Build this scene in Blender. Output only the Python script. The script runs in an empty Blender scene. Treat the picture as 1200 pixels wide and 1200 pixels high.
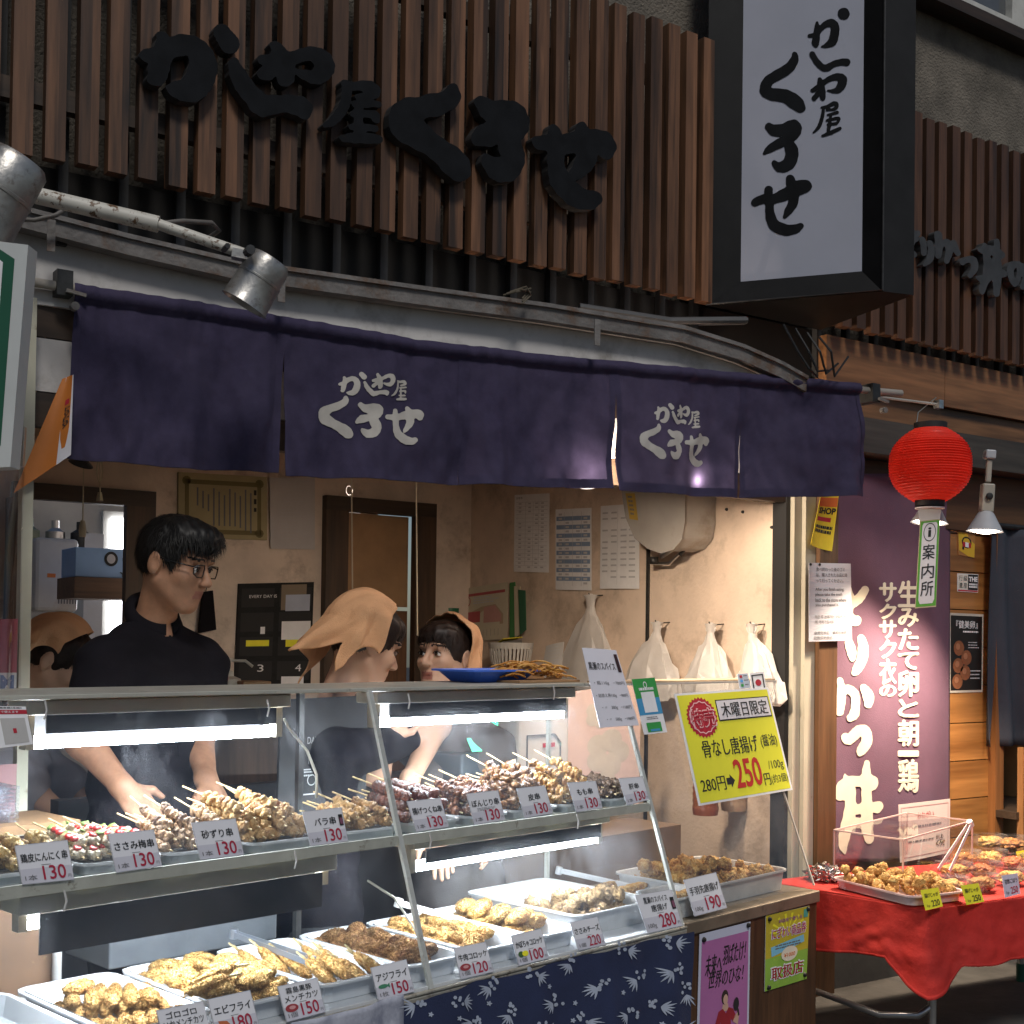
import bpy, bmesh, math, random
import numpy as np
from mathutils import Vector, Matrix, noise as mnoise

# ------------------------------------------------------------------ camera, sky, sun, exposure
scene = bpy.context.scene
COL = scene.collection
FPX, SHX = 1500.0, 126.0
_psi, _p, _rho = math.radians(34.3), math.radians(1.0), 0.013
_f0 = Vector((math.sin(_psi), math.cos(_psi), 0)); _r0 = Vector((math.cos(_psi), -math.sin(_psi), 0)); _z = Vector((0, 0, 1))
FW = _f0*math.cos(_p) + _z*math.sin(_p); _u1 = _z*math.cos(_p) - _f0*math.sin(_p)
RT = _r0*math.cos(_rho) + _u1*math.sin(_rho); UP = _u1*math.cos(_rho) - _r0*math.sin(_rho)
CAM = Vector((0, 0, 1.45))
cd = bpy.data.cameras.new('camera'); cam = bpy.data.objects.new('camera', cd); COL.objects.link(cam)
cd.sensor_width = 36; cd.lens = FPX/1200*36; cd.shift_y = SHX/1200; cd.clip_end = 500; cd.clip_start = 0.05
m3 = Matrix((RT, UP, -FW)).transposed(); cam.matrix_world = Matrix.Translation(CAM) @ m3.to_4x4()
scene.camera = cam
w = bpy.data.worlds.new('World'); scene.world = w; w.use_nodes = True
SUN_EL, SUN_AZ = math.radians(50), math.radians(197)      # azimuth measured from +Y (north) clockwise
nt = w.node_tree; sky = nt.nodes.new('ShaderNodeTexSky'); sky.sky_type = 'NISHITA'; sky.sun_disc = False
sky.sun_elevation = SUN_EL; sky.sun_rotation = SUN_AZ
bg = nt.nodes['Background']; nt.links.new(sky.outputs[0], bg.inputs[0]); bg.inputs[1].default_value = 0.042
sd = bpy.data.lights.new('sun', 'SUN'); sd.energy = 1.5; sd.angle = math.radians(13); sd.color = (1, .96, .9)
sun = bpy.data.objects.new('sun', sd); COL.objects.link(sun)
_sdir = Vector((math.sin(SUN_AZ)*math.cos(SUN_EL), math.cos(SUN_AZ)*math.cos(SUN_EL), math.sin(SUN_EL)))
sun.rotation_euler = (-_sdir).to_track_quat('-Z', 'Y').to_euler(); sun.location = (0, -5, 12)
scene.view_settings.view_transform = 'Standard'; scene.view_settings.look = 'None'
scene.view_settings.exposure = 0.0; scene.view_settings.gamma = 1
scene.cycles.use_denoising = True
scene.cycles.max_bounces = 8; scene.cycles.transparent_max_bounces = 24
scene.cycles.caustics_reflective = False; scene.cycles.caustics_refractive = False
scene.cycles.sample_clamp_indirect = 6

# ------------------------------------------------------------------ frames: the camera ray through a point of the photograph, met with a real plane
def ray(px, py): return FW + RT*float((px-600)/FPX) - UP*float((py-600-SHX)/FPX)
def hit(px, py, P, n):
    d = ray(px, py); P = Vector(P); n = Vector(n); return CAM + d*((P-CAM).dot(n)/d.dot(n))
def hY(px, py, Y): return hit(px, py, (0, Y, 0), (0, 1, 0))
def hX(px, py, X): return hit(px, py, (X, 0, 0), (1, 0, 0))
def hZ(px, py, Z): return hit(px, py, (0, 0, Z), (0, 0, 1))
def at(px, py, t): return CAM + ray(px, py)*t
_a = math.radians(11.5); CS = Vector((math.cos(_a), math.sin(_a), 0)); CN = Vector((-math.sin(_a), math.cos(_a), 0))
P0 = Vector((1.542, 2.579, 0))
def W(s, d, z): return P0 + CS*s + CN*d + Vector((0, 0, z))            # counter frame: along, back, up
GN = CN - Vector((0, 0, .35))
def hG(px, py, off=0.0): return hit(px, py, W(0, 0, .632) - CN*off, GN)    # on the sloping front glass
def hD(px, py, d): return hit(px, py, W(0, d, 0), CN)
def gd(z): return .35*(z-.632)
NL = Vector((.905, 3.36, 0)); _nr = hZ(1008, 450, 2.372); NE = Vector((_nr.x-NL.x, _nr.y-NL.y, 0)); NLEN = NE.length; NE.normalize()
NN = Vector((NE.y, -NE.x, 0))                                            # noren frame, NN towards the street
def hN(px, py, off=0.0): return hit(px, py, NL + NN*float(off), NN)
R = random.Random(7)

# ------------------------------------------------------------------ materials
MATS = {}
def mat(name, col, rough=.6, var=.15, scale=8, stretch=(1, 1, 1), metal=0, bump=0, bscale=None, col2=None, lo=.35, hi=.65,
        emis=0, spec=.5, coat=0, rand=0, sss=0, dirt=None, dscale=3, dlo=.55, dhi=.75, coord='Object', alpha=None, transl=0):
    if name in MATS: return MATS[name]
    m = bpy.data.materials.new(name); m.use_nodes = True; N = m.node_tree.nodes; L = m.node_tree.links
    b = N['Principled BSDF']; MATS[name] = m
    tc = N.new('ShaderNodeTexCoord'); mp = N.new('ShaderNodeMapping'); mp.inputs['Scale'].default_value = stretch
    L.new(tc.outputs[coord], mp.inputs[0])
    nz = N.new('ShaderNodeTexNoise'); nz.inputs['Scale'].default_value = scale; nz.inputs['Detail'].default_value = 7
    nz.inputs['Roughness'].default_value = .62
    L.new(mp.outputs[0], nz.inputs['Vector'])
    cr = N.new('ShaderNodeValToRGB'); e = cr.color_ramp.elements
    e[0].position = lo; e[1].position = hi
    c1 = tuple(c*(1-var) for c in col); c2 = col2 if col2 else tuple(min(1, c*(1+var)) for c in col)
    e[0].color = (*c1, 1); e[1].color = (*c2, 1)
    L.new(nz.outputs[0], cr.inputs[0]); out = cr.outputs[0]
    if dirt:
        n2 = N.new('ShaderNodeTexNoise'); n2.inputs['Scale'].default_value = dscale; n2.inputs['Detail'].default_value = 8
        n2.inputs['Roughness'].default_value = .7
        L.new(tc.outputs[coord], n2.inputs['Vector'])
        mr = N.new('ShaderNodeMapRange'); mr.inputs[1].default_value = dlo; mr.inputs[2].default_value = dhi
        L.new(n2.outputs[0], mr.inputs[0])
        mx = N.new('ShaderNodeMixRGB'); mx.inputs[2].default_value = (*dirt, 1); L.new(mr.outputs[0], mx.inputs[0]); L.new(out, mx.inputs[1]); out = mx.outputs[0]
    if rand:
        oi = N.new('ShaderNodeObjectInfo'); hs = N.new('ShaderNodeHueSaturation')
        mr = N.new('ShaderNodeMapRange'); mr.inputs[3].default_value = 1-rand; mr.inputs[4].default_value = 1+rand
        L.new(oi.outputs['Random'], mr.inputs[0]); L.new(mr.outputs[0], hs.inputs['Value']); L.new(out, hs.inputs['Color']); out = hs.outputs[0]
    L.new(out, b.inputs['Base Color'])
    b.inputs['Roughness'].default_value = rough; b.inputs['Metallic'].default_value = metal
    b.inputs['Specular IOR Level'].default_value = spec; b.inputs['Coat Weight'].default_value = coat
    if sss:
        b.inputs['Subsurface Weight'].default_value = sss; b.inputs['Subsurface Radius'].default_value = (.012, .005, .003); b.inputs['Subsurface Scale'].default_value = 1
    if emis:
        b.inputs['Emission Color'].default_value = (*col, 1); b.inputs['Emission Strength'].default_value = emis
    if bump:
        nb = N.new('ShaderNodeTexNoise'); nb.inputs['Scale'].default_value = bscale or scale*4; nb.inputs['Detail'].default_value = 5
        L.new(mp.outputs[0], nb.inputs['Vector']); bp = N.new('ShaderNodeBump'); bp.inputs['Strength'].default_value = min(1, bump)
        bp.inputs['Distance'].default_value = .01*max(1, bump); L.new(nb.outputs[0], bp.inputs['Height']); L.new(bp.outputs[0], b.inputs['Normal'])
    if transl:
        tr = N.new('ShaderNodeBsdfTranslucent'); L.new(out, tr.inputs[0]); ms = N.new('ShaderNodeMixShader'); ms.inputs[0].default_value = transl
        L.new(b.outputs[0], ms.inputs[1]); L.new(tr.outputs[0], ms.inputs[2]); L.new(ms.outputs[0], N['Material Output'].inputs[0])
    return m

def glass(name, tint=(1, 1, 1), dirt=.05, gloss=1.0, dscale=5, streak=(1, 1, 1), dcol=(.9, .93, 1)):
    if name in MATS: return MATS[name]
    m = bpy.data.materials.new(name); m.use_nodes = True; N = m.node_tree.nodes; L = m.node_tree.links; MATS[name] = m
    N.remove(N['Principled BSDF']); o = N['Material Output']
    t = N.new('ShaderNodeBsdfTransparent'); t.inputs[0].default_value = (*tint, 1)
    g = N.new('ShaderNodeBsdfGlossy'); g.inputs['Roughness'].default_value = .03
    lw = N.new('ShaderNodeLayerWeight'); lw.inputs[0].default_value = .5; pw = N.new('ShaderNodeMath'); pw.operation = 'POWER'; pw.inputs[1].default_value = 5; L.new(lw.outputs['Facing'], pw.inputs[0])
    mu = N.new('ShaderNodeMath'); mu.operation = 'MULTIPLY_ADD'; mu.inputs[1].default_value = .8*gloss; mu.inputs[2].default_value = .05*gloss; L.new(pw.outputs[0], mu.inputs[0])
    a = N.new('ShaderNodeMixShader'); L.new(mu.outputs[0], a.inputs[0]); L.new(t.outputs[0], a.inputs[1]); L.new(g.outputs[0], a.inputs[2])
    d = N.new('ShaderNodeBsdfDiffuse'); d.inputs[0].default_value = (*dcol, 1); tl = N.new('ShaderNodeBsdfTranslucent'); tl.inputs[0].default_value = (*dcol, 1)
    ad = N.new('ShaderNodeMixShader'); L.new(d.outputs[0], ad.inputs[1]); L.new(tl.outputs[0], ad.inputs[2])
    tc = N.new('ShaderNodeTexCoord'); mp = N.new('ShaderNodeMapping'); mp.inputs['Scale'].default_value = streak; mp.inputs['Rotation'].default_value = (.3, .5, .2)
    L.new(tc.outputs['Object'], mp.inputs[0])
    n1 = N.new('ShaderNodeTexNoise'); n1.inputs['Scale'].default_value = dscale; n1.inputs['Detail'].default_value = 9; n1.inputs['Roughness'].default_value = .75
    L.new(mp.outputs[0], n1.inputs[0]); mr = N.new('ShaderNodeMapRange'); mr.inputs[1].default_value = .46; mr.inputs[2].default_value = .8
    mr.inputs[3].default_value = dirt*.12; mr.inputs[4].default_value = dirt*5; L.new(n1.outputs[0], mr.inputs[0])
    f = N.new('ShaderNodeMixShader'); L.new(mr.outputs[0], f.inputs[0]); L.new(a.outputs[0], f.inputs[1]); L.new(ad.outputs[0], f.inputs[2])
    L.new(f.outputs[0], o.inputs[0]); return m

def wood(name, a, b, along='Z', pitch=None, rough=.55, scale=9, vary=.35, axis=0, coat=0):
    """grain stretched along one axis; with a pitch every slat or board gets its own shade"""
    if name in MATS: return MATS[name]
    m = bpy.data.materials.new(name); m.use_nodes = True; N = m.node_tree.nodes; L = m.node_tree.links; MATS[name] = m
    bs = N['Principled BSDF']; tc = N.new('ShaderNodeTexCoord'); mp = N.new('ShaderNodeMapping')
    s = [1, 1, 1]; s['XYZ'.index(along)] = .07; mp.inputs['Scale'].default_value = s
    L.new(tc.outputs['Object'], mp.inputs[0]); vec = mp.outputs[0]; rnd = None
    if pitch:
        sp = N.new('ShaderNodeSeparateXYZ'); L.new(tc.outputs['Object'], sp.inputs[0])
        dv = N.new('ShaderNodeMath'); dv.operation = 'DIVIDE'; dv.inputs[1].default_value = pitch; L.new(sp.outputs[axis], dv.inputs[0])
        fl = N.new('ShaderNodeMath'); fl.operation = 'FLOOR'; L.new(dv.outputs[0], fl.inputs[0])
        wn = N.new('ShaderNodeTexWhiteNoise'); wn.noise_dimensions = '1D'; L.new(fl.outputs[0], wn.inputs['W']); rnd = wn.outputs['Value']
        va = N.new('ShaderNodeVectorMath'); va.operation = 'SCALE'; va.inputs['Scale'].default_value = 37; L.new(wn.outputs['Color'], va.inputs[0])
        v2 = N.new('ShaderNodeVectorMath'); v2.operation = 'ADD'; L.new(mp.outputs[0], v2.inputs[0]); L.new(va.outputs[0], v2.inputs[1]); vec = v2.outputs[0]
    n1 = N.new('ShaderNodeTexNoise'); n1.inputs['Scale'].default_value = scale; n1.inputs['Detail'].default_value = 8; n1.inputs['Roughness'].default_value = .6
    n1.inputs['Distortion'].default_value = .6; L.new(vec, n1.inputs['Vector'])
    n2 = N.new('ShaderNodeTexNoise'); n2.inputs['Scale'].default_value = scale*9; n2.inputs['Detail'].default_value = 4; L.new(vec, n2.inputs['Vector'])
    ad = N.new('ShaderNodeMath'); ad.operation = 'MULTIPLY_ADD'; ad.inputs[1].default_value = .45; L.new(n2.outputs[0], ad.inputs[0]); L.new(n1.outputs[0], ad.inputs[2])
    cr = N.new('ShaderNodeValToRGB'); e = cr.color_ramp.elements; e[0].position = .55; e[1].position = .9; e[0].color = (*a, 1); e[1].color = (*b, 1)
    L.new(ad.outputs[0], cr.inputs[0]); out = cr.outputs[0]
    if rnd:
        hs = N.new('ShaderNodeHueSaturation'); mr = N.new('ShaderNodeMapRange'); mr.inputs[3].default_value = 1-vary; mr.inputs[4].default_value = 1+vary
        L.new(rnd, mr.inputs[0]); L.new(mr.outputs[0], hs.inputs['Value']); L.new(out, hs.inputs['Color']); out = hs.outputs[0]
    L.new(out, bs.inputs['Base Color']); bs.inputs['Roughness'].default_value = rough; bs.inputs['Coat Weight'].default_value = coat
    bp = N.new('ShaderNodeBump'); bp.inputs['Strength'].default_value = .25; bp.inputs['Distance'].default_value = .004
    L.new(ad.outputs[0], bp.inputs['Height']); L.new(bp.outputs[0], bs.inputs['Normal']); return m

def plain(name, col, rough=.7, **k): return mat(name, col, rough, k.pop('var', .06), k.pop('scale', 12), **k)
BLACK = plain('black ink', (.012, .012, .013), .6); RED = plain('red ink', (.42, .012, .03), .6); WHITE = plain('white paper', (.78, .78, .80), .55)
GREY = plain('grey print', (.5, .5, .53)); INKG = plain('grey ink', (.14, .14, .15)); YEL = plain('yellow print', (.82, .76, .03)); DGREEN = plain('green print', (.03, .30, .06))
STEEL = mat('stainless steel', (.62, .62, .62), .28, .12, 20, metal=1, bump=.05, dirt=(.35, .33, .3), dscale=9)
DARKM = mat('dark metal', (.05, .05, .05), .45, .3, 20, metal=.6)

# ------------------------------------------------------------------ mesh builder
class MB:
    def __init__(s): s.v = []; s.f = []; s.mi = []; s.m = []
    def mid(s, m):
        if m not in s.m: s.m.append(m)
        return s.m.index(m)
    def add(s, vs, fs, m):
        o = len(s.v); i = s.mid(m); s.v += [tuple(v) for v in vs]
        for f in fs: s.f.append([o+k for k in f]); s.mi.append(i)
        return s
    def hexa(s, p, m):   # 8 points: bottom 4, top 4
        return s.add(p, [(3, 2, 1, 0), (4, 5, 6, 7), (0, 1, 5, 4), (1, 2, 6, 5), (2, 3, 7, 6), (3, 0, 4, 7)], m)
    def box(s, lo, hi, m):
        x0, y0, z0 = lo; x1, y1, z1 = hi
        return s.hexa([(x0, y0, z0), (x1, y0, z0), (x1, y1, z0), (x0, y1, z0), (x0, y0, z1), (x1, y0, z1), (x1, y1, z1), (x0, y1, z1)], m)
    def cbox(s, s0, s1, d0, d1, z0, z1, m):   # box in the counter frame
        return s.hexa([W(s0, d0, z0), W(s1, d0, z0), W(s1, d1, z0), W(s0, d1, z0), W(s0, d0, z1), W(s1, d0, z1), W(s1, d1, z1), W(s0, d1, z1)], m)
    def bar(s, a, b, wd, h, m, up=(0, 0, 1)):
        a = Vector(a); b = Vector(b); d = (b-a).normalized(); x = d.cross(Vector(up)).normalized()*wd/2; y = x.cross(d).normalized()*h/2
        return s.hexa([a-x-y, a+x-y, a+x+y, a-x+y, b-x-y, b+x-y, b+x+y, b-x+y], m)
    def slab(s, q, off, m):   # quad given by 4 points, thickened by vector off
        off = Vector(off); return s.hexa([Vector(p) for p in q] + [Vector(p)+off for p in q], m)
    def tube(s, pts, r, m, n=10, cap=True):
        pts = [Vector(p) for p in pts]; rr = r if isinstance(r, (list, tuple)) else [r]*len(pts); vs = []; ref = None
        for i, p in enumerate(pts):
            d = (pts[min(i+1, len(pts)-1)] - pts[max(i-1, 0)]).normalized()
            if ref is None or abs(d.dot(ref)) > .98: ref = Vector((0, 0, 1)) if abs(d.z) < .9 else Vector((1, 0, 0))
            x = d.cross(ref).normalized(); y = d.cross(x).normalized(); ref = x.cross(d) if True else ref
            for k in range(n): an = 2*math.pi*k/n; vs.append(p + (x*math.cos(an) + y*math.sin(an))*rr[i])
        fs = [(i*n+k, i*n+(k+1) % n, (i+1)*n+(k+1) % n, (i+1)*n+k) for i in range(len(pts)-1) for k in range(n)]
        if cap: fs += [tuple(range(n))[::-1], tuple((len(pts)-1)*n+k for k in range(n))]
        return s.add(vs, fs, m)
    def lathe(s, prof, m, c=(0, 0, 0), ax=(0, 0, 1), n=24, sx=1, sy=1):
        ax = Vector(ax).normalized(); q = Vector((0, 0, 1)).rotation_difference(ax).to_matrix(); c = Vector(c); vs = []
        for r, z in prof:
            for k in range(n): an = 2*math.pi*k/n; vs.append(c + q @ Vector((r*math.cos(an)*sx, r*math.sin(an)*sy, z)))
        fs = [(i*n+k, i*n+(k+1) % n, (i+1)*n+(k+1) % n, (i+1)*n+k) for i in range(len(prof)-1) for k in range(n)]
        return s.add(vs, fs, m)
    def grid(s, fn, nu, nv, m, thick=None):
        vs = [fn(i/nu, j/nv) for j in range(nv+1) for i in range(nu+1)]
        fs = [(j*(nu+1)+i, j*(nu+1)+i+1, (j+1)*(nu+1)+i+1, (j+1)*(nu+1)+i) for j in range(nv) for i in range(nu)]
        return s.add(vs, fs, m)

ORG = {}
def _props(o, label, cat, group, kind):
    if label: o['label'] = label
    if cat: o['category'] = cat
    if group: o['group'] = group
    if kind: o['kind'] = kind
def thing(name, label, cat, loc, group=None):
    o = bpy.data.objects.new(name, None); o.empty_display_size = .05; COL.objects.link(o); o.location = loc; ORG[o.name] = Vector(loc); _props(o, label, cat, group, None); return o
def obj(name, mb, parent=None, label=None, cat=None, group=None, kind=None, smooth=False, origin=None, angle=None, solid=0, bevel=0):
    me = bpy.data.meshes.new(name); V = np.array(mb.v, dtype=float).reshape(-1, 3)
    if parent is not None: og = ORG[parent.name]
    elif origin is not None: og = Vector(origin)
    else: lo, hi = V.min(0), V.max(0); og = Vector(((lo[0]+hi[0])/2, (lo[1]+hi[1])/2, lo[2]))
    V = V - np.array(og)
    me.from_pydata(V.tolist(), [], mb.f); 
    for m in mb.m: me.materials.append(m)
    me.polygons.foreach_set('material_index', mb.mi)
    if smooth: me.polygons.foreach_set('use_smooth', [True]*len(me.polygons))
    me.update()
    if angle is not None: me.set_sharp_from_angle(angle=math.radians(angle))
    o = bpy.data.objects.new(name, me); COL.objects.link(o)
    if parent is not None: o.parent = parent; ORG[o.name] = og
    else: o.location = og; ORG[o.name] = og
    if solid: md = o.modifiers.new('solid', 'SOLIDIFY'); md.thickness = solid; md.offset = 0
    if bevel: md = o.modifiers.new('bevel', 'BEVEL'); md.width = bevel; md.segments = 2; md.limit_method = 'ANGLE'
    _props(o, label, cat, group, kind); return o
def dup(o, loc, rot, label=None, group=None):
    c = o.copy(); COL.objects.link(c); c.location = loc; c.rotation_euler = rot
    if label: c['label'] = label
    if group: c['group'] = group
    for ch in list(o.children):
        d = ch.copy(); COL.objects.link(d); d.parent = c
    return c

# ------------------------------------------------------------------ lettering
_TC = {}
def text_mesh(s, bold=0.0):
    k = (s, bold)
    if k not in _TC:
        c = bpy.data.curves.new('t', 'FONT'); c.body = s; c.size = 1; c.offset = bold; c.resolution_u = 3; c.dimensions = '2D'; c.fill_mode = 'FRONT'
        o = bpy.data.objects.new('t', c); me = bpy.data.meshes.new_from_object(o)
        V = np.array([v.co[:2] for v in me.vertices]).reshape(-1, 2); Fc = [tuple(p.vertices) for p in me.polygons]
        if len(V): V = (V - V.min(0))/np.maximum(V.max(0)-V.min(0), 1e-6)
        bpy.data.objects.remove(o); bpy.data.curves.remove(c); bpy.data.meshes.remove(me); _TC[k] = (V, Fc)
    return _TC[k]
def stroke_mesh(strokes, n=46, rough=.0):
    """brush strokes (x, y, radius) -> filled 2-D mesh by marching squares; y points down"""
    A = np.array([p for st in strokes for p in st], float); pad = A[:, 2].max()+2
    x0, y0 = A[:, 0].min()-pad, A[:, 1].min()-pad; x1, y1 = A[:, 0].max()+pad, A[:, 1].max()+pad
    h = max(x1-x0, y1-y0)/n; nx, ny = int((x1-x0)/h)+2, int((y1-y0)/h)+2
    X, Y = np.meshgrid(x0+h*np.arange(nx), y0+h*np.arange(ny), indexing='ij'); D = np.full(X.shape, 1e9)
    for st in strokes:
        if len(st) > 2:   # smooth the polyline
            P = np.array(st, float); Q = []
            for i in range(len(P)-1):
                a, b, c, d = P[max(i-1, 0)], P[i], P[i+1], P[min(i+2, len(P)-1)]
                for t in (0, .33, .66): Q.append(.5*((2*b)+(-a+c)*t+(2*a-5*b+4*c-d)*t*t+(-a+3*b-3*c+d)*t**3))
            Q.append(P[-1]); st = Q
        for a, b in zip(st[:-1], st[1:]) if len(st) > 1 else [(st[0], st[0])]:
            dx, dy = b[0]-a[0], b[1]-a[1]; l2 = dx*dx+dy*dy+1e-9; t = np.clip(((X-a[0])*dx+(Y-a[1])*dy)/l2, 0, 1)
            D = np.minimum(D, np.hypot(X-a[0]-t*dx, Y-a[1]-t*dy) - (a[2]+(b[2]-a[2])*t))
    if rough: D = D + rough*h*(np.sin(X*.9/h+Y*.5/h)+np.sin(Y*1.1/h-X*.43/h+1.3))*.6
    V = []; idx = {}; Fc = []
    def vid(key, x, y):
        if key not in idx: idx[key] = len(V); V.append((x, y))
        return idx[key]
    cs = [(0, 0), (1, 0), (1, 1), (0, 1)]
    for i in range(nx-1):
        for j in range(ny-1):
            d = [D[i+a, j+b] for a, b in cs]
            if min(d) >= 0: continue
            f = []
            for k in range(4):
                a = (i+cs[k][0], j+cs[k][1]); b = (i+cs[(k+1) % 4][0], j+cs[(k+1) % 4][1]); da, db = d[k], d[(k+1) % 4]
                if da < 0: f.append(vid(a, X[a], Y[a]))
                if (da < 0) != (db < 0):
                    t = da/(da-db); key = (min(a, b), max(a, b)); f.append(vid(key, X[a]+(X[b]-X[a])*t, Y[a]+(Y[b]-Y[a])*t))
            if len(f) > 2: Fc.append(f)
    return np.array(V), Fc
def raise_letter(mb, V, Fc, place, nrm, depth, m, msides=None):
    """front faces at place(x, y), sides back along -nrm by depth"""
    P = [Vector(place(x, y)) for x, y in V]; off = Vector(nrm)*depth
    mb.add(P, Fc, m); cnt = {}
    for f in Fc:
        for a, b in zip(f, f[1:]+f[:1]): cnt[(a, b)] = 1
    be = [(a, b) for (a, b) in cnt if (b, a) not in cnt]; used = {}
    vs = []; fs = []
    for a, b in be:
        for k in (a, b):
            if k not in used: used[k] = len(vs); vs += [P[k], P[k]-off]
        fs.append((used[a], used[a]+1, used[b]+1, used[b]))
    mb.add(vs, fs, msides or m); return mb

class Sheet:
    """a flat (slightly bent) printed sheet given by its four corners TL, TR, BR, BL; ink lies in thin layers on its face"""
    def __init__(s, q, thick=.0012, bend=0.0, n=6):
        s.q = [Vector(p) for p in q]; nn = (s.q[1]-s.q[0]).cross(s.q[3]-s.q[0]).normalized()
        if nn.dot(CAM - s.q[0]) < 0: nn = -nn
        s.n = nn; s.t = thick; s.bend = bend; s.N = n; s.ink = MB()
    def P(s, u, v, l=0.0):
        a = s.q[0].lerp(s.q[1], u); b = s.q[3].lerp(s.q[2], u)
        return a.lerp(b, v) + s.n*(l*.0007 + s.bend*math.sin(math.pi*u)*(.4+.6*v))
    def base(s, m, mback=None):
        mb = MB(); N = s.N if s.bend else 1
        mb.grid(lambda u, v: s.P(u, v), N, N, m); mb.grid(lambda u, v: s.P(u, v) - s.n*s.t, N, N, mback or m)
        e = [(i/N, 0) for i in range(N+1)] + [(1, i/N) for i in range(1, N+1)] + [(1-i/N, 1) for i in range(1, N+1)] + [(0, 1-i/N) for i in range(1, N)]
        k = len(e); vs = [s.P(*x) for x in e] + [s.P(*x) - s.n*s.t for x in e]
        mb.add(vs, [(i, (i+1) % k, (i+1) % k+k, i+k) for i in range(k)], m); return mb
    def poly(s, pts, m, l=1): s.ink.add([s.P(u, v, l) for u, v in pts], [tuple(range(len(pts)))], m); return s
    def rect(s, u0, v0, u1, v1, m, l=1):
        N = s.N if s.bend and u1-u0 > .3 else 1
        s.ink.grid(lambda a, b: s.P(u0+(u1-u0)*a, v0+(v1-v0)*b, l), N, N if s.bend and v1-v0 > .3 else 1, m); return s
    def frame(s, u0, v0, u1, v1, wu, wv, m, l=1):
        for r in ((u0, v0, u1, v0+wv), (u0, v1-wv, u1, v1), (u0, v0+wv, u0+wu, v1-wv), (u1-wu, v0+wv, u1, v1-wv)): s.rect(*r, m, l)
        return s
    def text(s, t, u0, v0, u1, v1, m, bold=.0, l=2, slant=0.0):
        cjk = any(ord(ch) > 0x2fff for ch in t); V, Fc = text_mesh(t, 0.0 if cjk else bold*.8)
        k = (v1-v0)*bold*.9*((s.q[3]-s.q[0]).length/(s.q[1]-s.q[0]).length) if cjk else 0
        for i, dx in enumerate((0, -k, k, -k*.5) if k > 0 else (0,)):
            s.ink.add([s.P(u0+(u1-u0)*x + dx + slant*(y-.5), v1-(v1-v0)*y - (abs(dx) if i == 3 else 0), l+.14*i) for x, y in V], Fc, m)
        return s
    def vtext(s, t, u0, v0, u1, v1, m, bold=.0, l=2, gap=.12):
        n = len(t); h = (v1-v0)/n
        for i, ch in enumerate(t):
            k = .30 if ch in 'ー一' else 0
            s.text(ch, u0, v0+h*(i+gap/2+k*.9), u1, v0+h*(i+1-gap/2-k*.9), m, bold, l)
        return s
    def disc(s, u, v, ru, rv, m, l=1, n=28, star=0.0):
        return s.poly([(u+ru*(1-star*(i % 2))*math.cos(2*math.pi*i/n), v+rv*(1-star*(i % 2))*math.sin(2*math.pi*i/n)) for i in range(n)], m, l)
    def ring(s, u, v, ru, rv, wd, m, l=2, n=36):
        for i in range(n):
            a, b = 2*math.pi*i/n, 2*math.pi*(i+1)/n
            s.poly([(u+ru*math.cos(a), v+rv*math.sin(a)), (u+ru*math.cos(b), v+rv*math.sin(b)), (u+ru*(1-wd)*math.cos(b), v+rv*(1-wd)*math.sin(b)), (u+ru*(1-wd)*math.cos(a), v+rv*(1-wd)*math.sin(a))], m, l)
        return s
    def brush(s, strokes, mp, m, l=2, n=40, rough=0):
        V, Fc = stroke_mesh(strokes, n, rough); s.ink.add([s.P(*mp(x, y), l) for x, y in V], Fc, m); return s
    def lines(s, u0, v0, u1, v1, n, m, l=2, fill=.5, rag=.3, dash=0):
        """rows of small illegible print"""
        h = (v1-v0)/n
        for i in range(n):
            a = u0
            e = u1 - R.random()*rag*(u1-u0)
            while a < e:
                b = min(e, a + (u1-u0)*R.uniform(.04, .16)); s.rect(a, v0+h*i, b, v0+h*(i+fill), m, l); a = b + (u1-u0)*R.uniform(.015, .03)
        return s
    def make(s, name, m, label, cat, group=None, parent=None, inkname='lettering'):
        o = obj(name, s.base(m), parent, label, cat, group)
        if s.ink.v:
            i = obj(inkname, s.ink, o)
        return o
def quadpx(fn, *c): return [fn(*p) for p in c]

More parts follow.
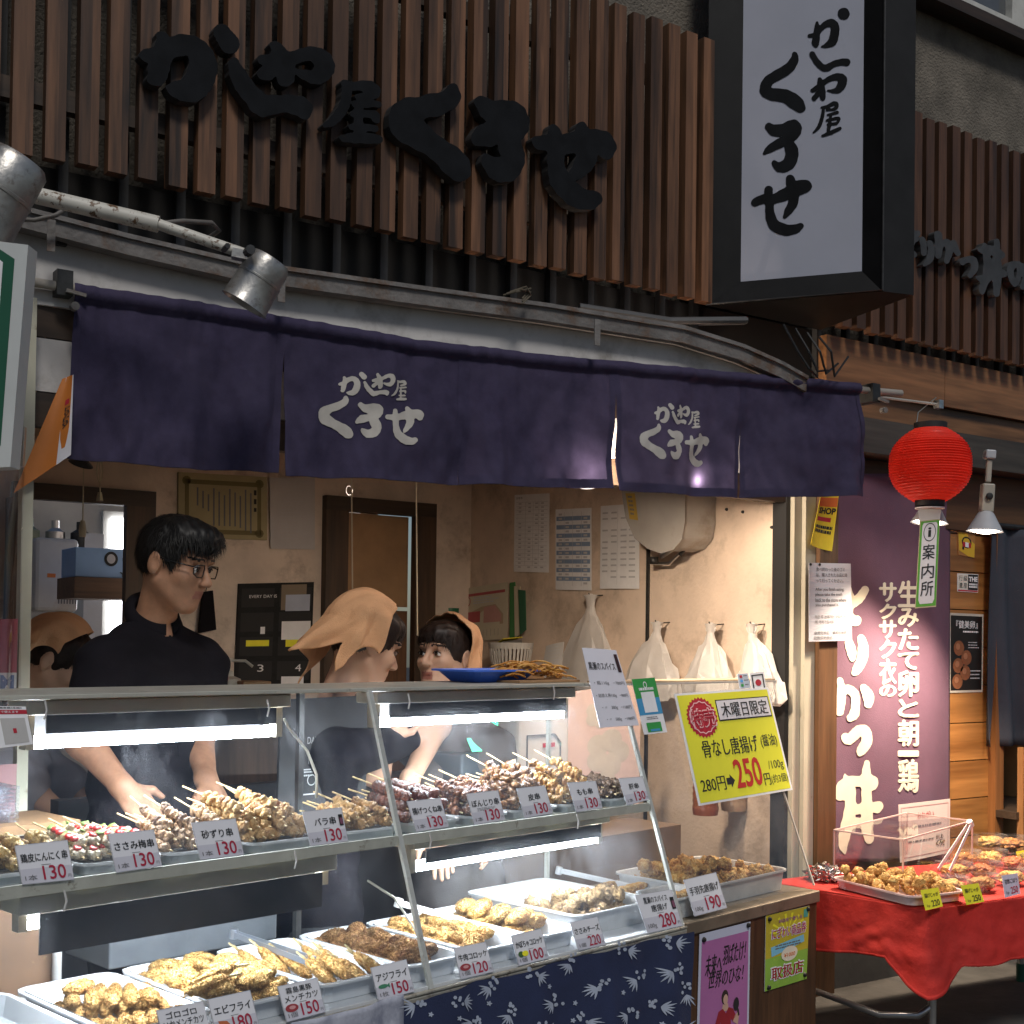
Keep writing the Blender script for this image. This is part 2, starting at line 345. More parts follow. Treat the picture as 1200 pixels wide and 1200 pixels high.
# ------------------------------------------------------------------ signed-distance modelling for bodies and soft shapes
def smin(a, b, k):
    if k <= 0: return np.minimum(a, b)
    h = np.maximum(k-np.abs(a-b), 0)/k; return np.minimum(a, b) - h*h*k*.25
class SDF:
    def __init__(s): s.p = []
    def cap(s, a, b, ra, rb=None, k=.02, op='+'): s.p.append(('c', np.array(a, float), np.array(b, float), ra, ra if rb is None else rb, k, op)); return s
    def ell(s, c, r, k=.02, op='+', rot=None): s.p.append(('e', np.array(c, float), np.array(r, float), None if rot is None else np.array(rot.transposed()), 0, k, op)); return s
    def infl(s, d):
        o = SDF()
        for t, a, b, c, e, k, op in s.p: o.p.append((t, a, b, c+d, e+d, k, op) if t == 'c' else (t, a, b+d, c, e, k, op))
        return o
    def bounds(s):
        lo = np.full(3, 1e9); hi = -lo
        for t, a, b, c, e, k, op in s.p:
            if op == '-': continue
            if t == 'c': r = max(c, e); lo = np.minimum(lo, np.minimum(a, b)-r); hi = np.maximum(hi, np.maximum(a, b)+r)
            else: r = b if c is None else np.full(3, b.max()); lo = np.minimum(lo, a-r); hi = np.maximum(hi, a+r)
        return lo-.03, hi+.03
    def eval(s, ax):
        D = np.full([len(a) for a in ax], .06, np.float32)
        for t, a, b, c, e, k, op in s.p:
            if t == 'c': r = max(c, e); lo = np.minimum(a, b)-r-k-.02; hi = np.maximum(a, b)+r+k+.02
            else: r = b if c is None else np.full(3, b.max()); lo = a-r-k-.02; hi = a+r+k+.02
            sl = tuple(slice(int(np.searchsorted(ax[i], lo[i])), int(np.searchsorted(ax[i], hi[i]))) for i in range(3))
            if any(q.stop <= q.start for q in sl): continue
            X, Y, Z = np.meshgrid(*[ax[i][sl[i]].astype(np.float32) for i in range(3)], indexing='ij', sparse=True)
            if t == 'c':
                d = b-a; l2 = d@d+1e-12; T = np.clip(((X-a[0])*d[0]+(Y-a[1])*d[1]+(Z-a[2])*d[2])/l2, 0, 1)
                q = np.sqrt((X-a[0]-T*d[0])**2+(Y-a[1]-T*d[1])**2+(Z-a[2]-T*d[2])**2) - (c+(e-c)*T)
            else:
                x, y, z = X-a[0], Y-a[1], Z-a[2]
                if c is not None: x, y, z = (c[0, 0]*x+c[0, 1]*y+c[0, 2]*z, c[1, 0]*x+c[1, 1]*y+c[1, 2]*z, c[2, 0]*x+c[2, 1]*y+c[2, 2]*z)
                k0 = np.sqrt((x/b[0])**2+(y/b[1])**2+(z/b[2])**2); k1 = np.sqrt((x/b[0]**2)**2+(y/b[1]**2)**2+(z/b[2]**2)**2)+1e-9
                q = k0*(k0-1)/k1
            if op == '+': D[sl] = smin(D[sl], q, k)
            elif op == '-': D[sl] = -smin(-D[sl], q, k)
        return D
def surface_nets(D, ax):
    nx, ny, nz = D.shape; ins = D < 0
    cnt = np.zeros((nx-1, ny-1, nz-1), np.int8)
    for i in (0, 1):
        for j in (0, 1):
            for k in (0, 1): cnt += ins[i:nx-1+i, j:ny-1+j, k:nz-1+k]
    I, J, K = np.nonzero((cnt > 0) & (cnt < 8)); n = len(I); acc = np.zeros((n, 3)); num = np.zeros(n)
    for axis in range(3):
        for o1 in (0, 1):
            for o2 in (0, 1):
                o = [o1, o2]; o.insert(axis, 0); p = [o[0], o[1], o[2]]; q = list(p); q[axis] = 1
                a = D[I+p[0], J+p[1], K+p[2]]; b = D[I+q[0], J+q[1], K+q[2]]; cr = (a < 0) != (b < 0); t = np.where(cr, a/(a-b+1e-12), 0)
                pos = np.stack([ax[0][I+p[0]], ax[1][J+p[1]], ax[2][K+p[2]]], 1).astype(float)
                nb = ax[axis][np.stack([I, J, K], 1)[:, axis]+1]; pos[:, axis] += t*(nb-pos[:, axis])
                acc[cr] += pos[cr]; num[cr] += 1
    V = acc/np.maximum(num, 1)[:, None]; im = np.full((nx-1, ny-1, nz-1), -1, int); im[I, J, K] = np.arange(n); Fs = []
    for axis in range(3):
        A = ins.take(range(0, ins.shape[axis]-1), axis); B = ins.take(range(1, ins.shape[axis]), axis); o1, o2 = [q for q in range(3) if q != axis]
        ii = np.argwhere(A != B); ok = (ii[:, o1] > 0) & (ii[:, o2] > 0) & (ii[:, o1] < D.shape[o1]-1) & (ii[:, o2] < D.shape[o2]-1); ii = ii[ok]
        c = []
        for a, b in ((0, 0), (-1, 0), (-1, -1), (0, -1)):
            t = ii.copy(); t[:, o1] += a; t[:, o2] += b; c.append(im[t[:, 0], t[:, 1], t[:, 2]])
        f = np.stack(c, 1); fl = A[tuple(ii.T)] ^ (axis == 1); f[fl] = f[fl][:, ::-1]; Fs.append(f)
    return V, np.concatenate(Fs)[:, ::-1]
def sdf_mesh(sd, h=.005, warp=None, clip=None, zsplit=None, hl=.016):
    lo, hi = sd.bounds()
    ax = [np.arange(lo[i], hi[i]+h, h) for i in range(3)]
    if zsplit is not None and zsplit > lo[2]: ax[2] = np.concatenate([np.arange(lo[2], zsplit, hl), np.arange(zsplit, hi[2]+h, h)])
    D = sd.eval(ax)
    X, Y, Z = np.meshgrid(*ax, indexing='ij', sparse=True)
    if warp: D = D + warp(X, Y, Z)
    if clip: D = np.maximum(D, clip(X, Y, Z))
    return surface_nets(D, ax)
# ================================================================== the setting and the shop front
mb = MB(); g = mat('street paving', (.045, .043, .042), .85, .25, 3, bump=.3, bscale=60, dirt=(.05, .05, .05))
mb.add([(-60, -60, 0), (60, -60, 0), (60, 60, 0), (-60, 60, 0)], [(0, 1, 2, 3)], g); obj('ground', mb, kind='structure', origin=(0, 0, 0))
mb = MB(); mb.box((-3, 2.62, .004), (9, 3.40, .13), mat('kerb concrete', (.07, .068, .066), .9, .25, 5, bump=.3, dirt=(.07, .065, .06))); obj('pavement', mb, kind='structure')

_w = hY(1192, 52, 3.46); WZ = _w.z; WX = _w.x+.02
STUC = mat('rough stucco', (.155, .135, .11), .95, .35, 5, bump=1, bscale=90, dirt=(.10, .09, .08), dscale=2)
PLAST = mat('interior plaster', (.66, .55, .46), .85, .12, 4, bump=.2, bscale=50, dirt=(.22, .16, .12), dscale=3, dlo=.56, dhi=.8)
PLASTR = mat('interior plaster right', (.64, .51, .41), .8, .12, 3, bump=.3, bscale=60, dirt=(.28, .21, .15), dscale=3.4, dlo=.50, dhi=.78)
DWOOD = wood('dark brown wood', (.022, .014, .009), (.06, .036, .022), 'X', scale=7)
DWOODZ = wood('dark brown post wood', (.03, .017, .01), (.085, .045, .024), 'Z', scale=7)
WHP = mat('old white paint', (.56, .54, .53), .75, .08, 4, dirt=(.26, .24, .22), dscale=5, dlo=.5, dhi=.75, bump=.1, bscale=40)
CREAM = mat('cream painted steel', (.42, .39, .31), .5, .08, 6, dirt=(.30, .26, .18), dscale=14, dlo=.62, dhi=.72)
FLOORM = mat('interior floor', (.12, .11, .10), .6, .2, 6)

B = thing('shop_building', 'dark stucco building with an open counter on the left and wood siding on the right', 'building', (2.2, 3.46, 0))
def bx(name, lo, hi, m, **k): b = MB(); b.box(lo, hi, m); return obj(name, b, B, **k)
bx('upper_wall', (-3, 3.46, 2.45), (4.2, 3.75, 7.5), STUC); bx('upper_wall', (4.2, 3.46, 2.45), (10, 3.75, WZ), STUC)
bx('upper_wall', (4.2, 3.46, 5.4), (10, 3.75, 7.5), STUC); bx('upper_wall', (WX, 3.46, WZ), (10, 3.75, 5.4), STUC)
# upper window
wn = MB(); AL = mat('aluminium frame', (.55, .54, .50), .4, .1, 9, dirt=(.25, .23, .2))
x0, x1, z0, z1 = 4.2, WX, WZ+.005, 5.4
for lo, hi in (((x0, 3.43, z0), (x1, 3.5, z0+.075)), ((x0, 3.43, z1-.06), (x1, 3.5, z1)), ((x0, 3.431, z0+.075), (x0+.06, 3.499, z1-.06)), ((x1-.10, 3.431, z0+.075), (x1-.002, 3.499, z1-.06))): wn.box(lo, hi, AL)
wo = obj('window', wn, B)
wp = MB(); wp.box((x0+.06, 3.465, z0+.075), (x1-.10, 3.475, z1-.06), mat('window glass', (.08, .085, .09), .08, .3, 2, spec=.9)); obj('pane', wp, wo)
wp = MB(); wp.box((x0-.06, 3.36, z0-.05), (x1+.05, 3.46, z0-.002), DWOOD); obj('sill', wp, wo)
# interior of the counter shop
bx('side_wall', (.40, 3.46, 0), (.5, 5.67, 2.45), PLAST); 
bx('ceiling', (-.4, 3.46, 2.42), (3.6, 5.77, 2.449), PLAST); bx('floor', (-.4, 3.2, .002), (3.6, 8.2, .03), FLOORM)
bx('back_wall', (.5, 5.67, 0), (1.30, 5.77, 2.42), PLAST); bx('back_wall', (1.30, 5.67, 2.07), (1.81, 5.77, 2.42), PLAST)
bx('back_wall', (1.81, 5.67, 0), (2.78, 5.77, 2.42), PLAST); bx('back_wall', (2.78, 5.67, 2.14), (3.30, 5.77, 2.42), PLAST); bx('back_wall', (3.30, 5.67, 0), (3.6, 5.77, 2.42), PLAST)
bx('back_wall', (.3, 7.2, 0), (3.0, 7.3, 2.2), mat('kitchen wall', (.62, .60, .56), .7, .1, 4)); bx('side_wall', (3.0, 5.77, 0), (3.1, 7.2, 2.2), PLAST); bx('side_wall', (.2, 5.77, 0), (.3, 7.2, 2.42), PLAST)
bx('side_wall', (3.6, 3.50, 0), (3.72, 5.77, 2.449), PLASTR)
b = MB(); b.box((3.59, 4.225, 0), (3.6, 4.24, 1.9), DARKM); obj('panel_joint', b, B)
# door frames inside
b = MB(); b.box((1.29, 5.62, 2.03), (1.90, 5.67, 2.10), DWOOD); b.box((1.77, 5.62, 0), (1.90, 5.669, 2.03), DWOODZ); b.box((1.27, 5.62, 0), (1.33, 5.669, 2.03), DWOODZ); obj('door_frame', b, B)
b = MB(); b.box((2.74, 5.62, 2.08), (3.36, 5.67, 2.15), DWOOD); b.box((2.74, 5.62, 0), (2.86, 5.669, 2.08), DWOODZ); b.box((3.24, 5.62, 0), (3.36, 5.669, 2.08), DWOODZ); obj('door_frame', b, B)
TAN = mat('tan board', (.34, .20, .10), .6, .15, 5); b = MB(); b.box((2.86, 5.70, 1.62), (3.24, 5.72, 2.08), TAN); b.box((2.86, 5.70, 0), (3.24, 5.725, 1.60), wood('door brown', (.10, .045, .02), (.2, .09, .04), 'Z')); obj('door', b, B, label='brown door with a lighter tan panel at the top')
# front posts and lintel
b = MB(); b.box((.785, 3.33, 0), (.812, 3.37, 2.3), mat('cream post', (.48, .46, .36), .6, .08, 6, dirt=(.25, .2, .12), dscale=12, dlo=.62, dhi=.7)); obj('post', b, B, label='narrow cream post')
b = MB(); b.box((3.565, 3.40, 0), (3.585, 3.47, 2.44), BLACK); b.box((3.588, 3.38, 0), (3.625, 3.46, 2.44), CREAM); b.box((3.628, 3.36, 0), (3.682, 3.45, 2.44), CREAM); obj('post', b, B, label='pale metal track post')
b = MB(); b.box((3.685, 3.34, 0), (3.785, 3.455, 2.44), wood('brown corner post', (.05, .022, .008), (.15, .07, .028), 'Z', scale=6)); obj('post', b, B, label='dark brown wooden post')
b = MB(); b.box((.3, 3.40, 2.22), (3.6, 3.455, 2.44), DWOOD); b.box((.3, 3.402, 2.08), (3.6, 3.45, 2.217), WHP); b.box((.3, 3.404, 1.99), (3.6, 3.448, 2.077), DWOOD); obj('lintel', b, B)
b = MB(); b.box((-3, 3.40, 2.443), (3.7, 3.459, 2.66), mat('recess shade', (.018, .016, .015), .9)); obj('soffit', b, B)  # near-black strip puts the shade of the recess under the slats into colour
b = MB(); b.box((-2, 3.32, 0), (.36, 3.46, 2.3), mat('grey side shutter', (.20, .20, .20), .6, .2, 4)); obj('shutter', b, B)
# second shop: fascia boards, siding, dark interior
BRD = wood('fascia boards', (.07, .032, .013), (.30, .14, .06), 'X', scale=6, rough=.45)
b = MB()
p = hY(1010, 413, 3.36); zt = 2.63
b.box((3.70, 3.33, 2.44), (4.405, 3.40, 2.632), BRD); b.box((4.41, 3.332, 2.44), (6.4, 3.402, 2.632), BRD); b.box((3.70, 3.36, 2.335), (6.4, 3.41, 2.437), BRD)
obj('fascia_board', b, B)
b = MB(); b.box((3.70, 3.30, 2.20), (6.4, 3.40, 2.333), wood('old grey beam', (.03, .026, .022), (.085, .072, .06), 'X', scale=6)); obj('beam', b, B)
b = MB(); b.box((3.79, 3.42, 1.95), (6.4, 3.459, 2.197), wood('brown header', (.05, .022, .009), (.14, .064, .026), 'X', scale=6)); obj('header', b, B)
SID = wood('orange brown siding', (.17, .066, .016), (.42, .19, .055), 'X', pitch=.1615, axis=2, rough=.4, scale=5, vary=.18, coat=.2)
b = MB()
for k in range(13): b.box((4.50, 3.435, k*.1615), (4.86, 3.459, k*.1615+.157), SID)
b.box((3.79, 3.437, 0), (4.50, 3.459, 1.95), DWOODZ); obj('siding', b, B)
b = MB(); b.box((4.862, 3.40, 0), (4.92, 3.459, 1.95), wood('orange door post', (.16, .06, .016), (.34, .145, .045), 'Z', scale=6)); obj('door_post', b, B)
b = MB(); b.box((3.9, 5.6, 0), (8.5, 5.7, 2.45), mat('brown inner wall', (.09, .05, .03), .8, .3, 3)); obj('back_wall', b, B)
b = MB(); b.box((3.73, 3.5, 2.46), (8.5, 5.6, 2.5), DARKM); obj('ceiling', b, B)
b = MB(); b.box((3.73, 3.38, .13), (4.86, 3.434, .52), mat('grey plinth', (.06, .06, .063), .8, .2, 4, bump=.2)); obj('plinth', b, B)
b = MB(); b.box((5.5, 3.5, .004), (5.55, 4.4, 1.95), mat('counter front inside', (.35, .2, .1), .6, .2, 4)); b.box((5.0, 4.3, .004), (7.5, 4.36, .80), DWOODZ); obj('inner_partition', b, B)

# ------------------------------------------------------------------ brush glyphs (traced off the curtain; y down)
GL = {
'か': [[(312,158,14),(345,150,20),(390,118,22),(435,115,24),(460,150,27),(455,200,29),(430,240,27),(395,246,20),(375,242,9)], [(352,95,11),(358,125,19),(346,172,22),(338,215,18),(330,222,14)]],
'点': [[(500,72,21),(522,100,25)]],
'し': [[(528,150,13),(545,190,20),(580,232,22),(612,257,24),(660,246,18),(722,246,22),(730,258,18)]],
'わ': [[(640,80,13),(655,110,20),(665,150,24),(668,188,20),(664,200,14)], [(605,135,14),(640,130,18),(690,115,16),(740,92,18),(775,105,23),(782,140,22),(758,173,19),(725,170,13),(700,160,7)], [(645,150,14),(612,180,18),(604,186,13)]],
'屋': [[(830,140,8),(860,145,11),(905,140,14),(916,162,12),(870,178,8)], [(838,148,10),(832,205,12),(802,258,11),(775,278,5)], [(860,200,8),(925,192,8)], [(858,232,8),(915,225,9),(920,242,8)], [(872,205,9),(870,300,11)], [(850,272,7),(915,268,9)], [(828,310,9),(880,303,14),(925,300,11)]],
'く': [[(362,290,20),(355,325,30),(300,360,36),(220,388,38),(165,425,52),(165,470,55),(225,510,46),(290,548,40),(350,590,48),(385,625,42),(402,650,20)]],
'ろ': [[(490,360,25),(540,392,38),(610,392,46),(650,402,46),(640,440,48),(575,476,32),(510,490,38),(462,517,17)], [(600,470,36),(625,530,44),(640,575,40),(610,620,42),(560,628,38),(520,602,22),(508,585,11)]],
'せ': [[(740,475,24),(800,475,28),(860,470,32),(950,445,40),(1040,445,42),(1050,475,30)], [(812,415,20),(818,470,28),(820,560,30),(840,630,38),(900,685,40),(960,702,34),(1000,690,26)], [(940,390,22),(955,440,36),(962,510,38),(942,555,30),(905,600,18),(895,615,7)]],
}
GM = {k: stroke_mesh(v, 44, .18) for k, v in GL.items()}
GMB = {k: stroke_mesh([[(x, y, r_*(1.28 if k != '屋' else 1.15)+1.5) for x, y, r_ in st] for st in v], 46, .3) for k, v in GL.items()}

# ------------------------------------------------------------------ slatted cladding with the raised shop name
PITCH = .0782
SLATM = wood('red brown slat wood', (.022, .011, .006), (.185, .086, .042), 'Z', pitch=PITCH, axis=0, rough=.55, scale=7, vary=.5)
def slat_screen(x0, n, pitch, z0, z1, m, label, x_end):
    r = thing('slat_screen', label, 'cladding', ((x0+x_end)/2, 3.3, z0))
    b = MB(); cx = ORG[r.name].x
    for i in range(n):
        x = x0 + i*pitch; j = R.uniform(-.002, .002); b.box((x+j, 3.266+R.uniform(-.004, .004), z0+R.uniform(-.004, .004)), (x+.0495+j, 3.30, z1+R.uniform(-.006, .006)), m)
    obj('slats', b, r)
    b = MB()
    for z in (z0+.14, z1-.2): b.box((x0-.02, 3.301, z), (x_end, 3.335, z+.055), DWOOD)
    obj('rail', b, r)
    b = MB()
    for i in range(0, n, 2): b.box((x0+i*pitch+.06, 3.37, z0-.18), (x0+i*pitch+.085, 3.395, z1-.05), mat('grey stud', (.028, .028, .03), .6, .3, 9))
    obj('stud', b, r); return r
s1 = slat_screen(.73-3*PITCH, 33, PITCH, 2.637, 3.552, SLATM, 'reddish brown slatted timber screen over the counter with large black raised lettering', 3.06)
LETM = mat('black letter paint', (.008, .009, .011), .8, .3, 14, spec=.15); LETS = mat('black letter edge', (.02, .019, .019), .7, .3, 14)
def slat_letter(r, ch, bb, keys, shear=.12, Y=3.225, depth=.034, mm=LETM):
    P = np.concatenate([GMB[k][0] for k in keys]); lo, hi = P.min(0), P.max(0); b = MB(); x0, y0, x1, y1 = bb; sy = shear*(x1-x0)
    for k in keys:
        V, Fc = GMB[k]
        def place(x, y):
            u = (x-lo[0])/(hi[0]-lo[0]); v = (y-lo[1])/(hi[1]-lo[1]); px = x0+(x1-x0)*u; return hY(px, y0+sy*.35+(y1-y0-sy*.7)*v+sy*(u-.5), Y)
        raise_letter(b, V, Fc, place, (0, -1, 0), depth, mm, LETS)
    return obj('letter', b, r)
for ch, bb in (('か', (163, 35, 255, 122)), ('点', (250, 27, 281, 64)), ('し', (267, 68, 367, 143)), ('わ', (301, 47, 393, 107)), ('屋', (378, 89, 449, 171)), ('く', (456, 90, 552, 213)), ('ろ', (552, 112, 621, 217)), ('せ', (623, 137, 723, 249))):
    slat_letter(s1, ch, bb, [ch])
SLAT2 = wood('brown slat wood right', (.026, .012, .007), (.125, .056, .028), 'Z', pitch=.081, axis=0, rough=.55, scale=8, vary=.25)
s2 = slat_screen(3.63, 38, .081, 2.655, 3.562, SLAT2, 'darker slatted timber screen over the right-hand shop with smaller grey raised lettering', 6.7)
GR = mat('grey letter paint', (.045, .047, .05), .6, .25, 14)
SG = {'り': [[(305,305,26),(318,350,28),(320,425,24)], [(372,335,24),(388,400,30),(370,480,32),(325,525,16)]],
 'か': [[(445,262,34),(455,350,36),(448,445,28)], [(425,360,18),(470,345,28),(525,335,34),(545,400,34),(520,495,24)], [(582,335,26),(618,425,26)]],
 'っ': [[(660,505,26),(705,480,28),(755,490,34),(765,560,32),(728,622,22)]],
 '丼': [[(962,318,24),(962,450,34),(968,620,40),(958,780,28)], [(852,350,20),(878,480,34),(872,620,38),(835,740,30),(835,775,18)], [(800,395,14),(850,400,36),(900,395,40),(1000,440,36)], [(795,640,20),(860,655,40),(920,610,34),(1025,605,32)]],
 'の': [[(1150,520,26),(1095,535,34),(1080,600,30),(1120,700,22),(1158,620,24),(1165,540,26),(1200,560,34),(1222,640,34),(1190,720,26)]],
 'と': [[(225,240,24),(250,300,28)], [(265,250,26),(215,330,28),(200,400,30),(235,440,26)]],
 'お': [[(1260,640,26),(1330,620,30)], [(1290,560,24),(1300,700,30),(1270,760,26)], [(1300,690,24),(1360,680,30),(1370,760,28)]]}
for k, st in SG.items():
    V, Fc = stroke_mesh(st, 34, .15); b = MB(); raise_letter(b, V, Fc, lambda x, y: hY(1040+x/7.5, 240+y/7.5, 3.232), (0, -1, 0), .03, GR); obj('letter', b, s2)

# ------------------------------------------------------------------ projecting light-box sign
zb, zt = 2.632, 4.35; D_ = Vector((3.052, 3.30, 0)); A_ = Vector((3.395, 2.815, 0)); B_ = Vector((3.515, 2.783, 0)); E_ = Vector((3.63, 3.30, 0))
sg = thing('projecting_sign', 'tall white projecting sign with a black frame and black brush lettering', 'sign', ((D_+A_+B_+E_)/4 + Vector((0, 0, zb))))
SBK = mat('black sign frame', (.006, .006, .0065), .5, .3, 10, spec=.2, dirt=(.014, .014, .014)); e = (A_-D_).normalized(); fn = Vector((e.y, -e.x, 0))
if fn.dot(CAM-D_) < 0: fn = -fn
z3 = Vector((0, 0, 1)); H = lambda p, z: Vector((p.x, p.y, z))
pl = D_ - fn*.035
hP = lambda px, py: hit(px, py, pl, fn)
pq = [hP(868, 328), hP(1010, 320)]; sL = (pq[0]-D_).dot(e); sR = (pq[1]-D_).dot(e); pz = (pq[0].z+pq[1].z)/2
inn = lambda s_, z: D_ + e*s_ - fn*.035 + z3*z
b = MB(); L_ = (A_-D_).length
o = [H(D_, zb), H(A_, zb), H(A_, zt), H(D_, zt)]; i_ = [inn(sL, pz), inn(sR, pz), inn(sR, zt-.12), inn(sL, zt-.12)]
for k in range(4): b.add([o[k], o[(k+1) % 4], i_[(k+1) % 4], i_[k]], [(0, 1, 2, 3)], SBK)
b.add([H(A_, zb), H(B_, zb), H(B_, zt), H(A_, zt)], [(0, 1, 2, 3)], mat('dark grey sign face', (.012, .012, .013), .6, .25, 8, spec=.25)); b.add([H(B_, zb), H(E_, zb), H(E_, zt), H(B_, zt)], [(0, 1, 2, 3)], SBK)
b.add([H(q, zb) for q in (D_, A_, B_, E_)], [(3, 2, 1, 0)], SBK); b.add([H(q, zt) for q in (D_, A_, B_, E_)], [(0, 1, 2, 3)], SBK)
obj('frame', b, sg)
b = MB(); b.tube([H(D_, zb+.004), H(A_, zb+.004), H(A_, zt)], .004, DARKM, 6); obj('trim', b, sg)
b = MB(); b.add(i_, [(0, 1, 2, 3)], mat('white acrylic panel', (.39, .405, .48), .5, .04, 3, dirt=(.31, .32, .375), dscale=4, dlo=.6, dhi=.85)); pn = obj('panel', b, sg)
SGL = [[[(630,338,18),(690,322,24),(760,245,28),(830,215,38),(868,255,42),(862,330,42),(845,390,42),(795,425,26),(742,440,8)], [(700,215,14),(702,260,26),(695,340,34),(686,400,36),(688,428,22)], [(950,130,56)]],
 [[(655,510,28),(690,570,30),(740,625,32),(790,640,34),(850,605,30),(920,585,32),(978,585,36)]],
 [[(725,745,20),(735,800,34),(745,860,36),(755,920,26)], [(658,850,20),(720,810,26),(800,750,26),(880,722,34),(938,740,42),(930,800,42),(895,845,32),(850,855,20),(800,850,8)], [(720,865,24),(672,925,24)]],
 [[(740,1010,10),(800,1000,18),(860,970,20),(885,985,20),(870,1020,16),(790,1035,10)], [(762,1020,14),(748,1100,18),(718,1190,18),(665,1245,8)], [(800,1080,11),(890,1055,16)], [(790,1130,11),(900,1110,17),(892,1150,12)], [(830,1080,12),(815,1180,18),(805,1225,16)], [(750,1275,12),(830,1245,20),(915,1205,16)], [(800,1172,12),(880,1158,16)]],
 [[(488,512,26),(490,560,40),(435,640,50),(340,700,50),(245,760,50),(215,850,55),(285,888,60),(400,900,64),(495,960,70),(545,1010,50)]],
 [[(250,1190,38),(300,1225,55),(400,1215,60),(480,1180,60),(495,1230,60),(435,1300,50),(340,1350,45),(260,1395,38),(205,1440,15)], [(420,1320,40),(455,1390,60),(465,1460,62),(430,1540,60),(350,1570,48),(300,1530,26)]],
 [[(120,1900,38),(200,1865,45),(300,1865,48),(430,1810,60),(540,1760,70),(595,1745,58)], [(245,1785,42),(252,1900,40),(262,2020,46),(300,2110,55),(400,2155,55),(490,2150,45),(545,2120,30)], [(450,1680,42),(465,1780,50),(480,1890,48),(430,1980,38),(395,2035,16)]]]
b = MB()
for st in SGL:
    V, Fc = stroke_mesh(st, 44, .15); b.add([hP(870+x/8, y/8) + fn*.0015 for x, y in V], Fc, LETM)
obj('lettering', b, pn)
b = MB(); b.tube([(3.10, 3.40, 2.60), (3.14, 3.20, 2.57), (3.05, 3.1, 2.54), (2.8, 3.2, 2.52), (2.5, 3.30, 2.54)], .012, mat('grey conduit', (.07, .07, .072), .5), 8)
obj('cable_conduit', b, None, 'grey flexible conduit running under the projecting sign', 'conduit', origin=(2.8, 3.2, 2.52))

# ------------------------------------------------------------------ eave: gutter and white fascia
aw = thing('awning', 'weathered eave with a rusty pale gutter over a white fascia', 'awning', NL + NE*1.3 + Vector((0, 0, 2.3)))
GUT = mat('rusty gutter paint', (.17, .158, .15), .7, .25, 9, dirt=(.13, .075, .045), dscale=11, dlo=.5, dhi=.66, bump=.4, bscale=60)
gp = [(-120, 205), (17, 240), (150, 275), (283, 306), (333, 313), (480, 334), (640, 356), (800, 382), (870, 404), (915, 424), (945, 441)]
P = [hN(x, y, .03) for x, y in gp]; b = MB()
for a, c in zip(P[:-1], P[1:]):
    f = NN*0; up = Vector((0, 0, .052))
    b.hexa([a-up-NN*.06, c-up-NN*.06, c-up, a-up, a-NN*.06, c-NN*.06, c+NN*.004, a+NN*.004], GUT)
    b.hexa([a-Vector((0, 0, .012))+NN*.002, c-Vector((0, 0, .012))+NN*.002, c-Vector((0, 0, .012))+NN*.012, a-Vector((0, 0, .012))+NN*.012, a+NN*.002, c+NN*.002, c+NN*.012, a+NN*.012], GUT)
obj('gutter', b, aw)
b = MB(); q = [a-Vector((0, 0, .045))-NN*.052 for a in P]
for a, c in zip(q[:-1], q[1:]):
    za, zc = 2.30, 2.30
    b.hexa([Vector((a.x, a.y, za))-NN*.02, Vector((c.x, c.y, zc))-NN*.02, Vector((c.x, c.y, zc)), Vector((a.x, a.y, za)), a-NN*.02, c-NN*.02, c, a], WHP)
obj('fascia', b, aw)
for x in (60, 330, 700):
    b = MB(); a = hN(x, 20+np.interp(x, [g_[0] for g_ in gp], [g_[1] for g_ in gp]), .075); b.bar(a+Vector((0, 0, .03)), a-Vector((0, 0, .05)), .02, .004, GUT, NN)
    obj('gutter_strap', b, aw)

# ------------------------------------------------------------------ navy curtain
def interp(pts, x): return float(np.interp(x, [p[0] for p in pts], [p[1] for p in pts]))
NT = [(80, 331), (200, 350), (333, 371), (480, 397), (640, 416), (800, 431), (1020, 451)]; NB_ = [(78, 536), (200, 549), (330, 553), (338, 557), (540, 567), (640, 571), (715, 573), (722, 576), (870, 583), (1020, 581)]
def nwave(px, v):
    s = px/60.0
    f = .0085*math.sin(s*2.1+1.3*math.sin(s*.7)) + .005*math.sin(s*5.3+v*1.5) + .012*mnoise.noise((s*.9, v*1.6, 3.1)) + .004*mnoise.noise((s*3, v*5, 1.7))
    f += .010*mnoise.noise((s*2.4+v*1.8, v*2.2-s*.3, 5.5)) + .0045*mnoise.noise((s*5-v*3, v*3+s, 8.8))
    g_ = .0035*math.sin(s*15+2*math.sin(s*3.3))*max(0, 1-v*1.9)
    return f*(.5+v*1.5) + g_ + .006*mnoise.noise((s*6, v*9, 7))*.5 + .02*max(0, 1-abs(v-.045)/.055)**.5*(1 if v < .1 else .0)
def npt(px, py, off=0.0):
    t, bt = interp(NT, px), interp(NB_, px); v = (py-t)/(bt-t); return hN(px, py, .012) + NN*(nwave(px, v)+off)
NAVY = mat('navy cotton', (.054, .045, .092), .9, .10, 40, spec=.2, bump=.3, bscale=420, dirt=(.070, .060, .108), dscale=4, dlo=.4, dhi=.9, transl=.14)
CREAMP = mat('cream dyed lettering', (.50, .47, .43), .9, .06, 30)
nr = thing('shop_curtain', 'long navy blue shop curtain of five panels with cream brush lettering', 'curtain', NL + NE*1.5 + Vector((0, 0, 1.95)))
PAN = [(87, 334.8, 80, 330), (333.8, 545.8, 337.5, 543), (544.8, 719.2, 543.5, 714.5), (718.2, 873, 720.5, 868), (872, 1006, 871, 1018)]
pans = []
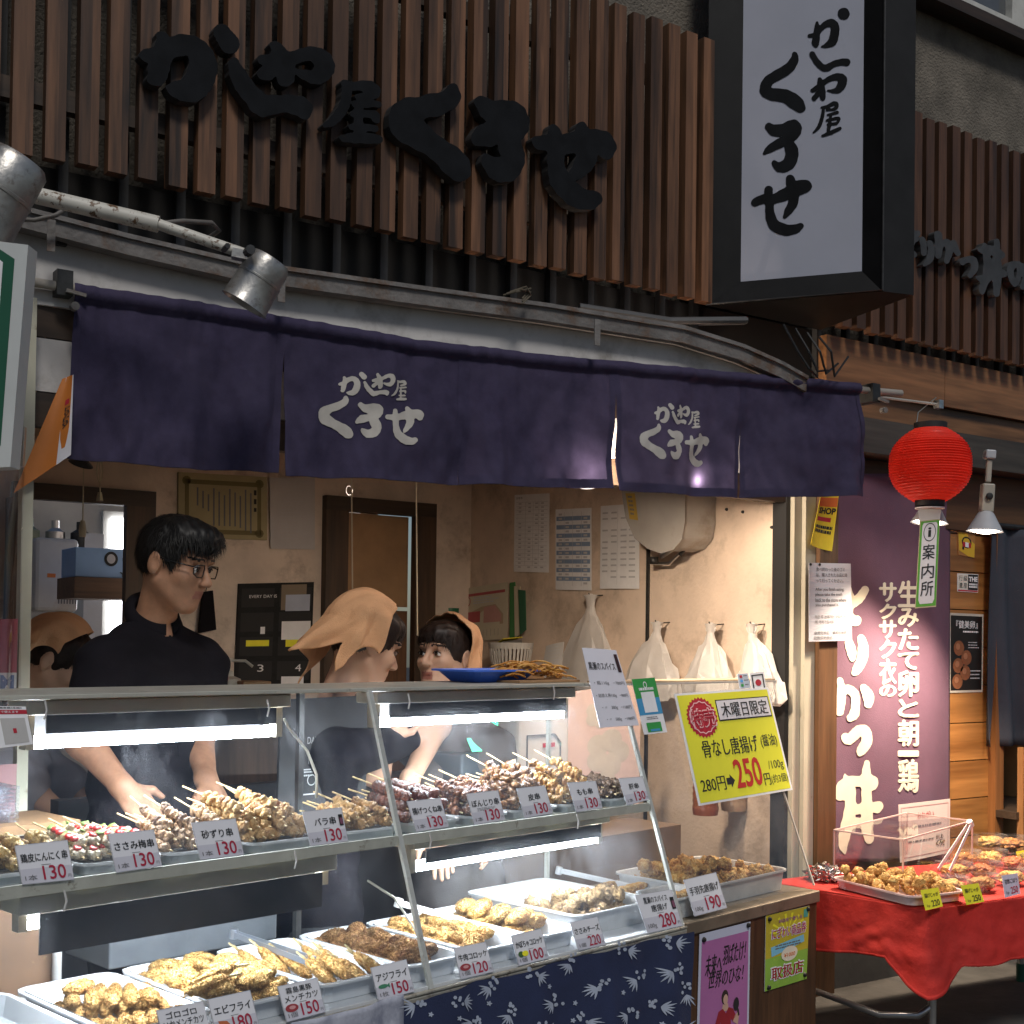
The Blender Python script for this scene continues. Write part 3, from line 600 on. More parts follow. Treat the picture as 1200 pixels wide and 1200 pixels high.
for a0, a1, b0, b1 in PAN:
    def fn_(u, v, o=0.0):
        k = max(0, (v-.18)/.82)**.7 if v > .18 else 0
        px = (a0+(b0-a0)*k)*(1-u) + (a1+(b1-a1)*k)*u; t, bt = interp(NT, px), interp(NB_, px)
        e_ = .006*math.exp(-((u-.5)*2-1)**2*40)+.006*math.exp(-((u-.5)*2+1)**2*40)
        return npt(px, t+(bt-t)*v, o - e_*v*2)
    b = MB(); b.grid(fn_, max(30, int((a1-a0)/3.4)), 60, NAVY)
    b.grid(lambda u, v: fn_(u, .93+.068*v, .0022), max(30, int((a1-a0)/3.4)), 4, NAVY)
    for uu in (0, 1): b.grid(lambda u, v, uu=uu: fn_(abs(uu-u*.035), .1+.83*v, .002), 2, 50, NAVY)
    pans.append(obj('panel', b, nr, smooth=True))
for k, (pi, f) in enumerate(((1, lambda x, y: (360+x/8, 430+y/8)), (3, None))):
    b = MB()
    for ch in GM:
        V, Fc = GM[ch]
        if k == 0: pl_ = [f(x, y) for x, y in V]
        else:
            # the second curtain panel carries the same lettering, narrower (traced boxes)
            if ch in 'くろせ': pl_ = [(735+(80+(x-105)*(710/978.))/8, 460+(300+(y-272)*(390/465.) + (0))/8) for x, y in V]
            else: pl_ = [(735+(232+(x-297)*(452/636.))/8, 460+(102+(y-46)*(238/278.))/8) for x, y in V]
        b.add([npt(x, y, .0024) for x, y in pl_], Fc, CREAMP)
    obj('lettering', b, pans[pi], smooth=True)
b = MB(); PL = mat('pale pole', (.42, .38, .33), .5, .15, 8)
b.tube([hN(x, y+8, 0) for x, y in [(30, 321)] + NT[1:-1] + [(1056, 453)]], .0125, PL, 12)
cp = obj('curtain_pole', b, None, 'pale thin pole carrying the navy curtain', 'pole', smooth=True, origin=NL+NE*1.5+Vector((0, 0, 2.36)))
for px, py in ((74, 334), (1022, 462)):
    b = MB(); a = hN(px, py, .0); b.box((a.x-.02, a.y-.02, a.z-.03), (a.x+.02, a.y+.06, a.z+.035), DARKM); b.bar(a+Vector((0, -.03, -.02)), a+Vector((.05, -.03, -.026)), .009, .009, GUT); b.lathe([(.0, -.010), (.011, -.010), (.011, .010), (0, .010)], GUT, a+Vector((.02, -.035, -.06)), (0, 1, 0), 12)
    obj('bracket', b, cp)

# ------------------------------------------------------------------ spot lamps on the eave
ALU = mat('worn aluminium can', (.40, .39, .37), .38, .2, 14, metal=.75, dirt=(.16, .12, .10), dscale=22, dlo=.55, dhi=.7, bump=.15)
RUSTW = mat('rust spotted white tube', (.58, .56, .50), .5, .1, 12, dirt=(.12, .06, .025), dscale=42, dlo=.56, dhi=.62)
def can(b, back, mouth, r):
    ax = Vector(mouth)-Vector(back); L = ax.length
    b.lathe([(0, 0), (r*.80, 0), (r*.93, .012), (r*.96, L*.42), (r, L*.43), (r, L*.46), (r*.97, L*.47), (r*1.02, L*.97), (r*1.07, L), (r*1.0, L), (r*.9, L*.9), (r*.85, L*.4), (r*.3, L*.3), (0, L*.3)], ALU, back, ax, 32)
sp = thing('outdoor_spotlight', 'dented silver can spotlight on a rusty white arm hanging below the gutter', 'spotlight', hN(310, 320, .33))
b = MB(); can(b, hN(318, 304, .36), hN(286, 357, .33), .058); obj('lamp_can', b, sp, smooth=True, angle=40)
b = MB(); c0 = hN(30, 226, .20); c1 = hN(186, 263, .29); c2 = hN(288, 298, .35); b.tube([c0, c1], .020, RUSTW, 14); b.tube([c1, c2], .0135, RUSTW, 14); obj('arm', b, sp, smooth=True, angle=50)
b = MB(); a = hN(272, 297, .345); b.bar(a, hN(300, 303, .36), .03, .022, ALU); b.lathe([(0, 0), (.012, 0), (.012, .03), (0, .03)], DARKM, hN(290, 296, .39), NN, 8); b.lathe([(0, 0), (.007, 0), (.007, .04), (0, .04)], DARKM, hN(262, 293, .37), NN, 6); obj('bracket', b, sp)
b = MB(); b.tube([hN(186, 262, .27), hN(215, 259, .2), (hN(248, 261, .15)), hN(257, 270, .12), hN(244, 279, .11)], .006, mat('grey cable', (.13, .12, .11), .6), 8); obj('cable', b, sp, smooth=True)
sp = thing('outdoor_spotlight', 'large silver can spotlight cut by the left edge of the view', 'spotlight', hN(0, 230, .45))
b = MB(); can(b, hN(24, 186, .47), hN(-30, 275, .44), .072); obj('lamp_can', b, sp, smooth=True, angle=40)
b = MB(); b.tube([hN(-60, 190, .2), hN(10, 205, .45)], .018, RUSTW, 12); obj('arm', b, sp, smooth=True)
b = MB(); b.tube([hN(10, 256, .11), hN(40, 258, .12), hN(66, 252, .12), hN(84, 240, .12)], .006, mat('grey cable', (.13, .12, .11)), 8)
obj('cable', b, None, 'thin grey cable looping from the left spotlight over the gutter', 'cable', smooth=True, origin=hN(40, 258, .12))
b = MB()
for k in range(3): b.tube([hN(590+k*4, 346-k*2, .06), hN(605+k*6, 342-k*3, .1), hN(622, 338+k*4, .08), hN(612, 350+k*3, .085)], .003, plain('straw twine', (.12, .10, .07)), 5)
obj('wire_scrap', b, None, 'tangle of old wire lying on the gutter', 'wire', origin=hN(605, 345, .08))
b = MB()
for k in range(4): b.tube([hN(918+k*14, 380+k*5, .08), hN(935+k*13, 412, .10+.01*k), hN(948+k*10, 432+k*3, .11), hN(958+k*12, 442-k*8, .06)], .004, BLACK, 6)
obj('loose_wires', b, None, 'black wires hanging below the right end of the gutter', 'wire', origin=hN(950, 430, .1))
# ================================================================== people behind the counter
SKIN = mat('skin', (.40, .205, .12), .55, .12, 40, sss=.08, bump=.06, bscale=120); SKIN2 = mat('fair skin', (.56, .33, .22), .5, .06, 9, sss=.08, bump=.05, bscale=120)
HAIR = mat('black hair', (.006, .005, .0045), .5, .4, 60, spec=.3); HAIRB = mat('dark brown hair', (.018, .009, .006), .5, .4, 60, spec=.3)
LIP = mat('lips', (.33, .13, .095), .45, .08); EYEW = plain('eye white', (.62, .58, .55), .25); EYEB = plain('iris', (.008, .006, .005), .15)
NAVS = mat('black shirt cloth', (.008, .007, .010), .9, .25, 6, spec=.15, bump=.2, bscale=200); GRYS = mat('grey shirt cloth', (.36, .35, .38), .85, .1, 6, bump=.2, bscale=200); BEIG = mat('pale uniform cloth', (.10, .088, .085), .85, .08, 6, bump=.2, bscale=200)
KER = mat('orange kerchief cloth', (.72, .385, .195), .85, .08, 7, bump=.5, bscale=320); TROU = mat('dark trousers', (.02, .02, .024), .85, .2)
TOCAM = -_f0
def dirv(deg):   # 0 = towards the camera, 90 = image right
    a = math.radians(deg); return (TOCAM*math.cos(a) + _r0*math.sin(a)).normalized()
def frame(f, pitch=0, roll=0):
    l = Vector((0, 0, 1)).cross(f).normalized(); M = Matrix((f, l, Vector((0, 0, 1)))).transposed()
    return M @ Matrix.Rotation(math.radians(roll), 3, 'X') @ Matrix.Rotation(math.radians(pitch), 3, 'Y')
def hand(sd, w_, d, n, side, curl=.5, sp=.15):
    d = Vector(d).normalized(); n = Vector(n); n = (n - d*n.dot(d)).normalized(); l = n.cross(d)*side; M = Matrix((d, l, n)).transposed()
    w_ = Vector(w_); sd.ell(w_+d*.045, (.052, .040, .016), .012, rot=M); sd.cap(w_-d*.01, w_+d*.03, .026, .024, .02)
    for i, (y, L) in enumerate(((-.028, .062), (-.0095, .072), (.0095, .077), (.028, .068))):
        b = w_+d*(.082-.004*abs(i-2))+l*y; d1 = (d+l*y*sp*18-n*curl*.35).normalized(); m_ = b+d1*L*.55; d2 = (d1-n*curl*1.0).normalized(); e_ = m_+d2*L*.48
        sd.cap(b-d*.02, m_, .0092, .0085, .004); sd.cap(m_, e_, .0085, .0068, .004)
    b = w_+d*.022+l*.026; d1 = (d*.62+l*.78-n*.2).normalized(); m_ = b+d1*.038; sd.cap(b, m_, .0125, .0105, .008); sd.cap(m_, m_+(d*.85+l*.35-n*.3).normalized()*.032, .0105, .008, .006)
def mesh_obj(name, V, F, m, parent, smooth=True, mi=None, mats=None):
    b = MB(); b.v = [tuple(v) for v in V]; b.f = [tuple(int(q) for q in f) for f in F]
    for q in (mats or [m]): b.mid(q)
    b.mi = [0]*len(b.f) if mi is None else [int(q) for q in mi]; return obj(name, b, parent, smooth=smooth)
def person(label, HC, fdeg, pitch, tdeg, arms, skin, shirt, hair, kerchief=None, roll=0, lean=.07, glasses=False, sleeve=.55, collar=False, apron=None, scale=1.0, group=None, h=.005, mouth_open=0, up=0):
    HC = Vector(HC); Rh = frame(dirv(fdeg), pitch, roll); tf = dirv(tdeg); Rt = frame(tf); tl = Rt.col[1]
    hl = lambda x, y, z: HC + Rh @ (Vector((x, y, z))*scale)
    S = HC - Vector((0, 0, .245-up))*scale - tf*lean; ch = S - Vector((0, 0, .15)) - tf*lean*.25; ab = S - Vector((0, 0, .36)) - tf*lean*.3; pe = S - Vector((0, 0, .54)) - tf*lean*.3
    r = thing('person', label, 'person', (pe.x, pe.y, .03), group)
    sd = SDF(); sc = scale
    E = lambda c, rr, k=.02, op='+': sd.ell(hl(*c), tuple(q*sc for q in rr), k*sc, op, rot=Rh); Cc = lambda a, b_, ra, rb, k=.02, op='+': sd.cap(hl(*a), hl(*b_), ra*sc, rb*sc, k*sc, op)
    E((-.012, 0, .028), (.097, .077, .096)); E((.028, 0, -.040), (.066, .060, .080), .03); E((.064, 0, -.100), (.022, .026, .020), .025)
    for y in (-1, 1):
        Cc((-.005, y*.056, -.048), (.052, y*.020, -.098), .019, .016, .03); E((.060, y*.040, -.022), (.024, .022, .022), .02)
        E((.099, y*.031, .006), (.016, .020, .012), .016, '-')
        E((-.014, y*.082, -.002), (.021, .010, .034), .006, '+'); E((-.004, y*.092, .001), (.011, .007, .020), .004, '-')
    Cc((.086, -.036, .032), (.086, .036, .032), .010, .010, .016)
    Cc((.090, 0, .012), (.113, 0, -.026), .0075, .0115, .012); E((.104, -.010, -.031), (.011, .008, .008), .008); E((.104, .010, -.031), (.011, .008, .008), .008)
    Cc((.083, -.020, -.058), (.083, .020, -.058), .0065, .0065, .010); Cc((.090, -.006, -.057), (.090, .006, -.057), .005, .005, .010)
    Cc((.081, -.018, -.0725-mouth_open), (.081, .018, -.0725-mouth_open), .0072, .0072, .010)
    E((.097, 0, -.065-mouth_open*.5), (.012, .024, .0022+mouth_open*.6), .003, '-')
    nb = S + Vector((0, 0, .03)) - tf*.01
    nk_ = .85 if kerchief else 1; sd.cap(hl(-.025, 0, -.055), nb, .053*sc*nk_, .058*sc*nk_, .03)
    for y in (-1, 1): sd.cap(nb-Vector((0, 0, .01)), S+tl*y*.14-Vector((0, 0, .045)), .042*nk_, .046*nk_, .05)
    sd.cap(S+tl*.145-Vector((0, 0, .065)), S-tl*.145-Vector((0, 0, .065)), .052, .052, .05); sd.ell(ch, (.115, .160, .19), .05, rot=Rt); sd.ell(ab, (.105, .145, .17), .06, rot=Rt); sd.ell(pe, (.12, .165, .14), .05, rot=Rt)
    legs = SDF()
    for y in (-1, 1):
        hp = pe+tl*y*.09-Vector((0, 0, .04)); kn = Vector((hp.x, hp.y, .48))+tf*.02; an = Vector((hp.x, hp.y, .10))-tf*.01
        for q in (sd, legs): q.cap(hp, kn, .085, .058, .04); q.cap(kn, an, .056, .040, .03)
        sd.cap(an-Vector((0, 0, .03)), Vector((hp.x, hp.y, .065))+tf*.14, .038, .032, .03)
    shirt_sd = SDF(); gs = .012
    for y in (-1, 1): shirt_sd.cap(nb-Vector((0, 0, .015)), S+tl*y*.14-Vector((0, 0, .045)), .046+gs, .046+gs, .05)
    shirt_sd.cap(S+tl*.145-Vector((0, 0, .065)), S-tl*.145-Vector((0, 0, .065)), .052+gs, .052+gs, .05); shirt_sd.ell(ch, (.115+gs, .160+gs, .19+gs), .05, rot=Rt); shirt_sd.ell(ab, (.105+gs+.008, .145+gs+.01, .17+gs), .06, rot=Rt); shirt_sd.ell(pe, (.12+gs+.006, .165+gs+.006, .14+gs), .05, rot=Rt)
    for side, el, wr, hd, hn, cu in arms:
        sh = S+tl*side*.168-Vector((0, 0, .07)); el = Vector(el); wr = Vector(wr)
        sd.cap(sh, el, .052, .042, .03); sd.cap(el, wr, .043, .027, .025); hand(sd, wr, hd, hn, -side, cu)
        if sleeve <= 1: shirt_sd.cap(sh, sh.lerp(el, sleeve), .054+gs, .052+gs+.004, .04)
        else: shirt_sd.cap(sh, el, .054+gs, .045+gs, .04); shirt_sd.cap(el, el.lerp(wr, sleeve-1), .045+gs, .035+gs, .03)
    V, F = sdf_mesh(sd, h, zsplit=.85); c = (V[F].mean(1) - np.array(HC)) @ np.array(Rh)/sc; mi = np.zeros(len(F), int)
    lip = (np.abs(c[:, 1]) < .021) & (c[:, 2] < -.054) & (c[:, 2] > -.077-mouth_open) & (c[:, 0] > .082); mi[lip] = 1
    brow = (np.abs(np.abs(c[:, 1])-.032) < .018) & (np.abs(c[:, 2]-.035+.10*np.abs(np.abs(c[:, 1])-.028)) < .0034) & (c[:, 0] > .06); mi[brow] = 2
    mesh_obj('body', V, F, skin, r, mi=mi, mats=[skin, LIP, hair, TROU])
    # eyes
    for y in (-1, 1):
        b = MB(); c_ = hl(.0835, y*.031, .006); X = Rh.col[0]
        b.lathe([(.0148*math.cos(t), .0148*math.sin(t)*.46) for t in np.linspace(0, 1.57, 6)], EYEW, c_, X, 16, sx=.46, sy=1.0)
        b.lathe([(.0066, .0062), (.005, .0074), (0, .0080)], EYEB, c_+Rh.col[1]*0.0, X, 12)
        b.tube([hl(.086+.006*math.sin(math.pi*q), y*(.015+.034*q), .0075+.006*math.sin(math.pi*q)) for q in np.linspace(0, 1, 7)], .0017, hair, 5)
        obj('eye', b, r, smooth=True)
    # hair (in head space)
    hs = SDF().ell((-.014, 0, .034), (.108, .088, .105), .02) if not kerchief else SDF().ell((-.014, 0, .032), (.103, .084, .100), .02)
    if not kerchief: hs.ell((.035, 0, .085), (.072, .074, .046), .03).ell((.070, .02, .092), (.034, .05, .026), .03)
    else: hs.ell((.040, 0, .070), (.064, .070, .046), .03)
    zx = [-.14, -.07, -.045, -.030, .008, .016, .034, .046, .066, .14]; zz = [-.085, -.085, -.06, .034, .034, .004, -.022, .040, .070, .058] if not kerchief else [-.10, -.10, -.09, -.09, -.085, -.085, -.075, -.01, .052, .040]
    def clip(X, Y, Z):
        zh = np.interp(X, zx, zz) + .010*np.sin(Y*170+X*60) + .006*np.sin(Y*410+2); return (zh - Z)
    def warp(X, Y, Z):
        return .0016*np.sin(X*150+Y*70)*np.sin(Y*170-Z*60+1) + .0012*np.sin(X*90+Z*40+Y*210)
    V, F = sdf_mesh(hs, .0042, warp=warp, clip=clip); b = MB(); b.add((np.array(Rh) @ (V*sc).T).T + np.array(HC), [tuple(int(q) for q in f) for f in F], hair)
    rh = random.Random(len(label)); sv = []; sf = []
    for k in rh.sample(range(len(V)), min(len(V), 3200 if not kerchief else 1500)):
        p = Vector(V[k]); nr_ = (p-Vector((-.014, 0, .034))).normalized(); cw_ = p-Vector((-.05, .01, .14)); tg = cw_-nr_*cw_.dot(nr_); tg = (tg.normalized()+Vector((.25, 0, -.35))+Vector((rh.gauss(0, .3), rh.gauss(0, .3), rh.gauss(0, .3)))).normalized(); tg = (tg-nr_*tg.dot(nr_)).normalized()
        L_ = rh.uniform(.018, .034); lift = rh.uniform(.10, .45) if not kerchief else .08; w_ = tg.cross(nr_)*rh.uniform(.0009, .0016); o = len(sv)
        for i, f_ in enumerate((0, .5, 1)):
            c = p - nr_*.002 + tg*L_*f_ + nr_*L_*lift*(f_-.45*f_*f_) - Vector((0, 0, .004))*f_*f_; q = w_*(1-.8*f_); sv += [HC+Rh@((c-q)*sc), HC+Rh@((c+nr_*.0012*(1-f_))*sc), HC+Rh@((c+q)*sc)]
        for i in range(2): sf += [(o+3*i, o+3*i+1, o+3*i+4, o+3*i+3), (o+3*i+1, o+3*i+2, o+3*i+5, o+3*i+4)]
    b.add(sv, sf, hair); obj('hair', b, r, smooth=True)
    if kerchief:
        a0, a1, LT, tilt = kerchief['a0'], kerchief['a1'], kerchief['len'], kerchief.get('tilt', .55); nu, nv = 56, 70; n1 = 40; vs = []
        for j in range(nv+1):
            for i in range(nu+1):
                bb = -118+236*i/nu; be = math.radians(max(-66, min(66, bb))); dr = max(0, abs(bb)-66)/52*kerchief.get('side', .10); c_ = Vector((-.016, 0, .036))
                al = math.radians(a0+(a1-a0)*min(1, j/n1)); p = c_+Vector((.122*math.cos(al)*math.cos(be), .113*math.sin(be), .119*math.sin(al)*math.cos(be)))
                if dr: p.z -= dr*(1-.25*j/nv); p.y *= 1+.05*math.sin(dr*40+j*.15); p.x += .006*math.sin(j*.12+i*.4)*dr/.1
                fold = .0034*math.sin(be*8+j*.09)+.0022*math.sin(be*17-j*.13+2)+.004*mnoise.noise((be*3, j*.09, 4.2))+.006*max(0, mnoise.noise((be*1.6, j*.03, len(label))))
                p += (p-c_).normalized()*fold
                if j > n1:
                    s_ = (j-n1)/(nv-n1); L_ = LT[0]+LT[1]*abs(math.cos(be*LT[2]+LT[3])); d_ = Vector((-tilt, -.25*math.sin(be)*1.0, -(1-tilt*tilt)**.5)); p += d_*L_*s_; p.y += .016*s_*math.sin(be*8+1.5); p.x += .014*s_*math.sin(be*6+.6); p.y *= 1-.10*s_
                vs.append(HC + Rh @ (p*sc))
        b = MB(); b.add(vs, [(j*(nu+1)+i, j*(nu+1)+i+1, (j+1)*(nu+1)+i+1, (j+1)*(nu+1)+i) for j in range(nv) for i in range(nu)], KER); obj('kerchief', b, r, smooth=True, solid=.0035)
    # clothes
    nk = Vector(hl(-.03, 0, -.09)); a = np.array(nk); bb = np.array(nb-Vector((0, 0, .03))+tf*.012)
    def sclip(X, Y, Z):
        d = bb-a; T = np.clip(((X-a[0])*d[0]+(Y-a[1])*d[1]+(Z-a[2])*d[2])/(d@d), 0, 1); return (.0545 if not kerchief else .052) - np.sqrt((X-a[0]-T*d[0])**2+(Y-a[1]-T*d[1])**2+(Z-a[2]-T*d[2])**2)
    swarp = lambda X, Y, Z: .003*np.sin(Z*38+X*25)*np.sin(X*30+Y*42)+.0025*np.sin(Z*75+Y*35+1)
    V, F = sdf_mesh(shirt_sd, .0065, warp=swarp, clip=sclip); so = mesh_obj('shirt', V, F, shirt, r)
    ti = legs.infl(.012); V, F = sdf_mesh(ti, .014); mesh_obj('trousers', V, F, TROU, r)
    if collar:
        b = MB(); ax_ = (nk-nb).normalized(); q = Vector((0, 0, 1)).rotation_difference(ax_).to_matrix(); n = 40; lo = []; 
        f_l = q.transposed() @ tf; ph0 = math.atan2(f_l.y, f_l.x)
        def ring(rad, z, dip): return [nb + q @ Vector((rad*math.cos(ph0+.16+(2*math.pi-.32)*i/n), rad*math.sin(ph0+.16+(2*math.pi-.32)*i/n), z - dip*math.cos((2*math.pi-.32)*i/n+.16))) for i in range(n+1)]
        rows = [ring(.062, .0, .008), ring(.0575, .062, .012), ring(.060, .066, .014), ring(.083, .030, .050)]
        vs = [p for rw in rows for p in rw]; b.add(vs, [(j*(n+1)+i, j*(n+1)+i+1, (j+1)*(n+1)+i+1, (j+1)*(n+1)+i) for j in range(3) for i in range(n)], shirt)
        obj('collar', b, so, smooth=True, solid=.003)
        b = MB(); p0 = nb+tf*.078-Vector((0, 0, .055)); b.tube([p0, ch+tf*.131+Vector((0, 0, .0)), ch+tf*.134-Vector((0, 0, .15))], .0035, shirt, 6)
        obj('placket', b, so)
    if glasses:
        b = MB(); BK = plain('black plastic', (.01, .01, .01), .25)
        for y in (-1, 1):
            pts = [hl(.108-.012*abs(u_), y*(.034+.026*u_), .004+.0165*v_) for u_, v_ in [(1, .7), (.6, 1), (-.6, 1), (-1, .6), (-.9, -.7), (-.5, -1), (.5, -1), (.95, -.5), (1, .7)]]
            b.tube(pts, .0018, BK, 6); b.tube([hl(.096, y*.060, .014), hl(.06, y*.077, .014), hl(-.01, y*.084, .016), hl(-.02, y*.084, .004)], .0019, BK, 6)
        b.tube([hl(.110, -.009, .012), hl(.114, 0, .014), hl(.110, .009, .012)], .0016, BK, 6); obj('glasses', b, r, smooth=True)
    return r, S, ch, tf, tl
HM = at(206, 662, 3.42)
person('man with short black hair and glasses in a black shirt looking down behind the counter', HM, 72, 14, 52,
       [(-1, hD(98, 868, .78), hD(146, 925, .64), (CS*.55-CN*.45-_z*.75), CN*-1+_z*.2, .7), (1, hD(232, 862, .88), hD(242, 915, .72), (CS*.1-CN*.6-_z*.7), _z, .5)],
       SKIN, NAVS, HAIR, glasses=True, collar=True, scale=.965, sleeve=.75, lean=.085, up=.028)
HCW = at(427, 756, 3.86)
person('woman in a draped orange kerchief seen from behind, leaning in to a colleague', HCW, 124, 20, 100,
       [(-1, hD(512, 850, .82), hD(480, 915, .66), (-CS*.3-CN*.5-_z*.8), CN, .6), (1, at(440, 905, 3.90), at(456, 866, 3.86), (_r0*.35+_z*.9), TOCAM, .35)],
       SKIN2, NAVS, HAIRB, lean=.10, sleeve=.6, scale=1.05,
       kerchief={'a0': 66, 'a1': 178, 'len': (.075, .085, 1.9, .45), 'tilt': .50, 'side': .105})
HDW = at(521, 771, 4.15)
person('smiling woman with brown fringe in an orange kerchief turned towards her colleague', HDW, -34, -6, -38,
       [(-1, at(585, 900, 4.15), at(575, 960, 4.0), (-_z+TOCAM*.4), _r0, .5), (1, at(480, 925, 4.1), at(505, 980, 3.95), (TOCAM*.5+_r0*.3-_z*.5), _z, .5)],
       SKIN2, BEIG, HAIRB, lean=.06, sleeve=.7, h=.0042, scale=.95, mouth_open=.006,
       kerchief={'a0': 76, 'a1': 182, 'len': (.09, .06, 1.0, 0), 'tilt': .25, 'side': .13})
HBW = at(66, 776, 4.15)
person('stooping woman in a grey shirt and orange kerchief half hidden behind the man', HBW, 98, 30, 95,
       [(-1, at(40, 930, 4.1), at(80, 960, 4.0), (_r0-_z*.3), TOCAM, .5), (1, at(95, 930, 4.3), at(110, 960, 4.2), (_r0-_z*.3), TOCAM, .5)],
       SKIN2, GRYS, HAIRB, lean=.12, sleeve=.8, h=.007,
       kerchief={'a0': 60, 'a1': 180, 'len': (.05, .06, 1.5, .3), 'tilt': .5, 'side': .04})

# ================================================================== things on the inner walls and in the back kitchen
yb = lambda x, y: hY(x, y, 5.655)
xr = lambda x, y: hX(x, y, 3.592)
CERT = mat('aged certificate paper', (.36, .31, .17), .7, .1, 6); OLIVE = plain('olive print', (.16, .13, .05))
s = Sheet(quadpx(yb, (209, 553), (313, 559), (313, 633), (209, 630)), .012)
s.frame(.07, .10, .93, .93, .045, .07, OLIVE); [s.disc(u, v, .05, .07, OLIVE, 1, 10) for u in (.09, .91) for v in (.12, .9)]
for k, u in enumerate(np.linspace(.2, .8, 11)): s.rect(u, .22+.05*(k % 3), u+.018, (.8 if k in (3, 4, 5, 6, 7) else .5+.04*k), INKG, 2)
s.rect(.845, .22, .875, .30, BLACK, 2); s.rect(.845, .36, .875, .44, BLACK, 2); s.rect(.845, .50, .875, .56, BLACK, 2)
s.make('certificate', CERT, 'old yellowed award certificate with a scroll border on the back wall', 'certificate')
s = Sheet(quadpx(yb, (316, 560), (369, 559), (369, 644), (317, 643)), bend=.006); s.lines(.2, .08, .85, .9, 16, GREY, 1, .12, .6)
s.make('notice', mat('grey white paper', (.50, .48, .48), .7, .05), 'faded plain white notice beside the award certificate', 'notice')
# black wall pockets
s = Sheet(quadpx(yb, (280, 684), (368, 682), (364, 802), (275, 803)), .02); PK = mat('black felt', (.012, .012, .013), .9, .2, 30)
for i in range(4):
    for j in range(2): s.rect(.04+.5*j, .05+.24*i, .47+.5*j, .235+.24*i, plain('black pocket', (.02, .02, .021), .8), 1)
s.text('EVERY DAY IS', .14, .115, .5, .145, WHITE, .0, 3); s.text('1', .30, .43, .36, .50, WHITE, 0, 3); s.text('3', .28, .80, .36, .87, WHITE, 0, 3); s.text('4', .78, .80, .86, .87, WHITE, 0, 3)
s.rect(.56, .02, .9, .27, plain('brown card', (.22, .17, .12)), 2); s.rect(.62, .12, .95, .28, plain('blue white card', (.40, .44, .55)), 3); s.rect(.58, .38, .97, .56, WHITE, 2); s.rect(.12, .56, .42, .62, YEL, 3); s.rect(.64, .56, .95, .63, YEL, 3); s.rect(.6, .92, .9, 1, WHITE, 2)
s.make('wall_pockets', PK, 'black felt wall organiser with numbered pockets full of slips', 'organiser')
b = MB(); a = yb(240, 692); q = [yb(236, 694), yb(247, 692), yb(251, 738), yb(231, 742)]; b.slab(q, (0, -.03, 0), NAVS); b.tube([yb(241, 694), yb(243, 684)], .003, BLACK, 5); obj('hanging_apron', b, None, 'small black apron hanging on the wall just right of the man', 'apron', bevel=.01)
# papers on the right wall
s = Sheet(quadpx(xr, (603, 580), (644, 578), (643, 671), (602, 670)), bend=.004)
s.text('当番表', .06, .03, .25, .06, INKG); 
for k in range(17): s.rect(.06, .10+.051*k, .95, .104+.051*k, GREY); [s.rect(u, .112+.051*k, u+.08, .130+.051*k, GREY, 2) for u in (.14, .42, .62, .78) if R.random() < .8]
for u in (.34, .56, .72): s.rect(u, .1, u+.008, .92, GREY, 2)
s.make('rota_sheet', WHITE, 'white ruled rota sheet with columns, leftmost of the papers on the right wall', 'paper')
s = Sheet(quadpx(xr, (651, 597), (693, 595), (693, 692), (651, 691)), bend=.004); BLUP = plain('grey blue print', (.22, .30, .45))
for k in range(17): 
    if k % 2: s.rect(.03, .04+.053*k, .97, .093+.053*k, BLUP)
    [s.rect(u, .055+.053*k, u+.1, .08+.053*k, GREY, 2) for u in (.1, .3, .6, .8) if R.random() < .7]
for u in (.26, .5, .74): s.rect(u, .04, u+.008, .95, GREY, 2)
s.make('timetable_sheet', WHITE, 'white sheet with blue grey striped rows on the right wall', 'paper')
s = Sheet(quadpx(xr, (704, 593), (749, 590), (749, 690), (703, 690)), bend=.005)
for k in range(12): [s.rect(u, .08+.07*k, u+.15, .10+.07*k, GREY, 2) for u in (.06, .3, .55, .76) if R.random() < .8]
s.rect(.46, .05, .466, .95, GREY); s.make('list_sheet', WHITE, 'white typed list partly behind the grey metal box', 'paper')
s = Sheet(quadpx(xr, (543, 690), (595, 682), (594, 749), (541, 752)), bend=.004); PINK = plain('faded red print', (.42, .08, .09)); PALE = plain('beige print', (.42, .32, .22))
s.rect(.07, .12, .95, .17, PINK, 1); s.poly([(.08, .5), (.45, .38), (.75, .36), (.92, .55), (.92, .72), (.08, .78)], PALE, 1); s.rect(.1, .46, .42, .66, PINK, 2); s.poly([(.5, .40), (.74, .38), (.88, .55), (.88, .68), (.5, .68)], plain('pink print', (.50, .27, .24)), 2); s.ring(.12, .26, .07, .09, .2, PINK); [s.rect(.1+.08*k, .80, .105+.08*k, .92, INKG, 2) for k in range(10)]; s.lines(.25, .2, .85, .34, 3, GREY)
s.make('map_poster', mat('cream poster paper', (.55, .50, .38), .7, .05), 'cream district map poster with red blocks pinned above the basket', 'poster')
b = MB(); 
for k, m_ in enumerate((plain('green leaflet', (.06, .22, .07)), plain('cream leaflet', (.55, .5, .38)), plain('dark green leaflet', (.03, .12, .06)))):
    b.slab(quadpx(lambda x, y: hX(x, y, 3.585-.012*k), (598+5*k, 683+4*k), (604+6*k, 682+5*k), (607+5*k, 748-5*k), (598+6*k, 750-3*k)), (-.004, 0, 0), m_)
obj('hanging_leaflets', b, None, 'bundle of green and cream leaflets hanging right of the map poster', 'leaflets')
s = Sheet(quadpx(xr, (494, 655), (505, 653), (505, 682), (494, 683))); s.lines(.15, .15, .85, .85, 4, GREY); s.make('memo_slip', WHITE, 'small memo slip on the wall by the inner doorway', 'paper')
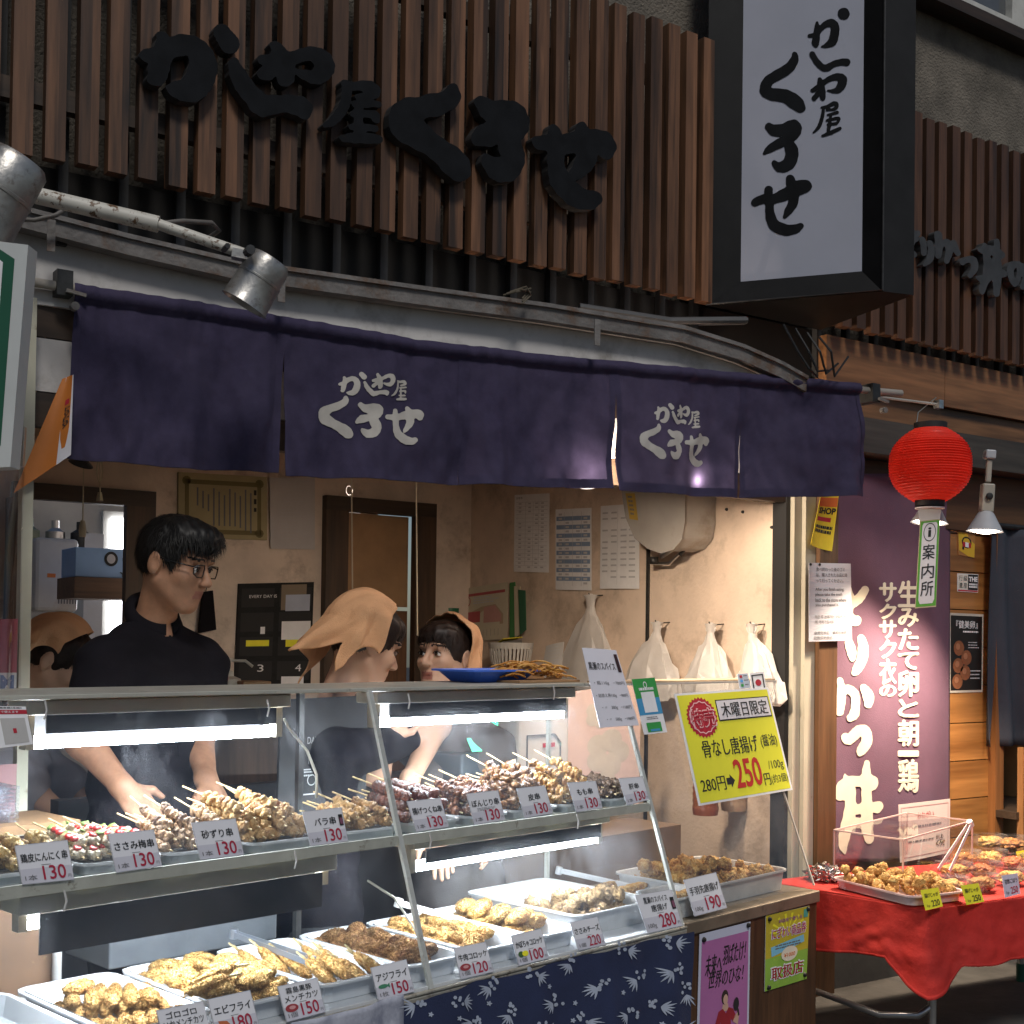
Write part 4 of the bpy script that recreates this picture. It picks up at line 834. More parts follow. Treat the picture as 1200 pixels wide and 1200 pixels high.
# measuring canister
c0 = hX(526, 743, 3.50); b = MB(); PLC = mat('clear green plastic', (.25, .30, .22), .25, .1, 8); b.lathe([(0, 0), (.045, 0), (.052, .10), (.052, .12)], PLC, c0, n=24); b.lathe([(.055, .11), (.056, .135), (0, .137)], plain('green lid', (.01, .13, .06), .4), c0, n=24); b.bar(c0+Vector((.02, 0, .08)), c0+Vector((.02, 0, .21)), .02, .006, PLC); b.bar(c0+Vector((0, .05, .05)), c0+Vector((.1, .05, .05)), .02, .01, DARKM)
obj('canister', b, None, 'clear canister with a green lid fixed to the right wall', 'canister', smooth=True, angle=40)
# wall shelf and basket
p = hX(598, 790, 3.45); b = MB(); b.box((3.30, p.y-.35, p.z-.02), (3.6, p.y+.30, p.z), TAN); obj('wall_shelf', b, None, 'narrow tan shelf under the white basket on the right wall', 'shelf')
p = hX(598, 786, 3.46); b = MB(); n = 34; PW = mat('white plastic', (.62, .60, .56), .45, .05, 8); rx, ry, hh = .095, .135, .135
el = lambda an, f, z: p+Vector((rx*f*math.cos(an), ry*f*math.sin(an), z))
for k in range(n):
    a0 = 2*math.pi*k/n; a1 = a0+2*math.pi/n*.55; vs = []
    for z, f in ((.03, .86), (.105, .97)): vs += [el(a0, f, z), el(a1, f, z), el(a1, f-.03, z), el(a0, f-.03, z)]
    b.hexa(vs, PW)
for z0, z1, f0, f1 in ((0, .03, .82, .86), (.105, .135, .97, 1.03)):
    b.lathe([(f0, z0), (f1, z1), (f1-.04, z1), (f0-.04, z0)], PW, p, n=34, sx=rx, sy=ry)
b.lathe([(0, 0), (.84, .002)], PW, p, n=34, sx=rx, sy=ry); obj('basket', b, None, 'white slotted plastic basket on the shelf under the map poster', 'basket')
b = MB(); q = [p+Vector((-.03, .10, .12)), p+Vector((-.06, -.02, .15)), p+Vector((.04, -.04, .16)), p+Vector((.05, .09, .14))]; b.slab(q, (0, 0, .004), plain('yellow packet', (.55, .45, .02))); b.slab([v+Vector((.02, .03, -.03)) for v in q], (0, 0, .02), plain('grey packet', (.12, .11, .10))); obj('packet', b, None, 'yellow packet sticking out of the white basket', 'packet')
s = Sheet([hX(640, 757, 3.45), hX(661, 752, 3.45), hX(657, 792, 3.4), hX(633, 796, 3.4)], bend=.01); s.lines(.2, .1, .9, .9, 8, GREY, 1, .2); s.make('loose_sheet', mat('greyish paper', (.5, .48, .46), .7, .05), 'loose printed sheet leaning between the basket and the tallest bag', 'paper')
# carrier bags on hooks
BAGM = mat('white plastic bag', (.82, .80, .78), .35, .04, 6, transl=.5, bump=1, bscale=16)
for hk, yb_, x0, x1, lab in (((692, 697), 800, 655, 722, 'tall white carrier bag hanging beside the typed list'), ((770, 729), 806, 733, 792, 'white carrier bag hanging below the grey metal box'), ((833, 731), 812, 803, 860, 'white carrier bag with a smooth round front, third hook from the left'), ((881, 731), 812, 862, 914, 'crumpled white carrier bag hanging nearest the metal post')):
    X = 3.53; h0 = hX(hk[0], hk[1], X); a = hX(x0, yb_, X); c = hX(x1, yb_, X); mid = (a+c)/2; wd = abs(a.y-c.y)/2; zt_, zb_ = h0.z, min(a.z, c.z)-.03; H_ = zt_-zb_
    rr = random.Random(hk[0]); n = 26; b = MB(); vs = []
    prof = [(.20, 0), (.14, .05), (.11, .12), (.15, .18), (.27, .25), (.42, .34), (.56, .44), (.70, .55), (.84, .67), (.96, .79), (1.02, .90), (1.0, 1.0)]
    rid = [rr.uniform(.74, 1.22) if k % 2 else rr.uniform(.92, 1.05) for k in range(n)]; tw = rr.uniform(-.5, .5); lean_ = rr.uniform(-.25, .25)
    for i, (f, t) in enumerate(prof):
        cy = h0.y+(mid.y-h0.y)*min(1, max(0, (t-.12)/.4))
        for k in range(n):
            an = 2*math.pi*(k+tw*t)/n; jit = 1+(rid[k]-1)*min(1, t*2.2)+rr.uniform(-.06, .06)*min(1, t*3); sd_ = math.sin(an)
            sh2 = .045*max(0, abs(sd_)-.72)*(1 if .26 < t < .55 else 0)
            vs.append(Vector((X+(.062*f*(1-.25*abs(sd_)) if t > .2 else .018*f/.15)*math.cos(an)*jit, cy+wd*f*sd_*jit+lean_*wd*.3*math.sin(t*3.1), zt_-H_*t+sh2+.018*rr.uniform(-1, 1)*min(1, t*1.5))))
    fs = []
    for i in range(len(prof)-1):
        for k in range(n):
            q = (i*n+k, i*n+(k+1) % n, (i+1)*n+(k+1) % n, (i+1)*n+k); fs += [(q[0], q[1], q[2]), (q[0], q[2], q[3])] if (i+k) % 2 else [(q[0], q[1], q[3]), (q[1], q[2], q[3])]
    b.add(vs, fs, BAGM); b.add(vs[-n:], [tuple(range(n))], BAGM); b.lathe([(.018, -.002), (.024, -.002), (.024, .002), (.018, .002)], BAGM, h0-Vector((0, 0, .018)), (1, .2, 0), 14)
    bo = obj('carrier_bag', b, None, lab, 'bag', 'carrier bags on wall hooks', smooth=True, angle=24)
    b = MB(); b.tube([h0+Vector((.07, 0, .0)), h0+Vector((-.004, 0, -.006)), h0+Vector((-.010, 0, .008))], .0028, DARKM, 6); obj('hook', b, bo)
# grey metal box with pipes high on the right wall
b = MB(); X0, X1 = 3.42, 3.595; out = [(728, 560), (801, 556), (800, 612), (797, 630), (788, 641), (775, 645), (760, 640), (745, 628), (735, 605)]
fr_ = [hX(x, y, X0) for x, y in out]; off = Vector((X1-X0, 0, 0)); k = len(fr_); GB = mat('grey enamel', (.34, .32, .30), .4, .1, 5, dirt=(.2, .15, .1))
b.add(fr_+[q+off for q in fr_], [tuple(range(k))]+[(i, (i+1) % k, (i+1) % k+k, i+k) for i in range(k)], GB)
s = Sheet(quadpx(lambda x, y: hX(x, y, X0-.003), (733, 578), (744, 578), (748, 610), (738, 608))); s.rect(0, 0, 1, 1, plain('yellow label', (.42, .28, .05))); s.lines(.2, .1, .8, .9, 5, INKG)
mbx = obj('meter_box', b, None, 'grey rounded metal box with a yellow label high on the right wall', 'metal box', bevel=.012); obj('label', s.ink, mbx)
b = MB(); xx = lambda x, y: hX(x, y, 3.52)
for k, pts in enumerate((((806, 560), (807, 590), (805, 620), (790, 642), (775, 652)), ((813, 560), (814, 600), (808, 632), (795, 650)), ((820, 575), (818, 605), (800, 640), (780, 660), (764, 660)))): b.tube([xx(*q)+Vector((.01*k, 0, 0)) for q in pts], .011-.002*k, STEEL if k != 1 else DARKM, 10)
b.lathe([(0, 0), (.02, 0), (.02, .03), (0, .03)], DARKM, xx(766, 661), n=12); obj('pipe_bundle', b, None, 'bent metal pipes running down beside the grey metal box', 'pipes', smooth=True)
b = MB()
for x, y in ((852, 597), (871, 600), (830, 620), (905, 618)): b.lathe([(0, 0), (.007, .001), (.005, .008), (0, .01)], BLACK, hX(x, y, 3.599), (-1, 0, 0), 8)
obj('wall_nails', b, None, 'few black nail heads in the bare right wall', 'nails')
# hanging light pulls and lamp at the left
b = MB(); CRD = plain('cream cord', (.50, .44, .32))
p = at(117, 540, 3.9); b.tube([p+Vector((0, 0, .5)), p+Vector((0, 0, .02))], .0022, CRD, 5); b.tube([p+Vector((.012*math.cos(t), .01*math.cos(t), -.03+.035*math.sin(t))) for t in np.linspace(0, 6.28, 12)], .0022, CRD, 5); b.tube([p, at(117, 577, 3.9)], .0022, CRD, 5); b.lathe([(0, 0), (.006, 0), (.011, -.026), (0, -.027)], CRD, at(117, 577, 3.9), n=10)
obj('pull_cord', b, None, 'cream pull cord tied in a loop, nearer the curtain hem', 'pull cord')
b = MB(); p = at(97, 556, 3.9); b.tube([p+Vector((0, 0, .4)), at(97, 610, 3.9)], .0022, CRD, 5); b.lathe([(0, 0), (.007, 0), (.012, -.03), (.01, -.05), (0, -.051)], CRD, at(97, 610, 3.9), n=10)
obj('pull_cord', b, None, 'long cream pull cord hanging below the small dark lamp', 'pull cord')
b = MB(); p = at(97, 536, 3.85); b.lathe([(.006, .03), (.012, .0), (.035, -.02), (.037, -.022), (.030, -.018), (0, -.004)], DARKM, p, (.3, .1, 1), 20); b.tube([p, p+Vector((0, 0, .3))], .006, DARKM, 8); obj('clip_lamp', b, None, 'small unlit dark clip lamp under the left end of the curtain', 'lamp', smooth=True, angle=50)
for x, y0, y1 in ((409, 575, 690), (485, 565, 745)):
    b = MB(); p = at(x, y0, 4.4); b.tube([p+Vector((0, 0, .35)), at(x+4, y1, 4.4)], .0025, CRD, 5)
    if x < 450: b.tube([p+Vector((.012*math.cos(t), 0, .016*math.sin(t))) for t in np.linspace(0, 6.28, 10)], .0025, STEEL, 5)
    obj('ceiling_cord', b, None, 'thin cord with a small ring hanging above the draped kerchief' if x < 450 else 'thin plain cord hanging left of the right wall papers', 'cord')
# back kitchen
yk = lambda x, y: hY(x, y, 6.8)
b = MB(); p0 = hY(40, 716, 6.6); p1 = hY(93, 632, 6.6); HW = mat('white enamel', (.55, .55, .54), .35, .06, 6, dirt=(.4, .3, .2)); b.box((p0.x, 6.6, p0.z), (p1.x, 6.78, p1.z), HW)
wh = obj('water_heater', b, None, 'white wall water heater in the back kitchen', 'water heater', bevel=.02)
b = MB(); [b.box((p1.x-.10+.014*k, 6.597, p0.z+.04), (p1.x-.094+.014*k, 6.6, p0.z+.13), INKG) for k in range(7)]; b.box((p0.x+.06, 6.597, p0.z+.17), (p0.x+.10, 6.6, p0.z+.19), plain('orange mark', (.7, .2, .05))); obj('grille', b, wh)
b = MB(); a = hY(84, 676, 6.1); c = hY(160, 676, 6.1); b.box((a.x, 6.05, a.z-.10), (c.x, 6.35, a.z), wood('shelf wood', (.07, .04, .025), (.16, .09, .05), 'X')); ks = obj('kitchen_shelf', b, None, 'brown wooden shelf holding a blue box in the back kitchen', 'shelf')
b = MB(); a2 = hY(86, 641, 6.1); BLB = mat('pale blue card', (.26, .42, .68), .5, .08, 4); b.box((a.x+.01, 6.08, a.z+.001), (c.x, 6.32, a2.z), BLB); s = Sheet([(c.x-.20, 6.078, a2.z), (c.x, 6.078, a2.z), (c.x, 6.078, a.z), (c.x-.20, 6.078, a.z)]); s.disc(.35, .35, .16, .25, BLACK); s.disc(.35, .35, .1, .16, GREY, 2); s.rect(.62, .3, .68, .4, BLACK); s.rect(.78, .3, .84, .4, BLACK); s.text('YOI', .55, .78, .95, .95, BLACK, .03)
bo = obj('carton', b, None, 'pale blue carton wrapped in clear film on the kitchen shelf', 'box', bevel=.004); obj('printing', s.ink, bo)
b = MB(); b.box((1.5, 7.0, 1.2), (1.9, 7.19, 1.95), mat('grey cabinet', (.42, .43, .44), .5, .1)); b.box((1.95, 6.9, 1.3), (2.05, 7.1, 2.0), plain('light bottle', (.5, .53, .58), .3)); obj('kitchen_cabinet', b, None, 'pale grey cabinet at the back of the kitchen', 'cabinet')
b = MB(); b.box((1.3, 6.9, 1.88), (2.2, 7.1, 1.90), DWOOD); 
for k in range(5): b.lathe([(0, 0), (.05, 0), (.05, .10), (.02, .12), (.02, .16), (0, .16)], [STEEL, DARKM, PLC][k % 3], (1.42+.13*k, 6.95, 1.90), n=16)
obj('pot_rack', b, None, 'high rack with pots in the back kitchen', 'rack', smooth=True, angle=40)
b = MB(); b.box((2.12, 7.15, 1.35), (2.9, 7.19, 2.15), AL); kw = obj('kitchen_window', b, None, 'bright window at the back of the kitchen, widened out of view to light it', 'window'); b = MB()
b.box((2.16, 7.13, 1.39), (2.86, 7.149, 2.11), mat('glowing pane', (.95, .96, 1.0), .3, .03, 3, emis=9)); obj('pane', b, kw)  # emission stands in for daylight; pane widened out of view to light the kitchen
b = MB()
for k in range(9): b.lathe([(0, 0), (.03, 0), (.032, .10+.012*(k % 3)), (.012, .14), (.012, .17), (0, .171)], [PLC, HW, DARKM, STEEL][k % 4], (1.34+.075*k, 6.45+.03*(k % 2), 1.02), n=14)
b.box((1.28, 6.38, .97), (2.1, 6.6, 1.019), DWOOD); b.box((1.3, 6.4, .03), (2.1, 6.58, .97), HW); obj('kitchen_counter', b, None, 'kitchen counter crowded with bottles under the water heater', 'counter', smooth=True, angle=40)
# cabinet with soap and jar between man and woman
p = at(262, 822, 4.3); b = MB(); b.box((p.x-.22, p.y-.05, .03), (p.x+.25, p.y+.35, p.z), wood('cabinet wood', (.05, .03, .02), (.12, .07, .04), 'Z')); obj('cabinet', b, None, 'brown cabinet carrying the soap bottle behind the counter', 'cabinet')
q = at(266, 818, 4.32); q.z = p.z; b = MB(); IV = mat('ivory plastic', (.60, .55, .44), .4, .05); b.lathe([(0, 0), (.048, 0), (.05, .05), (.045, .075), (.022, .085), (.02, .10), (.011, .105), (.008, .13), (.016, .13), (.016, .145), (0, .147)], IV, q, n=24); b.tube([q+Vector((0, 0, .137)), q+_r0*.06+Vector((0, 0, .137)), q+_r0*.085+Vector((0, 0, .118))], .005, IV, 8); obj('soap_dispenser', b, None, 'ivory pump soap bottle standing right of the man', 'soap bottle', smooth=True, angle=40)
q = at(250, 822, 4.2); q.z = p.z; b = MB(); b.lathe([(0, 0), (.045, 0), (.045, .075), (0, .075)], mat('dark red label', (.16, .012, .012), .35, .2), q, n=24); jr = obj('coffee_jar', b, None, 'dark red jar standing in front of the soap bottle', 'jar', smooth=True, angle=40); b = MB(); b.lathe([(.047, .072), (.047, .09), (0, .092)], plain('red lid', (.35, .01, .015), .35), q, n=24); obj('lid', b, jr, smooth=True, angle=40)
b = MB(); q = at(285, 822, 4.25); b.box((q.x, q.y, p.z+.001), (q.x+.10, q.y+.1, p.z+.07), mat('cardboard', (.30, .18, .09), .8, .1)); obj('carton', b, None, 'small brown carton right of the soap bottle', 'box', bevel=.004)
# things seen through the glass
s = Sheet(quadpx(lambda x, y: hD(x, y, .72), (330, 820), (432, 815), (428, 945), (325, 955)), .01); CH = plain('chalk', (.35, .35, .36))
s.text('DAILY TIME', .30, .34, .62, .40, CH, 0, 1); s.ring(.36, .72, .05, .05, .2, CH); s.frame(.25, .62, .42, .85, .012, .012, CH); s.frame(.32, .48, .38, .58, .012, .012, CH)
s.poly([(.66, .5), (.70, .5), (.68, .4)], CH); s.poly([(.72, .72), (.80, .72), (.765, .55)], CH); s.ring(.6, .85, .03, .05, .25, CH); s.ring(.75, .85, .04, .04, .25, CH); s.lines(.26, .64, .4, .70, 2, CH)
s.make('chalkboard', mat('blackboard', (.022, .022, .024), .8, .3, 5), 'blackboard with white chalk drawings seen through the left case', 'chalkboard')
s = Sheet(quadpx(lambda x, y: hD(x, y, .86), (664, 812), (752, 800), (748, 945), (660, 945)), .01); CLD = plain('cream cloud print', (.52, .46, .40)); 
for u, v, r_ in ((.42, .22, .16), (.55, .55, .26), (.50, .86, .22)): [s.disc(u+r_*.6*math.cos(t), v+r_*.42*math.sin(t), r_*.55, r_*.36, CLD, 1+.2*i, 20) for i, t in enumerate(np.linspace(0, 6.28, 6)[:-1])]
s.make('pink_board', mat('pale pink board', (.62, .46, .42), .7, .06, 3), 'pale pink board with cream cloud shapes behind the right case', 'board')
b = MB(); b.cbox(1.12, 1.38, .80, 1.1, .80, 1.20, mat('white appliance', (.56, .52, .49), .4, .04)); ap = obj('microwave', b, None, 'white box appliance behind the right end of the case', 'appliance', bevel=.012)
b = MB(); f = lambda s_, z: W(s_, .797, z); b.tube([f(1.16, .88), f(1.30, .88), f(1.33, .91), f(1.33, 1.10), f(1.30, 1.13), f(1.16, 1.13), f(1.16, .88)], .003, INKG, 6); b.cbox(1.24, 1.30, .796, .7995, 1.085, 1.10, RED); obj('door_seam', b, ap)
b = MB(); b.cbox(.72, .93, .66, .9, 1.0, 1.10, mat('dark register', (.06, .07, .08), .4, .2)); cr_ = obj('cash_register', b, None, 'dark cash register with green lit displays', 'cash register', bevel=.008)
b = MB(); GRN = mat('green display', (.15, .9, .5), .4, .02, emis=1.0)
b.slab([W(.76, .655, 1.105), W(.84, .655, 1.105), W(.86, .70, 1.14), W(.78, .70, 1.14)], (0, 0, .004), GRN); b.slab([W(.87, .72, 1.16), W(.94, .72, 1.16), W(.94, .72, 1.20), W(.87, .72, 1.20)], CN*.01, GRN); b.cbox(.90, .905, .73, .74, 1.10, 1.16, DARKM); obj('display', b, cr_)
for px, lab, lm, cm in ((826, 'jar of red seasoning with a green lid behind the right tray', plain('jade lid', (.02, .20, .12), .4), mat('red brown spice', (.22, .07, .035), .35, .2)), (859, 'clear jar with a brown lid behind the right tray', plain('brown lid', (.17, .085, .035), .5), mat('tan contents', (.30, .20, .13), .3, .15))):
    q = hD(px, 1010, .66); q.z = .80; b = MB(); b.lathe([(0, 0), (.047, 0), (.05, .02)] + [(.05-.003*(k % 2), .03+.012*k) for k in range(8)] + [(.045, .135)], cm, q, n=28); j = obj('jar', b, None, lab, 'jar', smooth=True, angle=60); b = MB(); b.lathe([(.052, .13), (.053, .155), (.048, .162), (0, .162)], lm, q, n=28); obj('lid', b, j, smooth=True, angle=40)
b = MB(); b.cbox(1.02, 1.72, .56, .80, .60, .80, mat('brown shelf board', (.13, .085, .055), .6, .2)); obj('shelf_block', b, None, 'brown shelf block carrying the two jars', 'shelf')
b = MB(); b.cbox(-.93, -.60, .66, .70, .4, .98, mat('worn brown board', (.14, .075, .04), .6, .25, 5, dirt=(.3, .2, .1), dscale=9, dlo=.64, dhi=.7)); obj('side_board', b, None, 'worn brown board behind the lower left shelf', 'board')
b = MB(); b.tube([W(-.60, .64, .5), W(-.60, .64, .97)], .011, WHP, 10); obj('white_pipe', b, None, 'white vertical pipe in front of the worn brown board', 'pipe', smooth=True)
b = MB(); SB = mat('blue grey steel', (.17, .185, .205), .35, .15, 8, metal=.5); b.cbox(-.50, -.02, .58, .80, .66, .76, SB); fz = obj('sauce_well', b, None, 'blue grey steel well with a glass hood behind the lower left trays', 'steel well', bevel=.004)
b = MB(); GLB = glass('hood glass', (.9, .93, .95), .05); b.cbox(-.50, -.02, .585, .79, .762, .86, GLB); obj('hood', b, fz)
b = MB()
for a_, c_ in ((W(-.50, .585, .86), W(-.02, .585, .86)), (W(-.02, .585, .762), W(-.02, .585, .86)), (W(-.02, .585, .86), W(-.02, .79, .86))): b.tube([a_, c_], .004, STEEL, 6)
obj('hood_edge', b, fz)
b = MB(); b.cbox(-1.0, -.62, .50, .72, 1.015, 1.035, TAN); b.cbox(-.98, -.96, .5, .7, .985, 1.014, TAN); b.cbox(-.66, -.64, .5, .7, .985, 1.014, TAN); obj('wooden_stand', b, None, 'low wooden stand holding clear lids at the left of the case', 'stand')
b = MB(); CLR = glass('clear lid plastic', (.93, .95, .97), .16, dscale=30)
for k in range(9): b.cbox(-.93+.002*k, -.74, .55, .68, 1.036+.009*k, 1.043+.009*k, CLR)
obj('lid_stack', b, None, 'stack of clear plastic lids on the wooden stand', 'lids')
b = MB(); b.cbox(-.3, 1.9, 1.25, 1.3, .03, .98, mat('dark back unit', (.025, .027, .032), .6, .3)); obj('back_unit', b, None, 'long dark unit across the shop behind the counter', 'unit')
# ================================================================== the counter, the display case and its food
RB = mat('red brown board', (.045, .014, .012), .6, .3, 7, dirt=(.02, .012, .01), dscale=9); RAIL = mat('worn steel rail', (.42, .40, .34), .5, .15, 18, metal=.35, dirt=(.14, .11, .08), dscale=26, dlo=.52, dhi=.66)
CTW = wood('counter side wood', (.04, .018, .008), (.12, .055, .024), 'Z', scale=7, rough=.5)
ct = thing('counter', 'dark wooden serving counter with a worn steel front rail', 'counter', W(.3, .3, .03))
b = MB(); b.cbox(-1.35, .985, 0, .62, .03, .598, RB); obj('base', b, ct)
b = MB(); b.cbox(-1.35, .985, -.012, .62, .60, .631, RAIL); b.cbox(-1.35, .985, -.014, -.002, .632, .640, RAIL); obj('rail', b, ct, bevel=.003)
b = MB(); b.cbox(.988, 1.712, .0, .62, .03, .606, CTW); obj('cabinet', b, ct)
b = MB(); b.cbox(.988, 1.72, -.008, .62, .608, .645, mat('worn counter top', (.23, .185, .135), .4, .2, 9, metal=.3, dirt=(.09, .06, .04), dscale=13)); obj('top', b, ct, bevel=.003)
dc = thing('display_case', 'two-tier glass display case of fried food and skewers lit by white tubes', 'display case', W(-.2, .25, .632))
SHELF = mat('pale shelf edge', (.52, .53, .47), .4, .1, 15, metal=.25, dirt=(.2, .17, .12), dscale=24, dlo=.6, dhi=.7); CRS = mat('cream batten', (.46, .40, .30), .45, .06, 8); BKP = mat('matte black plate', (.012, .012, .014), .8, .3, 9)
b = MB(); b.cbox(-1.35, .975, .0, .55, .6325, .645, mat('case floor', (.60, .62, .64), .35, .06, 9)); obj('floor', b, dc)
b = MB(); b.cbox(-1.35, .975, gd(.974)+.004, .52, .964, .974, glass('shelf glass', (.88, .95, .93), .05)); b.cbox(-1.35, .975, gd(.974)-.004, gd(.974)+.003, .958, .982, SHELF); obj('shelf', b, dc)
TOPM = mat('case top', (.50, .49, .43), .4, .1, 12, metal=.2, dirt=(.22, .18, .13), dscale=22, dlo=.6, dhi=.7)
b = MB(); b.cbox(-1.35, .862, gd(1.32)-.002, .56, 1.322, 1.332, TOPM); obj('top', b, dc, bevel=.002)
G1 = glass('case glass', (.96, .972, .98), .0135, .9, 3.2, (1, 1, .35))
def pane(s0, s1, z0, z1, m=G1, th=.004):
    b = MB(); q = [W(s0, gd(z0), z0), W(s1, gd(z0), z0), W(s1, gd(z1), z1), W(s0, gd(z1), z1)]; b.slab(q, CN*th, m); return b
for s0, s1 in ((-1.35, -.006), (.006, .966)):
    obj('pane', pane(s0, s1, .985, 1.319), dc); obj('pane', pane(s0, s1, .642, .957), dc)
for s_ in (0, .972):
    b = MB(); b.bar(W(s_, gd(.63)-.004, .63), W(s_, gd(1.325)-.004, 1.325), .013, .010, mat('pale edge strip', (.55, .56, .52), .4, .1, 15, metal=.3, dirt=(.2, .18, .15), dscale=30), CN); obj('edge_strip', b, dc)
b = MB(); b.bar(W(-.0, .52, .64), W(-.0, .52, 1.32), .016, .016, DARKM, CN); b.bar(W(.965, .52, .64), W(.965, .52, 1.32), .012, .012, SHELF, CN)
obj('rear_frame', b, dc)
b = MB(); b.add([W(.972, gd(.642), .642), W(.972, .52, .642), W(.972, .52, 1.32), W(.972, gd(1.32), 1.32)], [(0, 1, 2, 3)], G1); obj('end_pane', b, dc)
b = MB(); TRA = plain('ivory edge trim', (.6, .58, .5), .4); b.tube([hD(333, 842, .33), hD(338, 852, .33), hD(360, 880, .33), hD(371, 908, .33), hD(371, 935, .33)], .0035, TRA, 6); b.tube([hD(431, 1032, .2), hD(462, 1052, .2), hD(487, 1090, .12), hD(510, 1150, .05)], .003, TRA, 6); obj('edge_trim', b, dc, smooth=True)
TUBE = mat('lit tube', (.86, .93, 1.0), .4, 0, 4, emis=150)
def fixture(pl, pr, d, zbat, bat, plate, front):
    a, c = hD(*pl, d), hD(*pr, d); sa, sc_ = (a-P0).dot(CS), (c-P0).dot(CS); z = (a.z+c.z)/2
    b = MB(); b.cbox(sa-.03, sc_+.03, d-.036, d+.05, bat[0], bat[1], CRS); f = obj('light_fixture', b, dc, bevel=.003)
    b = MB(); b.cbox(sa+.012, sc_-.012, plate[2], plate[2]+.004, plate[0], plate[1], BKP); obj('reflector_or_baffle', b, f)
    if bat[1] > 1.2: b = MB(); b.cbox(sa+.012, sc_-.012, d+.030, d+.033, z-.004, bat[0]-.0005, BKP); obj('reflector_or_baffle', b, f)  # rear plate added to block tube light going back to the faces
    b = MB(); b.tube([W(sa+.005, d, z), W(sc_-.005, d, z)], .0135, TUBE, 14); obj('tube', b, f, smooth=True, angle=50)
    b = MB(); 
    for s_ in (sa-.012, sc_+.012): b.cbox(s_-.009, s_+.009, d-.014, d+.014, z-.014, bat[0]-.001, CRS)
    obj('socket', b, f)
fixture((38, 868), (318, 859), .31, 0, (1.287, 1.3195), (1.243, 1.286), 0) if 0 else None
for (pl_, pr_, d, bat, pz, pd) in (((38, 867), (318, 859), .31, (1.289, 1.3195), (1.251, 1.2885), .274), ((442, 846), (656, 836), .31, (1.289, 1.3195), (1.251, 1.2885), .274),
                                   ((30, 1086), (372, 1026), .185, (.915, .9575), (.835, .914), .150), ((484, 1017), (696, 981), .20, (.931, .9575), (.893, .930), .164)):
    fixture(pl_, pr_, d, 0, bat, (pz[0], pz[1], pd), 0)
for x, y, d in ((52, 832, .25), (313, 830, .25), (345, 1008, .13), (75, 1056, .13), (478, 822, .25), (648, 812, .25), (503, 985, .13), (676, 963, .13)):
    b = MB(); p = hD(x, y, d-.035); b.tube([p+Vector((0, 0, .02)), p+Vector((.004, -.003, 0)), p+Vector((-.002, -.006, -.018))], .0022, WHP, 5); obj('cable_tie', b, dc)

# ------------------------------------------------------------------ trays
def rrect(w_, l_, r_, z, n=5):
    o = []
    for cx, cy, a0 in ((w_/2-r_, l_/2-r_, 0), (-w_/2+r_, l_/2-r_, 90), (-w_/2+r_, -l_/2+r_, 180), (w_/2-r_, -l_/2+r_, 270)):
        for i in range(n+1): a = math.radians(a0+90*i/n); o.append((cx+r_*math.cos(a), cy+r_*math.sin(a), z))
    return o
def tray_mb(w_, l_, h_, m, flare=.012, rim=.010, r_=.028, n=5):
    loops = [rrect(w_-2*flare, l_-2*flare, r_, 0, n), rrect(w_-2*rim, l_-2*rim, r_+.006, h_, n), rrect(w_, l_, r_+.012, h_+.001, n), rrect(w_, l_, r_+.012, h_-.005, n)]
    inner = [rrect(w_-2*flare-.004, l_-2*flare-.004, r_, .003, n), rrect(w_-2*rim-.004, l_-2*rim-.004, r_+.006, h_+.0005, n)]
    b = MB(); k = len(loops[0]); vs = [p for L in loops for p in L]; b.add(vs, [(i*k+j, i*k+(j+1) % k, (i+1)*k+(j+1) % k, (i+1)*k+j) for i in range(3) for j in range(k)] + [tuple(range(k))[::-1]], m)
    vs = [p for L in inner for p in L]; b.add(vs, [(j, k+j, k+(j+1) % k, (j+1) % k) for j in range(k)] + [tuple(range(k))], m); return b
TR = mat('tray steel', (.68, .69, .70), .34, .06, 20, metal=.15, bump=.04); ENA = mat('white enamel tray', (.74, .76, .79), .25, .03, 6, coat=.3); RACK = mat('rack wire', (.30, .29, .27), .3, .1, 20, metal=1)
def place(o, s_, d, z, rz=0): o.location = W(s_, d, z); o.rotation_euler = (0, 0, _a+rz); return o
UP_T = [(-1.0, -.805), (-.80, -.612), (-.607, -.425), (-.405, -.185), (-.15, .035), (.06, .24), (.25, .415), (.43, .61), (.625, .80), (.815, .965)]
UPN = ['garlic chicken skin', 'plum topped chicken', 'gizzard', 'big pale pork belly', 'small pale pork belly', 'dark meatball', 'dark tail meat', 'glossy brown skin', 'golden thigh', 'dark liver']
for (s0, s1), nm in zip(UP_T, UPN):
    o = obj('steel_tray', tray_mb(s1-s0, .30, .024, TR, .012, .007, .022), None, 'shallow steel tray under the %s skewers' % nm, 'tray', 'steel trays on the upper shelf', smooth=True, origin=(0, 0, 0), angle=40)
    b = MB(); w_ = s1-s0-.035
    for k in range(15): y = -.125+.25*k/14; b.tube([(-w_/2, y, .017), (w_/2, y, .017)], .0016, RACK, 4)
    b.tube([(-w_/2+.01, -.13, .0145), (-w_/2+.01, .13, .0145)], .002, RACK, 5); b.tube([(w_/2-.01, -.13, .0145), (w_/2-.01, .13, .0145)], .002, RACK, 5)
    r_ = obj('rack', b, o); place(o, (s0+s1)/2, gd(.974)+.022+.15, .9755)

